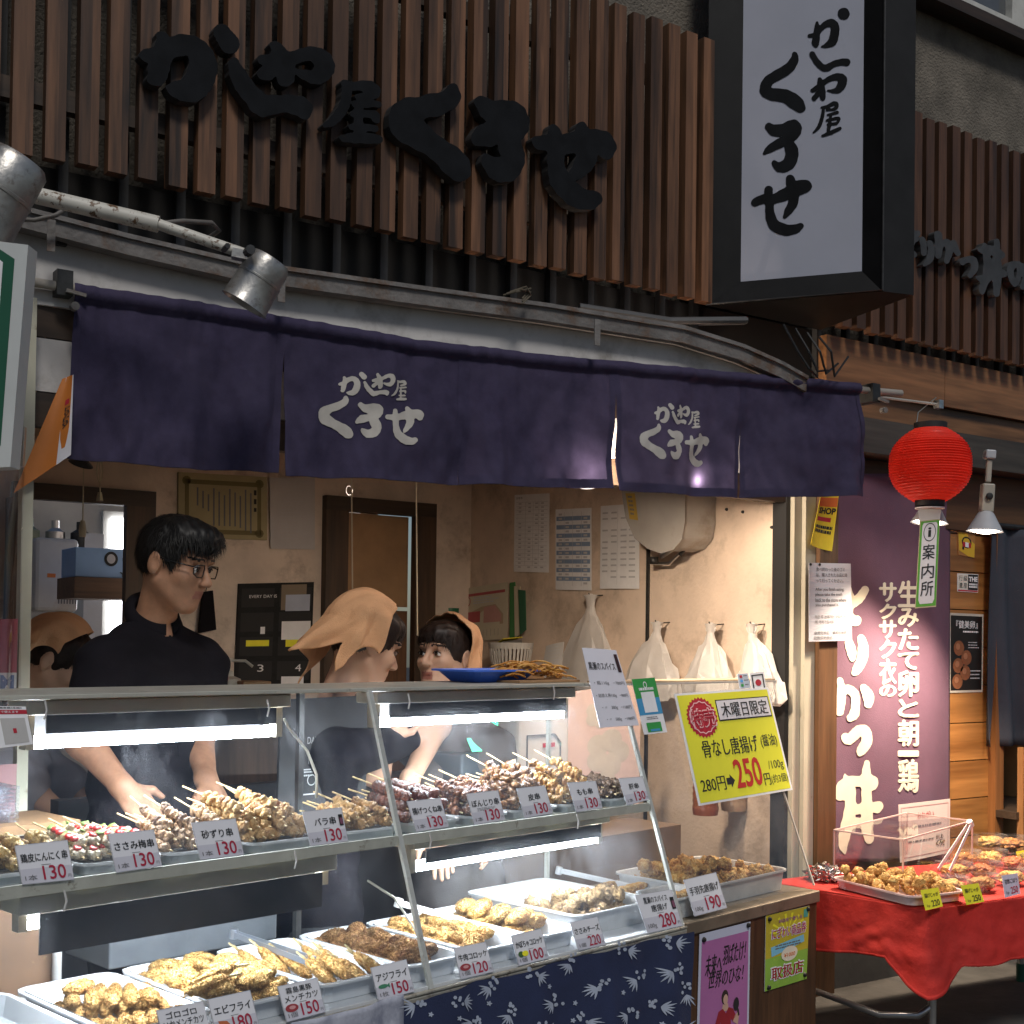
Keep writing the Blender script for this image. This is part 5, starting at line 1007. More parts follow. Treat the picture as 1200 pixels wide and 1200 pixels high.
# ------------------------------------------------------------------ food prototypes
_ICO = {}
def ico(sub):
    if sub not in _ICO:
        bm = bmesh.new(); bmesh.ops.create_icosphere(bm, subdivisions=sub, radius=1); _ICO[sub] = (np.array([v.co[:] for v in bm.verts]), [tuple(v.index for v in f.verts) for f in bm.faces]); bm.free()
    return _ICO[sub]
def blob(b, c, r_, m, sub=2, amp=.18, f=2.2, seed=0, fine=0.0, ff=11, flat=None):
    V, F = ico(sub); vs = []
    for v in V:
        p = Vector(v); n = 1+amp*mnoise.noise(p*f+Vector((seed*7.3, seed*3.1, seed)))+.5*amp*mnoise.noise(p*f*2.3+Vector((seed, 5, 2)))
        if fine: n += fine*(abs(mnoise.noise(p*ff+Vector((seed, 1, 9))))+.6*mnoise.noise(p*ff*2.1))
        q = p*n; vs.append((c[0]+q.x*r_[0], c[1]+q.y*r_[1], c[2]+(q.z*r_[2] if flat is None else max(flat, q.z)*r_[2])))
    b.add(vs, F, m)
STK = mat('bamboo stick', (.62, .46, .24), .6, .1, 20)
def food(nm, c1, c2, rough=.45, scale=60, lo=.4, hi=.6, dirt=None, coat=0, bump=.6, dsc=30, dlo=.5, dhi=.62): return mat(nm, c1, rough, .0, scale, col2=c2, lo=lo, hi=hi, dirt=dirt, dscale=dsc, dlo=dlo, dhi=dhi, coat=coat, bump=bump, bscale=220, rand=.12)
KIND = {
 'garlic chicken skin': (food('pale skin meat', (.54, .34, .09), (.70, .53, .24), dirt=(.22, .11, .03)), .017, 5, 0),
 'plum topped chicken': (food('white chicken meat', (.62, .52, .34), (.74, .68, .54), dirt=(.45, .34, .12)), .018, 4, 1),
 'gizzard': (food('gizzard meat', (.30, .17, .085), (.56, .38, .21), dirt=(.14, .08, .05)), .016, 5, 0),
 'big pale pork belly': (food('pale belly meat', (.48, .26, .085), (.72, .50, .23), dirt=(.26, .105, .03)), .0185, 5, 0),
 'small pale pork belly': (food('browned belly meat', (.44, .23, .07), (.64, .42, .18), dirt=(.22, .10, .04)), .017, 5, 0),
 'dark meatball': (food('glazed meatball', (.11, .024, .010), (.22, .058, .025), .2, coat=.4, dirt=(.05, .012, .006)), .0205, 4, 2),
 'dark tail meat': (food('glazed tail meat', (.12, .035, .013), (.27, .105, .04), .22, coat=.3, dirt=(.05, .018, .01)), .018, 5, 0),
 'glossy brown skin': (food('glazed skin', (.17, .062, .018), (.42, .21, .07), .22, coat=.3, dirt=(.08, .03, .012)), .018, 6, 3),
 'golden thigh': (food('golden thigh meat', (.42, .20, .05), (.66, .42, .15), .25, coat=.25, dirt=(.17, .07, .02)), .0185, 5, 0),
 'dark liver': (food('dark liver meat', (.07, .038, .02), (.19, .115, .065), .35, coat=.2, dirt=(.04, .022, .015)), .0185, 4, 0)}
UME = mat('red plum paste', (.50, .03, .025), .3, .2, 40, coat=.4); HERB = mat('green leaf bit', (.13, .22, .04), .5, .2, 40)
def skewer_proto(nm, seed):
    m, r_, n, style = KIND[nm]; r_ *= .80; n = n+2; b = MB(); L = .108; rr = random.Random(seed)
    for k in range(n):
        x = .012+L*(k+.3)/n
        if style == 2: blob(b, (x, 0, 0), (r_, r_, r_), m, 3, .10, 2.5, seed+k, .05, 6)
        elif style == 3:
            for q in range(4): blob(b, (x+rr.uniform(-.008, .008), rr.uniform(-.014, .014), rr.uniform(-.012, .012)), (.011*rr.uniform(.7, 1.3), .012*rr.uniform(.7, 1.3), .007), m, 2, .5, 2.5, seed*9+k*4+q)
        else:
            blob(b, (x, rr.uniform(-.003, .003), rr.uniform(-.003, .003)), (L/n*.62, r_*rr.uniform(.85, 1.15), r_*rr.uniform(.75, 1.0)), m, 3, .38, 1.9, seed*5+k, .12, 5)
            blob(b, (x+.004, rr.uniform(-.010, .010), rr.uniform(-.006, .008)), (L/n*.45, r_*.7, r_*.6), m, 2, .4, 2.2, seed*5+k+40)
    o = obj('skewer', b, None, 'x', 'skewer', smooth=True, origin=(0, 0, 0))
    b = MB(); b.tube([(-.004, 0, 0), (.190, 0, .001)], .0021, STK, 6); obj('stick', b, o)
    if style == 1:
        b = MB()
        for k in range(n):
            if k % 3 != 2: blob(b, (.02+L*(k+.3)/n, rr.uniform(-.006, .006), r_*.78), (.012, .009, .006), UME, 2, .5, 2, seed+k)
            else: blob(b, (.02+L*(k+.3)/n, 0, r_*.8), (.01, .01, .003), HERB, 2, .5, 2, seed+k)
        obj('topping', b, o, smooth=True)
    return o
LAY = {0: [6, 4], 1: [6, 5], 2: [6, 5, 3], 3: [7, 6, 5, 2], 4: [5, 4], 5: [5, 4, 3], 6: [5, 4, 3], 7: [6, 5, 4, 2], 8: [5, 5, 3, 2], 9: [4, 3]}
PROT = []
for i, ((s0, s1), nm) in enumerate(zip(UP_T, UPN)):
    protos = [skewer_proto(nm, i*10+k) for k in range(3)]; first = [True]*3; c = (s0+s1)/2; hw = (s1-s0)/2-.022; r_ = KIND[nm][1]*.80
    lab = '%s skewer in the heap on its steel tray, upper shelf' % nm; gp_ = nm+' skewers'
    for L, cnt in enumerate(LAY[i]):
        for k in range(cnt):
            span = hw*(1-.13*L); s_ = c+(0 if cnt == 1 else -span+2*span*k/(cnt-1))+R.uniform(-.006, .006)
            if i == 3: s_ -= .018*L
            d = gd(.974)+.055+R.uniform(-.015, .02)+.004*L; z = .9755+.020+r_*.8+L*r_*1.36+R.uniform(-.002, .002)
            q = R.randrange(3); pr = protos[q]; rot = (R.uniform(-.5, .5) if nm == 'plum topped chicken' else R.uniform(-3, 3), -math.radians(6+3*L+R.uniform(-4, 5)), _a+math.pi/2+R.uniform(-.14, .16)+(.25 if i in (5,) else .08))
            if first[q]: pr.location = W(s_, d, z); pr.rotation_euler = rot; pr['label'] = lab; pr['group'] = gp_; first[q] = False
            else: dup(pr, W(s_, d, z), rot, lab, gp_)
    for q in range(3):
        if first[q]:
            pr = protos[q]; [bpy.data.objects.remove(ch) for ch in list(pr.children)]; bpy.data.objects.remove(pr)

# ------------------------------------------------------------------ lower shelf: white trays of fried food
LOW = [(-1.04, -.805, 'far left'), (-.79, -.56, 'cylinder croquette'), (-.545, -.315, 'minced cutlet'), (-.295, -.065, 'horse mackerel fry'), (-.05, .15, 'brown croquette'), (.17, .385, 'orange croquette'), (.40, .575, 'cheese chicken fry')]
for s0, s1, nm in LOW:
    o = obj('enamel_tray', tray_mb(s1-s0, .44, .046, ENA, .02, .012, .022, 2), None, ('white enamel tray holding the %s pieces' % nm) if nm != 'far left' else 'empty white enamel tray at the far left of the lower shelf', 'tray', 'white trays on the lower shelf', origin=(0, 0, 0), bevel=.002); place(o, (s0+s1)/2, .245, .6455)
o = obj('steel_tray', tray_mb(.36, .46, .062, TR, .016, .008, .03), None, 'deep steel tray of spiced fried chicken in the lower right of the case', 'tray', smooth=True, origin=(0, 0, 0), angle=40); place(o, .785, .30, .6455)
PANK = food('golden breadcrumb', (.52, .25, .06), (.78, .50, .18), .8, 90, .38, .62, (.38, .15, .03), bump=1, dsc=14, dlo=.5, dhi=.7); PANKB = food('brown breadcrumb', (.24, .10, .03), (.46, .25, .09), .8, 90, .38, .62, (.14, .05, .015), bump=1, dsc=16); PANKL = food('light breadcrumb', (.56, .29, .075), (.78, .52, .19), .8, 90, .38, .62, (.36, .16, .035), bump=1, dsc=14)
KARA = food('spiced fried chicken', (.20, .115, .045), (.44, .30, .14), .6, 60, .4, .6, (.10, .05, .02), bump=1, dsc=22); KARAG = food('golden fried chicken', (.62, .31, .07), (.84, .57, .22), .6, 50, .4, .6, (.32, .12, .025), bump=1, dsc=18)
def crumbs(b, m, n, radii, seed, size=.0042):
    rr = random.Random(seed)
    for _ in range(n):
        v = Vector((rr.gauss(0, 1), rr.gauss(0, 1), rr.gauss(0, 1))).normalized(); c = Vector((v.x*radii[0], v.y*radii[1], v.z*radii[2]))*rr.uniform(.96, 1.08)
        q = [c+Vector((rr.uniform(-1, 1), rr.uniform(-1, 1), rr.uniform(-1, 1)))*size for _ in range(4)]; b.add(q, [(0, 1, 2), (0, 2, 3), (0, 3, 1), (1, 3, 2)], m)
def fried_proto(name, cat, radii, m, seed, amp=.12, n=260, tail=False, sub=4, fine=.03):
    radii = tuple(q*.80 for q in radii); b = MB(); blob(b, (0, 0, 0), radii, m, sub, amp, 1.6, seed, fine, 9); 
    if n: crumbs(b, m, int(n*3.2), radii, seed, .0029)
    o = obj(name, b, None, 'x', cat, smooth=True, origin=(0, 0, 0))
    if tail:
        b = MB(); TL = food('dried fish tail', (.34, .25, .10), (.52, .42, .22), .6, 40); x0 = radii[0]*.92
        for y in (-1, 1): b.hexa([(x0, 0, -.003), (x0+.034, y*.017, -.002), (x0+.024, y*.004, -.002), (x0, y*.002, -.003), (x0, 0, .003), (x0+.034, y*.017, .002), (x0+.024, y*.004, .002), (x0, y*.002, .003)], TL)
        obj('tail', b, o)
    return o
def scatter(protos, spots, lab, gp_):
    used = set()
    for k, (s_, d, z, rot) in enumerate(spots):
        pr = protos[k % len(protos)]
        if id(pr) not in used: pr.location = W(s_, d, z); pr.rotation_euler = rot; pr['label'] = lab; pr['group'] = gp_; used.add(id(pr))
        else: dup(pr, W(s_, d, z), rot, lab, gp_)
zf = .6455+.004
# A: cylinder croquettes, leaning on each other
pr = [fried_proto('croquette', 'croquette', (.050, .0185, .0185), PANKB if 0 else PANK, 100+k, .10) for k in range(3)]
sp_ = []
for k in range(8): sp_.append((-.755+.026*k, .30-.012*k+R.uniform(-.008, .008), zf+.021, (R.uniform(-.3, .3), R.uniform(-.08, .08), _a+math.pi/2-.35+R.uniform(-.1, .1))))
for k in range(5): sp_.append((-.740+.034*k, .29-.02*k, zf+.044, (R.uniform(-.3, .3), R.uniform(-.1, .1), _a+math.pi/2-.3+R.uniform(-.15, .15))))
for k in range(7): sp_.append((-.76+.03*k, .15-.004*k, zf+.021, (R.uniform(-.3, .3), 0, _a+math.pi/2-.4+R.uniform(-.1, .1))))
sp_.append((-.72, .30, zf+.066, (.2, .05, _a+.3)))
for k in range(4): sp_.append((-.64+.025*k, .36-.02*k, zf+.024, (0, -.2, _a+math.pi/2-.5)))
scatter(pr, sp_, 'golden cylinder croquette in the leftmost filled white tray', 'cylinder croquettes')
# B: minced cutlets
pr = [fried_proto('minced_cutlet', 'cutlet', (.047, .040, .019), PANKL, 110+k, .14, 420, fine=.05) for k in range(3)]
sp_ = [(-.505+.050*i+R.uniform(-.008, .008), .41-.056*j+R.uniform(-.008, .008), zf+.02+.024*((i+j) % 2)+.012*(j > 1), (R.uniform(-.5, .5), R.uniform(-.5, .5), R.uniform(0, 6))) for i in range(4) for j in range(6)]
sp_ += [(-.42+.05*i, .12-.03*i+.03*j, zf+.024+.016*j, (R.uniform(-.5, .5), .3, R.uniform(0, 6))) for i in range(2) for j in range(3)]
sp_ += [(-.46+.05*i, .34-.06*i, zf+.052, (R.uniform(-.4, .4), .2, R.uniform(0, 6))) for i in range(3)]
scatter(pr, sp_, 'pale breaded minced cutlet in the second filled white tray', 'minced cutlets')
# long prawn fries in front of B
pr = [fried_proto('prawn_fry', 'prawn', (.072, .017, .016), PANKL, 115+k, .12, 300, True) for k in range(2)]
scatter(pr, [(-.53+.03*k, .115+.022*k, zf+.072+.012*(k % 2), (0, -.10, _a+.15+R.uniform(-.15, .15))) for k in range(2)], 'long breaded prawn lying across the front of the white trays', 'breaded prawns')
# C: horse mackerel with tails
pr = [fried_proto('fish_fry', 'fried fish', (.062, .037, .016), PANK, 120+k, .14, 380, True, fine=.05) for k in range(3)]
sp_ = [(-.255+.036*i+R.uniform(-.006, .006), .34-.032*i, zf+.026+.008*(i % 2), (R.uniform(-.3, .3)+.5, -.55, _a+math.pi/2+.25+R.uniform(-.2, .2))) for i in range(5)]
sp_ += [(-.20+.032*i, .15-.02*i, zf+.03+.012*(i % 2), (R.uniform(-.3, .3)+.5, -.5, _a+math.pi/2+.2+R.uniform(-.2, .2))) for i in range(4)]
scatter(pr, sp_, 'breaded horse mackerel with its tail sticking up', 'breaded fish')
# D, E croquettes and F cheese chicken
pr = [fried_proto('brown_croquette', 'croquette', (.045, .030, .021), PANKB, 130+k, .13, 330, fine=.04) for k in range(3)]
scatter(pr, [(-.015+.040*(i % 4)+R.uniform(-.006, .006), .40-.055*(i//4)+R.uniform(-.008, .008), zf+.022+.018*(i % 2), (R.uniform(-.3, .3), R.uniform(-.3, .3), R.uniform(0, 6))) for i in range(24)], 'dark brown croquette in the tray behind the glass divider', 'brown croquettes')
pr = [fried_proto('orange_croquette', 'croquette', (.042, .032, .020), PANK, 140+k, .13, 330, fine=.04) for k in range(3)]
scatter(pr, [(.205+.044*(i % 4)+R.uniform(-.006, .006), .39-.055*(i//4)+R.uniform(-.008, .008), zf+.022+.016*(i % 2), (R.uniform(-.3, .3), R.uniform(-.3, .3), R.uniform(0, 6))) for i in range(22)], 'orange brown croquette in the tray right of the divider', 'orange croquettes')
pr = [fried_proto('chicken_fry', 'fried chicken', (.056, .030, .025), PANKL, 150+k, .12, 300, fine=.03) for k in range(3)]
scatter(pr, [(.435+.036*(i % 4)+R.uniform(-.006, .006), .38-.07*(i//4)+R.uniform(-.01, .01), zf+.022+.016*(i % 4 == 1)+.02*(i % 2), (R.uniform(-.3, .3), R.uniform(-.25, .25), _a+R.uniform(-.4, .6))) for i in range(17)], 'large light golden cheese chicken fry left of the deep steel tray', 'cheese chicken fries')
# H: spiced chicken, right tray: golden chicken
def chunk_proto(name, m, seed, r_=.028): 
    r_ *= .94; b = MB(); rr = random.Random(seed)
    for k in range(4): blob(b, (rr.uniform(-.5, .5)*r_, rr.uniform(-.5, .5)*r_, rr.uniform(-.35, .35)*r_), (r_*rr.uniform(.55, .85), r_*rr.uniform(.5, .8), r_*rr.uniform(.5, .75)), m, 3, .5, 2.4, seed+k, .26, 5)
    return obj(name, b, None, 'x', 'fried chicken', smooth=True, origin=(0, 0, 0))
rnd3 = lambda: (R.uniform(0, 6), R.uniform(0, 6), R.uniform(0, 6))
pr = [chunk_proto('spiced_chicken', KARA, 160+k) for k in range(4)]
sp_ = [(.66+.045*(i % 6)+R.uniform(-.01, .01), .16+.045*(i//6)+R.uniform(-.01, .01), zf+.026+.012*(i % 3 == 0), rnd3()) for i in range(24)] + [(.70+.05*(i % 5), .18+.05*(i//5), zf+.062, rnd3()) for i in range(10)]
scatter(pr, sp_, 'greyish spiced fried chicken piece in the deep steel tray', 'spiced chicken pieces')
zt2 = .646
o = obj('steel_tray', tray_mb(.50, .36, .066, TR, .016, .008, .03), None, 'wide steel tray of golden fried chicken under the yellow sign', 'tray', smooth=True, origin=(0, 0, 0), angle=40); place(o, 1.42, .25, zt2)
o = obj('steel_tray', tray_mb(.20, .16, .062, TR, .014, .007, .025), None, 'small steel tray beside the wide tray, behind its price card', 'tray', smooth=True, origin=(0, 0, 0), angle=40); place(o, 1.075, .11, zt2)
pr = [chunk_proto('golden_chicken', KARAG, 170+k, .026) for k in range(5)]
sp_ = [(1.215+.046*(i % 10)+R.uniform(-.01, .01), .135+.055*(i//10)+R.uniform(-.01, .01), zt2+.032+.018*(i % 2), rnd3()) for i in range(50)] + [(1.22+.036*(i % 8), .20+.06*(i//8), zt2+.078+R.uniform(-.005, .012), rnd3()) for i in range(24)]
scatter(pr, sp_, 'golden fried chicken piece in the wide steel tray', 'golden chicken pieces')
pr = [fried_proto('chicken_wing', 'fried chicken', (.055, .022, .017), KARAG, 180+k, .25, 0, fine=.1) for k in range(3)]
sp_ = [(1.02+.018*i, .11+R.uniform(-.03, .03), zt2+.03+.012*(i % 3), (R.uniform(-.4, .4), R.uniform(-.2, .2), R.uniform(-.5, .5))) for i in range(8)] + [(1.03+.02*i, .33+R.uniform(-.04, .04), zt2+.02+.012*(i % 3), (0, 0, R.uniform(-.5, .5))) for i in range(7)]
scatter(pr, sp_, 'fried chicken wing heaped left of the wide steel tray', 'fried wings')
# tongs
def tongs(a, c, lab, m=TR, gap=.014):
    a = Vector(a); c = Vector(c); d = (c-a).normalized(); l = d.cross(Vector((0, 0, 1))).normalized(); b = MB()
    for s_ in (-1, 1): b.bar(a+l*s_*.006, c+l*s_*gap, .014, .003, m, l)
    b.lathe([(0, -.012), (.011, -.012), (.011, .012), (0, .012)], m, a, l.cross(d), 12); return obj('tongs', b, None, lab, 'tongs', bevel=.0008)
tongs(hD(274, 1094, .44), hD(365, 1126, .22), 'blue grey tongs lying on the breaded fish tray', mat('blue grey tongs', (.30, .33, .38), .3, .1, 9, metal=.7), .018)
tongs(hD(467, 1058, .42), hD(545, 1080, .30), 'steel tongs lying across the tray right of the divider')
tongs(hD(655, 1020, .50), hD(790, 1050, .22), 'long steel tongs resting over the deep steel tray', TR, .01)

# ------------------------------------------------------------------ price cards
CARD = mat('laminated white card', (.74, .74, .78), .25, .02, 10, coat=.4); STRIP = plain('pale grey strip', (.55, .55, .62))
DRED = plain('crimson print', (.36, .012, .045))
def price_card(c, name, price, unit='1本', icon=None, extra=None, two=None, off=.010):
    s = Sheet([hG(x, y, off) for x, y in c], .0012)
    s.frame(0, 0, 1, 1, .012, .010, plain('card edge', (.42, .42, .46)))
    s.rect(.015, .62, .985, .985, STRIP, 1)
    if two: s.text(two[0], .16, .10, .80, .27, BLACK, .008); s.text(two[1], .08 if len(two[1]) > 4 else .3, .32, .92 if len(two[1]) > 4 else .74, .50, BLACK, .008)
    else:
        n = len(name); hw = min(.44, .075*n+.05); s.text(name, .5-hw, .24, .5+hw, .46, BLACK, .018)
    s.rect(.42, .545, .60, .558, INKG)
    if extra: s.lines(.2, .50, .85, .62, 3, INKG, 2, .3)
    s.text(price, .42, .58, .86, .93, DRED, .012, 3); s.text(unit, .07, .78, .30, .92, INKG, .0, 3); s.text('円', .89, .84, .95, .92, INKG, 0, 3)
    if icon == 'meat': s.disc(.2, .66, .16, .11, plain('meat red', (.32, .04, .05)), 3); s.disc(.21, .65, .08, .05, plain('meat pink', (.6, .3, .3)), 4)
    if icon == 'pumpkin': s.disc(.15, .66, .09, .10, plain('pumpkin green', (.05, .12, .03)), 3); s.disc(.28, .66, .10, .09, YEL, 4)
    if icon == 'fish': s.disc(.2, .62, .13, .06, plain('fish green', (.05, .22, .12)), 3, 16); s.poly([(.30, .62), (.38, .55), (.37, .70)], plain('fish green', (.05, .22, .12)), 3)
    if icon == 'shrimp': s.poly([(.10, .62), (.30, .66), (.36, .78), (.20, .80), (.12, .72)], plain('shrimp orange', (.5, .13, .05)), 3)
    if icon == 'bottle': s.rect(.86, .20, .96, .52, BLACK, 3); s.rect(.875, .30, .945, .48, plain('bottle label', (.2, .07, .12)), 4)
    return s.make('price_card', CARD, 'white price card reading %s %s yen' % (name, price), 'price card', 'price cards on the display case')
for a in (
 (((17, 991), (79, 984), (87, 1031), (26, 1037)), '鶏皮にんにく串', '130'), (((126, 977), (180, 972), (190, 1015), (136, 1023)), 'ささみ梅串', '130'), (((224, 964), (276, 959), (286, 1002), (235, 1008)), '砂ずり串', '130'),
 (((354, 951), (400, 946), (408, 986), (364, 992)), 'バラ串', '130', '1本', 'bottle'), (((476.5, 939), (516, 935), (526, 969), (488, 975)), '揚げつくね串', '130'), (((546.5, 930), (583.5, 926), (592, 961), (556, 967)), 'ぼんじり串', '130', '1本', None, 1),
 (((605, 924), (638.5, 920), (648, 953), (615, 959)), '皮串', '130'), (((665, 917), (698, 915), (706, 947), (675.5, 952)), 'もも串', '130'), (((725, 912), (753, 910), (761, 937), (735, 944)), '肝串', '130'),
 (((183, 1184), (238, 1173), (250, 1219), (194, 1231)), 'ゴロゴロメンチカツ', '180', '1個', None, None, ('ゴロゴロ', 'いかメンチカツ')), (((243, 1171), (293, 1160), (304, 1203), (254, 1215)), 'エビフライ', '180', '1本', 'shrimp'), (((325, 1156), (371.5, 1145.5), (381.7, 1186), (336, 1198)), '霧島黒豚メンチカツ', '150', '1個', 'meat', None, ('霧島黒豚', 'メンチカツ')),
 (((434, 1134), (476, 1124), (486, 1162), (443.5, 1173)), 'アジフライ', '150', '1枚', 'fish'), (((531.6, 1111), (569, 1103.6), (578.5, 1138.7), (540, 1148)), '牛肉コロッケ', '120', '1個', 'meat'), (((598.7, 1096.5), (634, 1088), (643, 1123), (608, 1132)), 'かぼちゃコロッケ', '100', '1個', 'pumpkin'),
 (((667.6, 1081), (700, 1074), (710, 1107), (678, 1114)), 'ささみチーズ', '220', '1個'), (((744, 1049), (787, 1042), (800, 1085), (759, 1094)), '黒瀬のスパイス唐揚げ', '280', '100g', 'bottle', None, ('黒瀬のスパイス', '唐揚げ')), (((801, 1031), (839, 1022), (852, 1064), (814, 1074)), '手羽先唐揚げ', '190', '100g')): price_card(*a)

# ------------------------------------------------------------------ plastic guard and special offer on the right end
gs = thing('food_guard', 'clear plastic guard with a pale wooden top strip over the right-hand trays', 'guard', W(1.35, .1, .645))
GP = glass('guard plastic', (.95, .95, .94), .02, 1.3)
tr_ = hG(906, 786); st = (tr_-P0).dot(CS); b = MB(); q = [W(1.0, gd(.66), .66), W(1.712, gd(.66)-.0, .66), W(1.69, gd(.95), .95), W(1.66, gd(1.15), 1.15), W(st, gd(1.325), 1.325), W(.985, gd(1.325), 1.325)]
b.add([p for p in q]+[p+CN*.004 for p in q], [(0, 1, 2, 3, 4, 5), (11, 10, 9, 8, 7, 6)]+[(i, (i+1) % 6, (i+1) % 6+6, i+6) for i in range(6)], GP); obj('pane', b, gs)
b = MB(); 
for i in range(1, 4): b.bar(q[i], q[i+1], .005, .005, mat('plastic edge', (.68, .62, .55), .3, .05), CN)
b.bar(q[4], q[5], .006, .006, mat('plastic edge', (.68, .62, .55)), CN); obj('edge', b, gs)
b = MB(); b.slab([W(.985, gd(1.325)+.004, 1.327), W(st, gd(1.325)+.004, 1.327), W(st, .38, 1.327), W(.985, .38, 1.327)], (0, 0, .006), mat('pale wood strip', (.44, .33, .22), .5, .12, 8)); obj('top_strip', b, gs)
s = Sheet([hG(x, y, .012) for x, y in ((790, 813), (900, 805.5), (929, 925.5), (819, 944.5))], .0015)
s.rect(.02, .02, .98, .98, mat('yellow paper', (.74, .72, .035), .45, .04, 6), 1)
s.disc(.22, .235, .155, .19, RED, 2, 56, .10)
for i in range(28):
    a0, a1 = 2*math.pi*i/28, 2*math.pi*(i+1)/28; f0, f1 = (1, .92) if i % 2 else (.92, 1); s.poly([(.22+.13*f*math.cos(a), .235+.155*f*math.sin(a)) for a, f in ((a0, f0), (a1, f1), (a1, f1*.93), (a0, f0*.93))], plain('pink line', (.75, .45, .45)), 3)
s.text('特売', .10, .15, .35, .33, plain('pink line', (.75, .45, .45)), .055, 3, .0); s.text('特売', .11, .16, .34, .32, RED, .012, 4)
s.rect(.385, .085, .965, .285, BLACK, 2); s.rect(.392, .095, .955, .272, plain('lilac white', (.66, .64, .68)), 3); s.text('木曜日限定', .425, .115, .93, .255, BLACK, .02, 4)
s.text('骨なし唐揚げ', .15, .44, .73, .60, BLACK, .018, 2); s.text('(醤油)', .77, .45, .95, .58, BLACK, .006, 2)
s.text('280円', .06, .775, .305, .90, BLACK, .012, 2); s.poly([(.32, .80), (.36, .80), (.36, .77), (.405, .83), (.36, .89), (.36, .86), (.32, .86)], BLACK, 2)
s.text('250', .415, .645, .70, .91, plain('strong red', (.50, .014, .012)), .022, 3); s.text('円', .712, .81, .78, .92, BLACK, .01, 2); s.text('/100g', .79, .70, .96, .80, BLACK, .004, 2); s.text('(約3個)', .79, .83, .975, .925, BLACK, .0, 2)
s.make('offer_sign', WHITE, 'large yellow laminated sign with red 250 and a red starburst', 'sign', inkname='printing')
s = Sheet([hG(x, y, .010) for x, y in ((878, 789), (895, 787), (899, 811), (882, 813))]); s.disc(.5, .5, .2, .16, RED, 1); s.frame(.1, .1, .9, .9, .08, .06, BLACK); s.make('code_card', WHITE, 'small white payment card at the top corner of the plastic guard', 'card')
s = Sheet([hG(x, y, .010) for x, y in ((864, 790), (876, 789), (880, 806), (867, 807))]); [s.rect(.15, .1+.3*k, .4, .28+.3*k, m_, 1) for k, m_ in enumerate((RED, plain('sky blue print', (.1, .35, .7)), DGREEN))]; [s.lines(.5, .12+.3*k, .95, .26+.3*k, 1, INKG) for k in range(3)]; s.make('sticker', mat('pale blue sticker', (.5, .56, .65), .5, .04), 'pale blue payment sticker beside the small white payment card', 'sticker')
s = Sheet([hG(x, y, .016) for x, y in ((682, 759), (722, 762), (749, 850), (703, 853))], bend=.004)
s.text('黒瀬のスパイス', .06, .18, .80, .28, BLACK, .006); s.rect(.86, .06, .96, .30, plain('brown bottle', (.03, .008, .014)), 2); [s.text(t_, u_, v_, .93, v_+.055, INKG, 0, 2) for t_, u_, v_ in (('・瓶110g　−780円', .10, .42), ('・詰替え用130g　−980円', .08, .58), ('・〃　300g　−1180円', .16, .735), ('・〃　500g　−1980円', .20, .885))]
s.make('spice_notice', mat('lilac white paper', (.70, .69, .76), .5, .03), 'tall white notice for a spice, taped to the top of the case', 'notice')
s = Sheet([hG(x, y, .011) for x, y in ((740, 796), (767, 794), (782, 858), (755, 861))]); s.rect(0, 0, 1, .36, DGREEN, 1); s.rect(0, .36, 1, .66, plain('azure print', (.05, .28, .52)), 1); s.rect(.24, .25, .80, .62, WHITE, 2); s.ring(.5, .12, .08, .06, .3, WHITE, 2); s.text('WeChat Pay', .16, .17, .84, .235, WHITE, .02, 2) if 0 else s.lines(.2, .17, .85, .23, 1, WHITE, 2, .8, .1); s.rect(.18, .80, .80, .97, DGREEN, 2); s.rect(.3, .92, .7, .96, plain('azure print', (.05, .28, .52)), 3); s.lines(.25, .70, .8, .76, 2, INKG, 2, .4); s.make('payment_card', WHITE, 'green and blue payment card with a blank white field', 'card')
s = Sheet([hG(x, y, .014) for x, y in ((-40, 827), (30, 828), (39, 872), (-30, 880))]); s.rect(0, .09, 1, .20, RED, 1); s.lines(.5, .02, .95, .07, 1, INKG, 1, .8, .1); s.text('で使えます', .55, .115, .85, .175, WHITE, .02, 2); s.rect(.52, .30, .94, .94, plain('grey field', (.45, .44, .43)), 1); s.rect(.70, .56, .76, .68, RED, 2); s.make('payment_card', WHITE, 'white payment card with a red header at the left end of the case', 'card')
# ------------------------------------------------------------------ things on top of the case
p0 = W(.47, .40, 1.333); b = tray_mb(.30, .20, .036, mat('blue plastic tray', (.06, .16, .66), .3, .06, 6, spec=.6), .045, .012, .02, 2); b.v = [(x, y, z) for x, y, z in b.v]
o = obj('blue_tray', b, None, 'blue plastic tray on top of the display case', 'tray', origin=(0, 0, 0), bevel=.002); place(o, .62, .45, 1.333)
NOO = food('orange noodles', (.55, .22, .03), (.74, .40, .09), .4, 20); b = MB(); rr = random.Random(5)
for k in range(110):
    u = rr.uniform(-.5, .5); hgt = .045*max(0, 1-(2*u)**2)**.8; c = W(.735+.22*u+rr.uniform(-.01, .01), .40+rr.uniform(-.06, .06), 1.345+hgt*rr.uniform(.4, 1)); a = rr.uniform(-.5, .5); dd = CS*math.cos(a)+CN*math.sin(a)
    b.tube([c-dd*.035, c-dd*.012+Vector((0, 0, .006)), c+dd*.015+Vector((0, 0, .004)), c+dd*.037-Vector((0, 0, .004))], .0028, NOO, 5)
nd = obj('fried_strips', b, None, 'heap of orange fried strips on a wooden board on top of the case', 'food', smooth=True, origin=W(.735, .4, 1.34)); b = MB(); b.cbox(.60, .86, .30, .50, 1.333, 1.339, TAN); b.cbox(.60, .86, .485, .50, 1.3395, 1.36, TAN); obj('wooden_board', b, None, 'tan wooden board under the heap of orange strips', 'board')

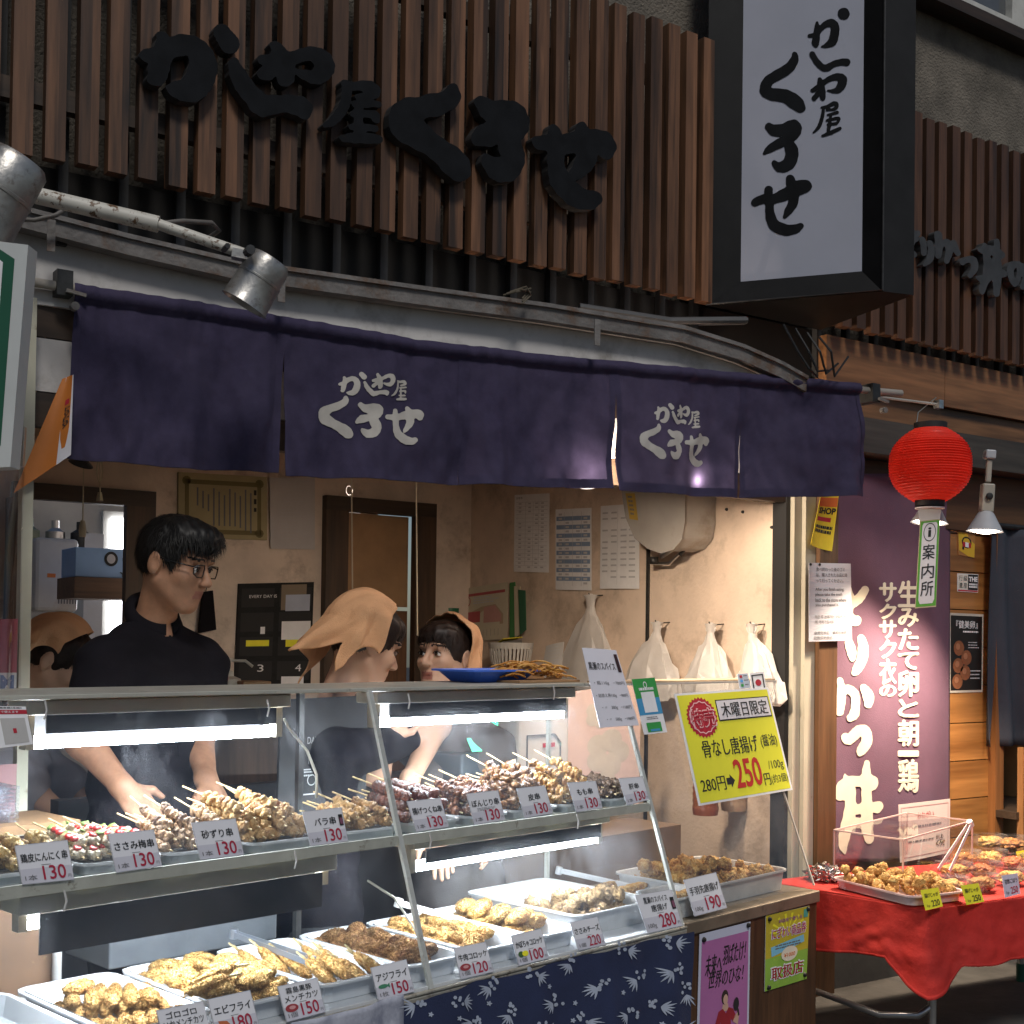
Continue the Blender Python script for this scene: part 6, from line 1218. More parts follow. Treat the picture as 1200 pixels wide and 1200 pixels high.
# ------------------------------------------------------------------ flowered cloth and posters on the counter front
INDI = mat('indigo cloth', (.019, .028, .078), .85, .15, 6, bump=.2, bscale=250); LEAF = mat('white dyed leaf', (.40, .45, .56), .9, .15, 20)
def cw(px, py):  # cloth surface on the counter front
    p = hD(px, py, -.036); return p - CN*(.007*math.sin((p-P0).dot(CS)*21+1)+.005*mnoise.noise(p*6)+.004*math.sin((p-P0).dot(CS)*47+p.z*9))
def clothf(u, v):
    x = 446+(812-446)*u; t = np.interp(x, [446, 470, 500, 520, 560, 600, 640, 700, 812], [1186, 1180, 1172, 1163, 1150, 1145, 1131, 1117, 1091.5]); xb = 437+(805-437)*u; return cw(x+(xb-x)*v, t+(1330-t)*v)
cl = thing('flowered_cloth', 'indigo cloth with white bamboo leaf pattern hanging on the counter front', 'cloth', W(.5, -.02, .1))
b = MB(); b.grid(clothf, 90, 50, INDI); b.grid(lambda u, v: clothf(u, v)+CN*.002, 60, 30, INDI)
def leaf(cx, cy, an, L, wd):
    n = 6; top = []; bot = []
    for i in range(n+1):
        t = i/n; w_ = wd*math.sin(math.pi*min(1, t*1.02))**.8*(1-.25*t); x = cx+math.cos(an)*L*t; y = cy+math.sin(an)*L*t
        top.append((x-math.sin(an)*w_, y+math.cos(an)*w_)); bot.append((x+math.sin(an)*w_, y-math.cos(an)*w_))
    pts = [cw(*q)-CN*.0022 for q in top+bot]
    b.add(pts, [(i, i+1, n+1+i+1, n+1+i) for i in range(n)], LEAF)
rr = random.Random(11)
for cx, cy in ((486, 1178), (540, 1172), (575, 1158), (628, 1142), (668, 1130), (735, 1113), (790, 1105), (552, 1198), (598, 1190), (648, 1176), (700, 1158), (745, 1148), (785, 1138), (640, 1205), (690, 1197), (735, 1190), (775, 1180), (803, 1165), (500, 1215), (560, 1225), (610, 1225), (670, 1228), (720, 1222), (770, 1215), (800, 1205), (530, 1250), (700, 1260), (620, 1262)):
    a0 = rr.choice([.3, .6, 2.2, 2.6, 1.4])+rr.uniform(-.2, .2)
    for k in range(6): leaf(cx, cy, a0-.9+.36*k, rr.uniform(10.5, 18), 1.2)
    for k in range(7):
        x, y = cx-8*math.cos(a0)+rr.uniform(-6, 6), cy-8*math.sin(a0)+rr.uniform(-7, 7); b.add([cw(x+2.1*math.cos(t), y+2.3*math.sin(t))-CN*.0022 for t in np.linspace(0, 6.28, 7)[:-1]], [tuple(range(6))], LEAF)
    x, y = cx+rr.uniform(-28, 28), cy+rr.uniform(10, 22)
    if 470 < x < 800 and y > 1150: [leaf(x, y, 1.257*k, 3.4, 1.1) for k in range(5)]
co = obj('fabric', b, cl, smooth=True)
b = MB(); PALEB = mat('faded blue cloth scrap', (.30, .32, .42), .9, .25, 18, col2=(.5, .52, .6))
def scrap(u, v):
    x = 345+130*u; y = 1200-8*u+(1206-26*u - 1200)*0 + 40*v - 26*u*(1-v); return cw(x, y)
b.grid(scrap, 20, 8, PALEB); obj('cloth_scrap', b, None, 'torn faded blue cloth scrap left of the flowered cloth', 'cloth', smooth=True, solid=.002)
fr = lambda x, y: hD(x, y, -.004)
s = Sheet(quadpx(fr, (820, 1095), (879.5, 1080), (877, 1222), (816, 1240)), .0015, bend=.002)
MAU = mat('mauve poster paper', (.42, .15, .36), .45, .08, 3); s.rect(.04, .07, .96, 1, MAU, 1)
for t, (u0, v0, u1, v1), sl in (('未来へ', (.12, .19, .43, .36), .02), ('羽ばたけ！', (.45, .14, .90, .30), .03), ('世界のひな！', (.18, .33, .86, .47), .03)): s.text(t, u0, v0, u1, v1, BLACK, .014, 2, sl)
PS = plain('printed skin', (.58, .36, .27)); PR = plain('printed red kit', (.30, .015, .025)); HR = plain('printed hair', (.03, .018, .014))
s.disc(.50, .565, .065, .060, HR, 2); s.disc(.51, .585, .045, .042, PS, 3); s.poly([(.46, .62), (.56, .62), (.58, .68), (.44, .68)], PS, 2); s.poly([(.38, .67), (.46, .655), (.52, .70), (.57, .655), (.66, .675), (.72, .74), (.66, .78), (.62, .75), (.62, .95), (.42, .95), (.42, .76), (.36, .82), (.30, .80)], PR, 3)
s.poly([(.30, .80), (.36, .82), (.39, .92), (.34, .93)], PS, 3); s.poly([(.70, .74), (.66, .78), (.76, .82), (.79, .72), (.755, .71)], PS, 3); s.disc(.72, .645, .055, .055, plain('bat black', (.02, .015, .02)), 4); s.poly([(.74, .69), (.77, .685), (.79, .74), (.76, .75)], HR, 4); s.rect(.44, .80, .60, .84, WHITE, 4); s.rect(.46, .81, .58, .83, plain('azure print', (.05, .28, .52)), 5); s.rect(.42, .95, .62, 1, BLACK, 3)
s.make('poster', mat('pale blue poster edge', (.55, .57, .70), .5, .04), 'mauve poster of a table tennis player pinned to the counter end', 'poster', inkname='printing')
s = Sheet(quadpx(fr, (897.5, 1073), (948.5, 1061.5), (945, 1147), (896, 1162)), .0015)
s.rect(0, 0, 1, .58, plain('mustard print', (.52, .42, .03)), 1); s.rect(0, .58, 1, 1, plain('lime print', (.26, .46, .06)), 1); [s.poly([(.5, .3), (.5+.42*math.cos(a), .3+.27*math.sin(a)), (.5+.42*math.cos(a+.12), .3+.27*math.sin(a+.12))], YEL, 1.5) for a in np.arange(3.3, 6.2, .4)]
s.text('商店街で使える', .28, .09, .82, .14, plain('purple print', (.3, .1, .3)), .02, 3)
s.text('にぎわい商品券', .13, .19, .93, .35, WHITE, .07, 2.5); s.text('にぎわい商品券', .14, .20, .92, .34, plain('magenta print', (.42, .02, .12)), .02, 3.5); s.poly([(.12, .44), (.88, .37), (.9, .47), (.14, .57)], plain('light blue print', (.2, .5, .68)), 2); s.lines(.22, .43, .82, .50, 2, INKG, 3, .5, .1); s.disc(.55, .58, .19, .10, plain('cream print', (.75, .68, .55)), 3); s.text('¥1000', .42, .565, .68, .62, plain('orange print', (.6, .15, .03)), .02, 4)
s.text('取扱店', .12, .70, .90, .90, WHITE, .075, 3); s.text('取扱店', .14, .715, .88, .885, plain('deep red print', (.33, .01, .02)), .03, 4); s.rect(.86, .03, .96, .14, plain('teal print', (.08, .35, .28)), 3)
s.make('poster', WHITE, 'yellow and green gift voucher poster pinned right of the mauve poster', 'poster', inkname='printing')
for x, y in ((824, 1101), (876, 1084), (901, 1077), (946, 1065), (900, 1157), (942, 1142)):
    b = MB(); b.lathe([(0, 0), (.008, .0), (.006, .006), (0, .008)], BLACK, fr(x, y)-CN*.002, -CN, 10); obj('drawing_pin', b, None, 'black drawing pin at a corner of one of the two posters', 'pin', 'poster pins')
# ================================================================== second shop
MAUVE = mat('mauve banner cloth', (.130, .066, .105), .85, .10, 4, bump=.2, bscale=260); CRM = mat('cream banner lettering', (.74, .68, .54), .85, .04, 20)
def bnp(px, py, o=0.0):
    k = min(1, max(0, (px-960)/150)); w_ = .012*math.sin(px*.085+.6*math.sin(py*.012))*(.3+k) + .010*mnoise.noise((px*.02, py*.008, 2)) + (.03*max(0, k-.75)/.25 if k > .75 else 0)
    return hY(px, py, 3.385+w_-o)
hb = thing('hanging_banner', 'tall mauve cloth banner with large cream brush lettering beside the red lantern', 'banner', hY(1035, 1008, 3.39))
b = MB(); b.grid(lambda u, v: bnp(956+(1113.5-956)*u+(-1)*v, 555+(1010-555)*v), 70, 90, MAUVE); bo = obj('fabric', b, hb, smooth=True, solid=.002)
BG = [ [[(285,-850,26),(312,-760,32)], [(440,-815,36),(385,-735,42),(305,-675,40),(288,-590,50),(355,-540,44),(375,-560,30)]],
 [[(300,-350,38),(322,-275,42),(330,-215,28)], [(408,-390,34),(424,-310,46),(415,-210,46),(372,-120,42),(345,-82,22)]],
 [[(178,140,22),(230,100,36),(290,55,38),(350,105,40),(357,200,38),(345,275,44),(312,310,34)], [(220,-20,26),(235,60,38),(225,160,44),(217,255,38)], [(430,45,33),(470,120,50),(470,190,34)]],
 [[(268,480,38),(300,500,46),(390,420,48),(445,432,48),(455,520,48),(412,590,44),(395,625,22)]],
 [[(455,705,26),(450,800,40),(452,950,44),(455,1100,48),(462,1250,52),(475,1375,42)], [(300,880,52),(312,1050,48),(300,1180,52),(262,1330,52),(250,1420,42),(262,1505,10)], [(225,985,52),(245,900,50),(320,870,48),(430,865,50),(500,870,55),(502,905,42)], [(300,1125,42),(450,1100,44),(560,1085,40),(550,1110,36)], [(265,810,12),(270,870,30)], [(300,1230,45),(460,1240,45)]]]
b = MB()
for st in BG:
    V, Fc = stroke_mesh(st, 48, .2); b.add([bnp(955+x/7.5, 800+y/7.5, .0032) for x, y in V], Fc, CRM)
def bchar(ch, x0, y0, x1, y1, bold=.03):
    V, Fc = text_mesh(ch, 0.0)
    for i, (dx, dy) in enumerate(((0, 0), (-.9, 0), (.9, 0), (0, .7), (0, -.7))): b.add([bnp(x0+dx+(x1-x0)*x, y1+dy-(y1-y0)*y, .0032+.0003*i) for x, y in V], Fc, CRM)
for ch, y0, y1 in (('生', 681, 711), ('み', 713, 734), ('た', 737, 761), ('て', 765, 784), ('卵', 786, 816), ('と', 820, 840), ('朝', 844, 874), ('一', 880, 886), ('鶏', 890, 928)): bchar(ch, 1053, y0, 1076, y1)
for ch, y0, y1 in (('サ', 683, 705), ('ク', 708, 725), ('サ', 727, 748), ('ク', 750, 771), ('衣', 772, 802), ('の', 803, 816)): bchar(ch, 1031, y0, 1050, y1)
obj('lettering', b, bo)

# red paper lantern and its hanging tag
lc = at(1090, 545, 4.62); ln = thing('paper_lantern', 'round red paper lantern with black rims hanging by the navy curtain', 'lantern', lc-Vector((0, 0, .14)))
REDP = mat('red lantern paper', (.70, .042, .024), .5, .10, 6, coat=.06, transl=.35, dirt=(.78, .07, .035), dscale=4)
prof = []; n = 56
for i in range(n+1):
    t = -1+2*i/n; zz = t*.130; rr_ = .142*(1-abs(t)**2.7*.58)*(1+.022*math.cos(i*math.pi)+.004*math.sin(i*2.3)); prof.append((rr_, zz))
b = MB(); b.lathe(prof, REDP, lc, n=56); obj('shade', b, ln, smooth=True, angle=12)
b = MB(); b.lathe([(.058, .128), (.058, .152), (.052, .152), (.052, .128)], BLACK, lc, n=32); obj('rim', b, ln, smooth=True, angle=40)
b = MB(); b.lathe([(.052, -.128), (.052, -.148), (0, -.149)], BLACK, lc, n=32); obj('rim', b, ln, smooth=True, angle=40)
b = MB(); b.tube([lc+_r0*(-.05)+Vector((0, 0, .15)), lc+_r0*(-.045)+Vector((0, 0, .19)), lc+_r0*(.02)+Vector((0, 0, .245))], .002, STEEL, 6); b.lathe([(0, 0), (.052, 0), (.052, .004), (0, .004)], WHITE, lc-Vector((0, 0, .158)), n=24); b.tube([lc-Vector((0, 0, .158)), lc-Vector((0, 0, .185))], .002, STEEL, 6); obj('hanger', b, ln)
b = MB(); a = hN(1012, 463, -.02); c = at(1100, 474, 4.6); b.tube([a, c], .005, mat('grey rod', (.35, .33, .30), .5), 8); b.box((c.x-.012, c.y-.012, c.z-.015), (c.x+.012, c.y+.012, c.z+.015), STEEL); obj('hanging_rod', b, None, 'thin rod carrying the red lantern', 'rod')
s = Sheet([at(x, y, 4.615) for x, y in ((1076.5, 595), (1103, 595), (1101, 614), (1077, 614))]); s.make('tag_holder', WHITE, 'white card holder under the red lantern', 'card')
s = Sheet([at(x, y, 4.60) for x, y in ((1078.5, 610.5), (1101.5, 608), (1097, 711), (1072.5, 713))], .003)
GRNP = plain('fresh green print', (.10, .34, .04)); LIL = plain('lilac white', (.66, .64, .68)); s.rect(.02, .01, .98, .985, GRNP, 1)
s.poly([(.12, .06), (.18, .03), (.82, .03), (.88, .06), (.88, .91), (.80, .955), (.20, .955), (.12, .91)], LIL, 2); s.ring(.5, .14, .31, .105, .10, BLACK, 3); s.text('i', .42, .085, .58, .195, BLACK, .03, 3)
for ch, v0 in (('案', .28), ('内', .50), ('所', .70)): s.text(ch, .20, v0, .80, v0+.17, BLACK, .008, 3)
s.make('hanging_sign', mat('cream sign edge', (.5, .42, .28), .5), 'narrow white and green information sign hanging under the red lantern', 'sign', inkname='printing')

ld = bpy.data.lights.new('lamp_or_added_light', 'POINT'); ld.energy = .45; ld.color = (1, .8, .6); ld.shadow_soft_size = .03; lo = bpy.data.objects.new('lamp_or_added_light', ld); COL.objects.link(lo); lo.location = lc  # point light added inside the lantern so that its paper glows
# clip lamps
SHD = mat('grey lamp enamel', (.42, .44, .47), .35, .06, 8, coat=.2); BULB = mat('lit bulb', (1.0, .86, .68), .4, 0, 4, emis=22); IVB = mat('ivory lamp body', (.40, .37, .31), .45, .08, 8)
def clip_lamp(c, ax, label, power, spot=150, body=True, col=(1, .80, .58), sc=1.0, top=None, group=None):
    c = Vector(c); ax = Vector(ax).normalized(); t = thing('clip_lamp', label, 'lamp', c, group)
    b = MB(); b.lathe([(0, -.076*sc), (.022*sc, -.075*sc), (.030*sc, -.066*sc), (.066*sc, 0), (.069*sc, .003*sc), (.062*sc, .001*sc), (.026*sc, -.060*sc)], SHD, c, ax, 32); obj('shade', b, t, smooth=True, angle=50)
    b = MB(); b.lathe([(.055*sc, -.008*sc), (.045*sc, .004*sc), (.02*sc, .010*sc), (0, .011*sc)], BULB, c, ax, 28); obj('bulb', b, t, smooth=True)
    if body:
        u = c-ax*.075*sc; b = MB(); w_ = ax.cross(_r0).normalized(); b.bar(u-ax*.105*sc, u+ax*.004, .048*sc, .040*sc, IVB, w_); b.lathe([(0, 0), (.014*sc, 0), (.014*sc, .012), (0, .013)], BLACK, u-ax*.055*sc+TOCAM*.022*sc, TOCAM, 14); b.bar(u-ax*.11*sc, u-ax*.20*sc, .022*sc, .018*sc, IVB, w_); b.bar(u-ax*.20*sc, u-ax*.235*sc, .04*sc, .04*sc, SHD, w_); obj('body', b, t, bevel=.006)
    ld = bpy.data.lights.new('lamp_or_added_light', 'SPOT'); ld.energy = power; ld.color = col; ld.spot_size = math.radians(spot); ld.spot_blend = .6; ld.shadow_soft_size = .04
    lo = bpy.data.objects.new('lamp_or_added_light', ld); COL.objects.link(lo); lo.parent = t; lo.location = ax*.03; lo.rotation_euler = ax.to_track_quat('-Z', 'Y').to_euler(); return t
clip_lamp(hY(1154, 622, 3.02), (-.05, .03, -1), 'grey clip lamp lit under the beam between the sticker and the dark door curtain', 150, spot=104)
clip_lamp(hY(1089, 612, 3.08), (-.10, .02, -1), 'grey lit clip lamp half hidden behind the hanging information sign', 80, spot=104, body=False)
clip_lamp(hN(690, 549, -.16), (.8, .75, -.45), 'lit lamp behind the middle curtain panel, its glow showing at the hem', 75, spot=168, col=(1, .80, .60), sc=1.1, body=False)
clip_lamp(hN(812, 562, -.14), (.25, .1, -.95), 'lit lamp behind the curtain by the grey metal box, its rim below the hem', 42, spot=96, col=(1, .80, .60), sc=1.1, body=False)
# glow of the two lamps on the cloth comes from added point lights, close behind it
for px, py in ((684, 556), (814, 563)):
    ld = bpy.data.lights.new('lamp_or_added_light', 'POINT'); ld.energy = 3.5; ld.color = (1, .8, .65); ld.shadow_soft_size = .012; lo = bpy.data.objects.new('lamp_or_added_light', ld); COL.objects.link(lo); lo.location = hN(px, py, -.035)

# notices, stickers and door curtain
s = Sheet(quadpx(lambda x, y: hY(x, y, 3.325), (948, 659.5), (997, 660.5), (998.5, 750.5), (948, 752)), bend=.003)
for k, t in enumerate(('食べ終わった後のゴミ', 'は、購入されたお店に持', 'って行ってください。')): s.text(t, .16, .055+.072*k, (.84, .90, .80)[k], .105+.072*k, INKG, .004)
for k, t in enumerate(('After you finish eating,', 'please take the trash', 'back to the store where', 'you purchased it.')): s.text(t, .14, .315+.066*k, (.82, .77, .87, .68)[k], .365+.066*k, INKG, .014)
for k, t in enumerate(('먹은 후 쓰레기는 구입한 가게', '에 가져가십시오.')): s.text(t, .13, .665+.065*k, (.90, .58)[k], .71+.065*k, INKG, .004)
for k, t in enumerate(('食用完毕后，请将垃圾带', '回购买的商店。')): s.text(t, .11, .87+.062*k, (.86, .55)[k], .915+.062*k, INKG, .004)
s.disc(.03, .02, .03, .018, BLACK, 3, 10); s.disc(.24, .02, .03, .018, BLACK, 3, 10)
s.make('litter_notice', mat('lilac grey paper', (.56, .56, .62), .5, .03), 'white multilingual litter notice pinned over the left edge of the mauve banner', 'notice')
s = Sheet(quadpx(lambda x, y: hY(x, y, 3.325), (962, 580), (983, 580), (975, 646), (950, 638)), bend=-.015)
YB = mat('yellow flag cloth', (.72, .58, .03), .7, .08, 6); s.rect(.02, .05, .98, .22, plain('orange print', (.6, .15, .03)), 1); s.text('SHOP', .10, .24, .95, .36, BLACK, .05, 2); s.rect(.1, .42, .8, .50, RED, 1); s.text('KYOTO', .12, .62, .92, .74, BLACK, .03, 2, .0) if 0 else s.lines(.10, .58, .9, .74, 2, BLACK, 2, .7, .1)
s.make('pennant', YB, 'curled yellow shop pennant hanging on the brown post under the curtain', 'pennant')
ys = lambda x, y: hY(x, y, 3.4325)
s = Sheet(quadpx(ys, (1121, 593), (1148, 594), (1147, 622), (1121, 621)), .003); s.disc(.45, .45, .36, .40, plain('grey emblem', (.13, .13, .13)), 1); s.disc(.45, .45, .2, .2, plain('emblem red', (.25, .06, .04)), 2); s.ring(.45, .45, .3, .34, .15, INKG, 2); s.make('sticker', mat('orange board', (.36, .17, .05), .5, .1), 'round grey emblem sticker on the siding above the yellow sticker', 'sticker')
s = Sheet(quadpx(ys, (1122, 622), (1143, 626), (1142, 654), (1123, 650)), .002); s.poly([(.05, .05), (.55, .02), (.62, .25), (.98, .42), (.98, .98), (.6, .98), (.05, .80)], plain('amber print', (.62, .40, .03)), 1); s.ring(.50, .42, .28, .24, .25, BLACK, 2); s.rect(.25, .42, .75, .62, RED, 3); s.rect(.40, .42, .60, .62, WHITE, 4); s.poly([(.25, .62), (.35, .62), (.33, .75), (.22, .72)], BLACK, 3)
s.make('sticker', mat('orange board', (.36, .17, .05)), 'amber sticker with a black ring on the siding', 'sticker')
s = Sheet(quadpx(ys, (1122, 672), (1146.5, 673), (1146, 694.5), (1122, 693)), .002); s.rect(.02, .03, .50, .88, plain('ivory print', (.66, .63, .56)), 1); s.rect(.50, .03, .98, .88, BLACK, 1); s.text('THE', .53, .15, .95, .42, WHITE, .06, 2); s.lines(.55, .52, .95, .80, 2, WHITE, 2, .7, 0); 
for ch, u, v in (('行', .06, .10), ('級', .28, .10), ('遺', .06, .50), ('産', .28, .50)): s.text(ch, u, v, u+.18, v+.30, BLACK, 0, 2)
s.rect(.02, .90, .98, .97, RED, 1); s.make('sticker', WHITE, 'small black and white sticker reading THE on the siding', 'sticker')
s = Sheet(quadpx(ys, (1112, 718), (1152.5, 720), (1151.5, 811), (1112, 812)), .003); s.rect(.05, .03, .96, .97, mat('black poster print', (.015, .011, .010), .35, .2, 3), 1)
for u, v in ((.28, .44), (.50, .56), (.26, .66), (.47, .75), (.24, .86)): s.disc(u, v, .15, .095, plain('brown egg print', (.23, .085, .035)), 2); s.disc(u-.03, v-.02, .06, .04, plain('egg highlight print', (.36, .16, .08)), 3)
s.text('『健美卵』', .20, .09, .82, .19, WHITE, .012, 2); s.lines(.4, .22, .95, .27, 1, WHITE, 2, .4); s.lines(.55, .36, .92, .46, 3, GREY, 2, .3); s.lines(.62, .72, .95, .86, 3, GREY, 2, .3)
s.make('egg_poster', mat('pale poster edge', (.5, .46, .40), .5), 'black poster with brown eggs on the orange brown siding', 'poster', inkname='printing')
s = Sheet(quadpx(lambda x, y: hY(x, y, 3.33), (1053, 943), (1113.5, 936), (1113, 999), (1055, 1011)), bend=.004)
s.frame(.04, .06, .96, .94, .008, .012, plain('rose line', (.45, .25, .25))); s.text('おねがい', .34, .17, .66, .29, RED, .01); s.lines(.28, .40, .84, .46, 1, INKG, 2, .6, .05); s.lines(.12, .66, .7, .70, 1, INKG, 2, .6, .1)
for ch, u in (('か', .70), ('し', .76), ('わ', .80)): s.text(ch, u, .62, u+.05, .70, BLACK, .02)
for ch, u in (('く', .70), ('ろ', .765), ('せ', .825)): s.text(ch, u, .72, u+.06, .83, BLACK, .03)
s.make('request_notice', mat('pinkish paper', (.68, .58, .54), .6, .03), 'pale request notice pinned at the foot of the mauve banner', 'notice')
DC = mat('dark blue grey cloth', (.035, .042, .060), .85, .15, 5, bump=.2, bscale=200); xa, xb_ = hY(1159, 700, 3.40).x, hY(1300, 700, 3.40).x; zt_, zb_ = hY(1160, 618, 3.40).z, hY(1160, 875, 3.40).z
b = MB(); b.grid(lambda u, v: Vector((xa+(xb_-xa)*u, 3.385+.035*math.sin(u*42+.8*math.sin(v*3+u*9))*(.35+.65*v)+.02*math.sin(u*17), zt_+(zb_-zt_)*v)), 160, 24, DC); dcu = obj('door_curtain', b, None, 'dark blue grey door curtain in deep folds right of the siding', 'curtain', smooth=True, solid=.002)
b = MB(); b.tube([(xa-.02, 3.385, zt_+.01), (xb_, 3.385, zt_+.01)], .012, DARKM, 10); obj('curtain_rod', b, dcu)
b = MB(); p = hY(1194, 1005, 3.30); b.box((p.x, 3.28, .13), (p.x+.03, 3.31, hY(1194, 876, 3.30).z), wood('pale post wood', (.2, .09, .03), (.4, .2, .08), 'Z')); b.box((p.x-.02, 3.3, .72), (p.x+.5, 3.75, .75), DWOOD); b.box((p.x, 3.70, .13), (p.x+.03, 3.73, .72), DWOODZ); obj('side_table', b, None, 'small dark side table with a pale post in the doorway', 'table')
b = MB(); b.box((5.0, 3.6, 1.02), (5.06, 3.64, 1.2), mat('orange board', (.36, .17, .05))); b.box((4.99, 3.62, .004), (5.07, 3.66, 1.02), DWOODZ); obj('menu_stand', b, None, 'small orange board on a dark post inside the doorway', 'stand')

# ------------------------------------------------------------------ the red table
ZT = .615
FL = hZ(1086, 1067, ZT); BL = hZ(955, 1045, ZT); q = hZ(1200, 1053, ZT); dF = (q-FL).normalized(); FRc = FL+dF*1.35; dL = (BL-FL).normalized(); BLc = FL+dL*.62; BRc = FRc+dL*.62
LEGM = mat('table leg steel', (.45, .46, .47), .3, .1, 12, metal=.9)
tb = thing('folding_table', 'folding table on steel legs under a red cloth by the mauve banner', 'table', (FL+BRc)/2*1.0-Vector((0, 0, ZT-.004)))
b = MB(); b.slab([FL, FRc, BRc, BLc], (0, 0, -.03), TAN); obj('tabletop', b, tb)
cen = (FL+FRc+BRc+BLc)/4
for p in (FL, FRc, BLc, BRc):
    f = p.lerp(cen, .10); b = MB(); b.tube([(f.x, f.y, ZT-.03), (f.x, f.y, .16)], .013, LEGM, 12); b.tube([(f.x, f.y, .20), (f.x, f.y, .004)], .017, mat('green leg foot', (.02, .12, .08), .4), 12); obj('leg', b, tb, smooth=True, angle=50)
b = MB(); f0 = FL.lerp(cen, .10); f1 = BLc.lerp(cen, .10); b.tube([(f0.x, f0.y, .30), (f0.x-.03, f0.y+.03, .265), f1+(f0-f1)*.75+Vector((-.06, 0, .25-ZT)), (f1.x-.06, f1.y, .30)], .011, LEGM, 10); obj('brace', b, tb, smooth=True)
REDC = mat('red table cloth', (.44, .016, .010), .8, .2, 5, bump=1, bscale=13, dirt=(.30, .008, .008), dscale=5)
path = [BLc, FL, FRc]; l1 = (FL-BLc).length; l2 = (FRc-FL).length
def rim(t): return BLc.lerp(FL, t/l1) if t < l1 else FL.lerp(FRc, (t-l1)/l2)
def clothpt(u, v):
    t = u*(l1+l2); p = rim(t); dc_ = abs(t-l1); outL = -dF; outF = -dL; k = min(1, max(0, (t-l1)/.10+.5)); out = outL.lerp(outF, k).normalized()
    g = math.exp(-(dc_/.055)**2); drop = .175+.012*math.sin(t*9)+.10*max(0, 1-dc_/.10)
    wv = .010*math.sin(t*24+1)*(1-g)+.012*mnoise.noise((t*5, v*2, 4))+.010*mnoise.noise((t*13+v*2, v*4, 9))+.006*mnoise.noise((t*30, v*6-t*8, 2))
    o = (.008+.045*v**1.3*(1+.0*g)+wv*v) + g*v*.02*math.cos((t-l1)*40)
    return p+out*o+Vector((0, 0, .006-drop*v-.006*(1-(1-v)**4)))
b = MB(); b.grid(clothpt, 220, 30, REDC); b.grid(lambda u, v: FL.lerp(FRc, u).lerp(BLc.lerp(BRc, u), v)+Vector((0, 0, .006+.003*mnoise.noise((u*9, v*5, 1)))), 50, 24, REDC); b.grid(lambda u, v: clothpt(u, .955+.045*v)+Vector((0, 0, 0))+(clothpt(u, .955+.045*v)-cen).normalized()*.0022, 220, 2, REDC); obj('tablecloth', b, None, 'red cloth with a pointed corner drape on the folding table', 'tablecloth', smooth=True, solid=.002)
ZC = ZT+.012
tz = lambda x, y, z=ZC: hZ(x, y, z)
def oriented(o, p, ang): o.location = p; o.rotation_euler = (0, 0, ang); return o
angF = math.atan2(dF.y, dF.x)
PKT = mat('pinkish plastic tray', (.62, .46, .46), .35, .05, 8, coat=.2); cT = FL-dF*0+dL*.21+dF*.135; o = obj('plastic_tray', tray_mb(.255, .38, .032, PKT, .014, .008, .03), None, 'pale pinkish tray of fried bites at the left of the red table', 'tray', smooth=True, origin=(0, 0, 0), angle=40); oriented(o, Vector((cT.x, cT.y, ZC)), angF)
pr = [chunk_proto('fried_bite', KARAG, 200+k, .020) for k in range(3)]+[fried_proto('fried_bite', 'fried chicken', (.030, .020, .015), PANKL, 205, .2, 60)]
ex = Vector((math.cos(angF), math.sin(angF), 0)); ey = Vector((-ex.y, ex.x, 0)); used = set(); cnt = 0
for i in range(84):
    p = cT+ex*R.uniform(-.10, .10)+ey*R.uniform(-.15, .16); z = ZC+.020+.018*(i > 34)+.016*(i > 64)+R.uniform(0, .01); k = i % 4; lab = 'golden fried bite in the pale tray on the red table'
    if k not in used: pr[k].location = (p.x, p.y, z); pr[k].rotation_euler = rnd3(); pr[k]['label'] = lab; pr[k]['group'] = 'fried bites'; used.add(k)
    else: dup(pr[k], (p.x, p.y, z), rnd3(), lab, 'fried bites')
# clear cover
b = MB(); cv = [tz(1058, 1041), tz(977, 1027), None, tz(1139, 1013)]; cv[2] = cv[1]+cv[3]-cv[0]; hC = .165; GA = glass('acrylic cover', (.97, .94, .93), .02, .9); up = Vector((0, 0, hC)); ed = mat('acrylic edge', (.62, .45, .42), .3, .05)
b.add([p+up for p in cv], [(0, 1, 2, 3)], GA)
for i in range(4): b.add([cv[i], cv[(i+1) % 4], cv[(i+1) % 4]+up, cv[i]+up], [(0, 1, 2, 3)], GA)
co_ = obj('clear_cover', b, None, 'clear acrylic cover standing over the tray on the red table', 'cover'); b = MB()
for i in range(4): b.bar(cv[i], cv[i]+up, .005, .005, ed, dF); b.bar(cv[i]+up, cv[(i+1) % 4]+up, .005, .005, ed)
obj('edge', b, co_)
tongs(tz(1137, 965, ZC+.19), tz(1106, 1020, ZC+.04), 'long steel tongs leaning on the clear cover', TR, .022)
b = MB(); blob(b, tuple(tz(966, 1030)+Vector((0, 0, .02))), (.045, .06, .03), mat('kitchen foil', (.7, .66, .64), .22, .1, 9, metal=1), 4, .6, 3, 3, .25, 8); obj('foil', b, None, 'crumpled foil at the back left of the pale tray', 'foil')
CLP = glass('clear pack plastic', (.97, .97, .96), .05, 1.0, 20)
FILL = [KARAG, food('brown fry', (.30, .11, .03), (.55, .28, .09), .6, 40, dsc=20), PANKL, food('red brown fry', (.30, .07, .02), (.5, .18, .06), .5, 40)]
k = 0
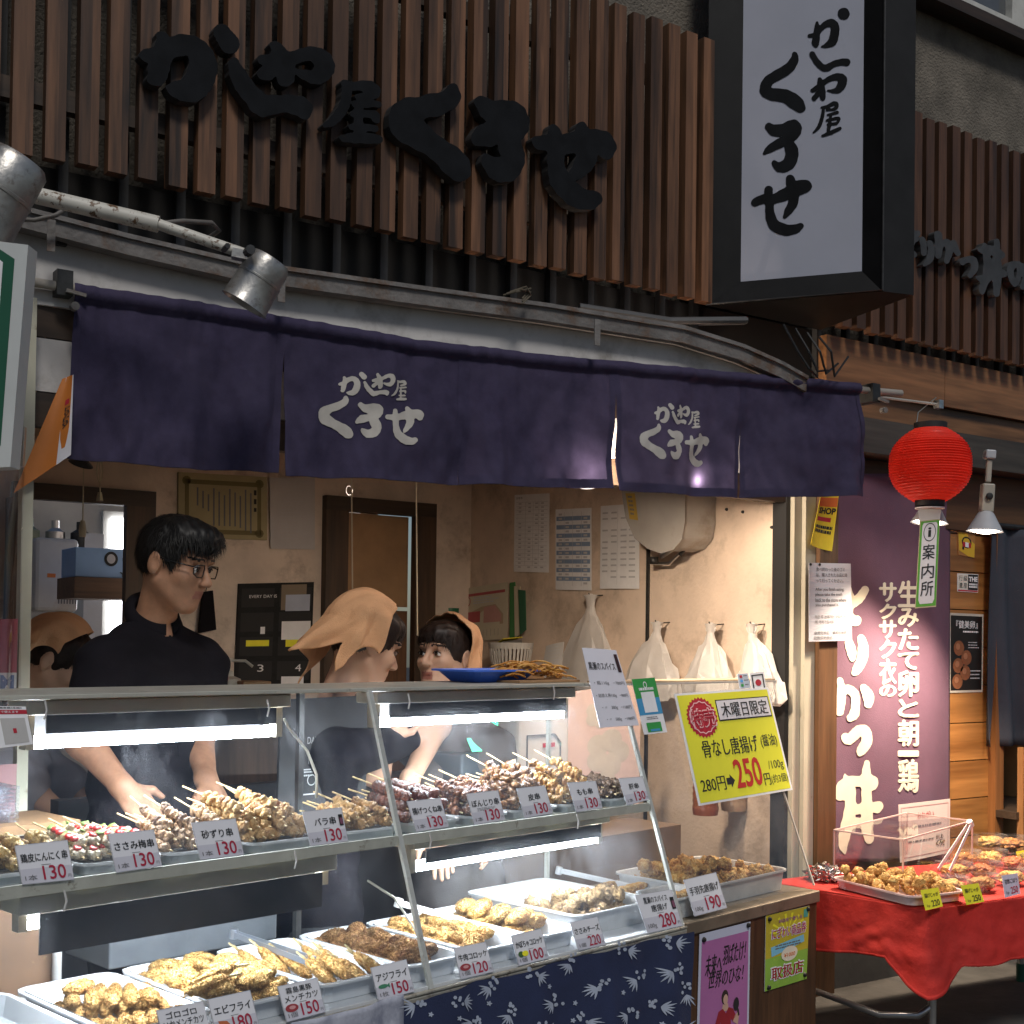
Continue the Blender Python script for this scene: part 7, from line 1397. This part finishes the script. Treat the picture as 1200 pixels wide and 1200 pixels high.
for px, py, lab in ((1112, 1046, 'clear pack of brown fries right of the first yellow card'), (1150, 1043, 'clear pack of fries between the second yellow card and the pink card'), (1118, 1028, 'clear pack of fries just right of the clear cover'), (1152, 1027, 'clear pack in the middle row of packs'), (1184, 1036, 'clear pack behind the pink price card'), (1130, 1013, 'clear pack at the left of the back row'), (1160, 1012, 'clear pack in the middle of the back row'), (1190, 1018, 'clear pack at the right of the middle row'), (1160, 993, 'tall clear pack behind the back row, left of two'), (1185, 995, 'tall clear pack behind the back row, right of two'), (1218, 1030, 'clear pack past the right edge of the view')):
    p = tz(px, py); b = MB(); blob(b, (0, 0, .022), (.050, .036, .020), FILL[k % 4], 4, .35, 2.5, 220+k, .3, 7); 
    for q in range(5): blob(b, (R.uniform(-.03, .03), R.uniform(-.02, .02), .03), (.02, .014, .014), FILL[k % 4], 3, .3, 2, 230+k*5+q, .2, 6)
    o = obj('food_pack', b, None, lab, 'food pack', 'clear packs on the red table', smooth=True, origin=(0, 0, 0)); b = MB(); L_ = [rrect(.125, .095, .018, 0.001), rrect(.145, .112, .02, .020), rrect(.145, .112, .02, .024), rrect(.118, .088, .018, .056)]; kk = len(L_[0]); vs = [v for l in L_ for v in l]; b.add(vs, [(i*kk+j, i*kk+(j+1) % kk, (i+1)*kk+(j+1) % kk, (i+1)*kk+j) for i in range(3) for j in range(kk)]+[tuple(range(3*kk, 4*kk))], CLP); obj('lid', b, o, smooth=True, angle=40)
    oriented(o, p, angF+R.uniform(-.12, .12)); k += 1
for c, m_, nm, pr_ in ((((1079, 1043), (1099.5, 1040), (1105, 1062), (1085, 1067)), YEL, '揚げじゃが', '220'), (((1126, 1037.5), (1146.5, 1035), (1153.5, 1056.5), (1133, 1060.5)), YEL, '揚げじゃが', '250'), (((1174, 1026), (1192.5, 1023), (1196, 1047.5), (1178, 1052)), mat('lilac card', (.62, .55, .66), .5), '甘酢ごぼう', '250'), (((1191, 998), (1212, 994), (1217, 1012), (1196, 1017)), YEL, '揚げじゃが', '250')):
    pbl = tz(*c[3], ZC+.004); nrm = (dL*1+Vector((0, 0, -.3))); s = Sheet([hit(x, y, pbl, nrm) for x, y in c], .0015); s.text(nm, .1, .20, .88, .42, BLACK, .02); s.text(pr_, .40, .58, .86, .90, RED if m_ is not YEL else BLACK, .012); s.text('1p', .12, .74, .28, .90, BLACK, 0)
    s.make('price_card', m_, {'220': 'yellow price card reading 220 at the corner of the red table'}.get(pr_, 'lilac price card reading 250 on the red table' if m_ is not YEL else ('yellow price card reading 250 among the front packs' if c[0][0] < 1150 else 'yellow price card reading 250 cut by the right edge')), 'price card', 'price cards on the red table')

# ------------------------------------------------------------------ left edge: sign, flag, clear sheet
s = Sheet([at(x, y, 2.6) for x, y in ((-170, 262), (33, 287), (12, 547), (-190, 560))], .05); GD = plain('bottle green print', (.005, .085, .045))
s.poly([(.05, .03), (.83, .03), (.93, .07), (.935, .90), (.88, .96), (.05, .96)], GD, 1); s.poly([(.05, .06), (.80, .06), (.865, .09), (.87, .87), (.82, .92), (.05, .92)], WHITE, 2); s.poly([(.05, .075), (.78, .075), (.845, .10), (.85, .855), (.80, .905), (.05, .905)], GD, 3)
s.make('hanging_signboard', mat('pale sign panel', (.56, .58, .57), .4, .04), 'pale signboard with a dark green rounded panel cut by the left edge', 'sign', inkname='printing')
s = Sheet(quadpx(lambda x, y: hY(x, y, 3.318), (73, 444), (86, 439), (83, 533), (16, 578)), bend=.012, n=14)
ORG_ = mat('orange banner cloth', (.50, .15, .015), .5, .1, 5); s.poly([s_ for s_ in ((.30, 0), (1, 0), (1, 1), (.72, 1))], plain('lilac white', (.66, .64, .68)), 1)
s.vtext('PayPay', .70, .36, .90, .60, BLACK, .0, 2, .05); s.rect(.66, .27, .84, .33, RED, 2)
s.make('promo_flag', ORG_, 'orange and white promotional flag at the left end of the curtain', 'flag')
b = MB(); b.tube([hY(0, 550, 3.33), hY(48, 546, 3.33)], .004, mat('grey rod', (.35, .33, .30), .5), 6); obj('flag_rod', b, None, 'thin rod under the orange flag', 'rod')
VIN = glass('wrinkled clear vinyl', (.86, .84, .86), .10, 1.4, 2.5, (1, 1, .4), (.75, .72, .76)); pA = hY(-90, 540, 3.22); pB = hY(31, 540, 3.22); zb_ = 1.10
b = MB(); b.grid(lambda u, v: Vector((pA.x+(pB.x-pA.x)*u, 3.22+.025*math.sin(u*19+v*3)+.03*mnoise.noise((u*4, v*3, 1)), pA.z+.1+(zb_-pA.z)*v)), 50, 50, VIN); obj('vinyl_sheet', b, None, 'wrinkled clear vinyl sheet hanging at the left of the counter', 'vinyl sheet', smooth=True)
s = Sheet(quadpx(lambda x, y: hY(x, y, 3.30), (-60, 727), (21, 725), (19, 818), (-60, 818))); s.rect(0, 0, 1, .68, plain('faded crimson print', (.34, .07, .09)), 1); s.text('M', .75, .71, .96, .90, plain('slate blue print', (.12, .16, .28)), .06, 2); s.rect(0, .93, 1, .97, plain('faded crimson print', (.34, .07, .09)), 1)
s.make('poster', mat('off white poster', (.55, .53, .50), .5), 'faded crimson and white poster behind the clear vinyl sheet', 'poster')
s = Sheet(quadpx(lambda x, y: hY(x, y, 3.32), (-60, 900), (20, 895), (10, 1100), (-60, 1100))); s.make('pink_board', mat('dusty pink panel', (.48, .26, .27), .6, .1, 4), 'dusty pink panel low behind the left end of the case', 'panel')
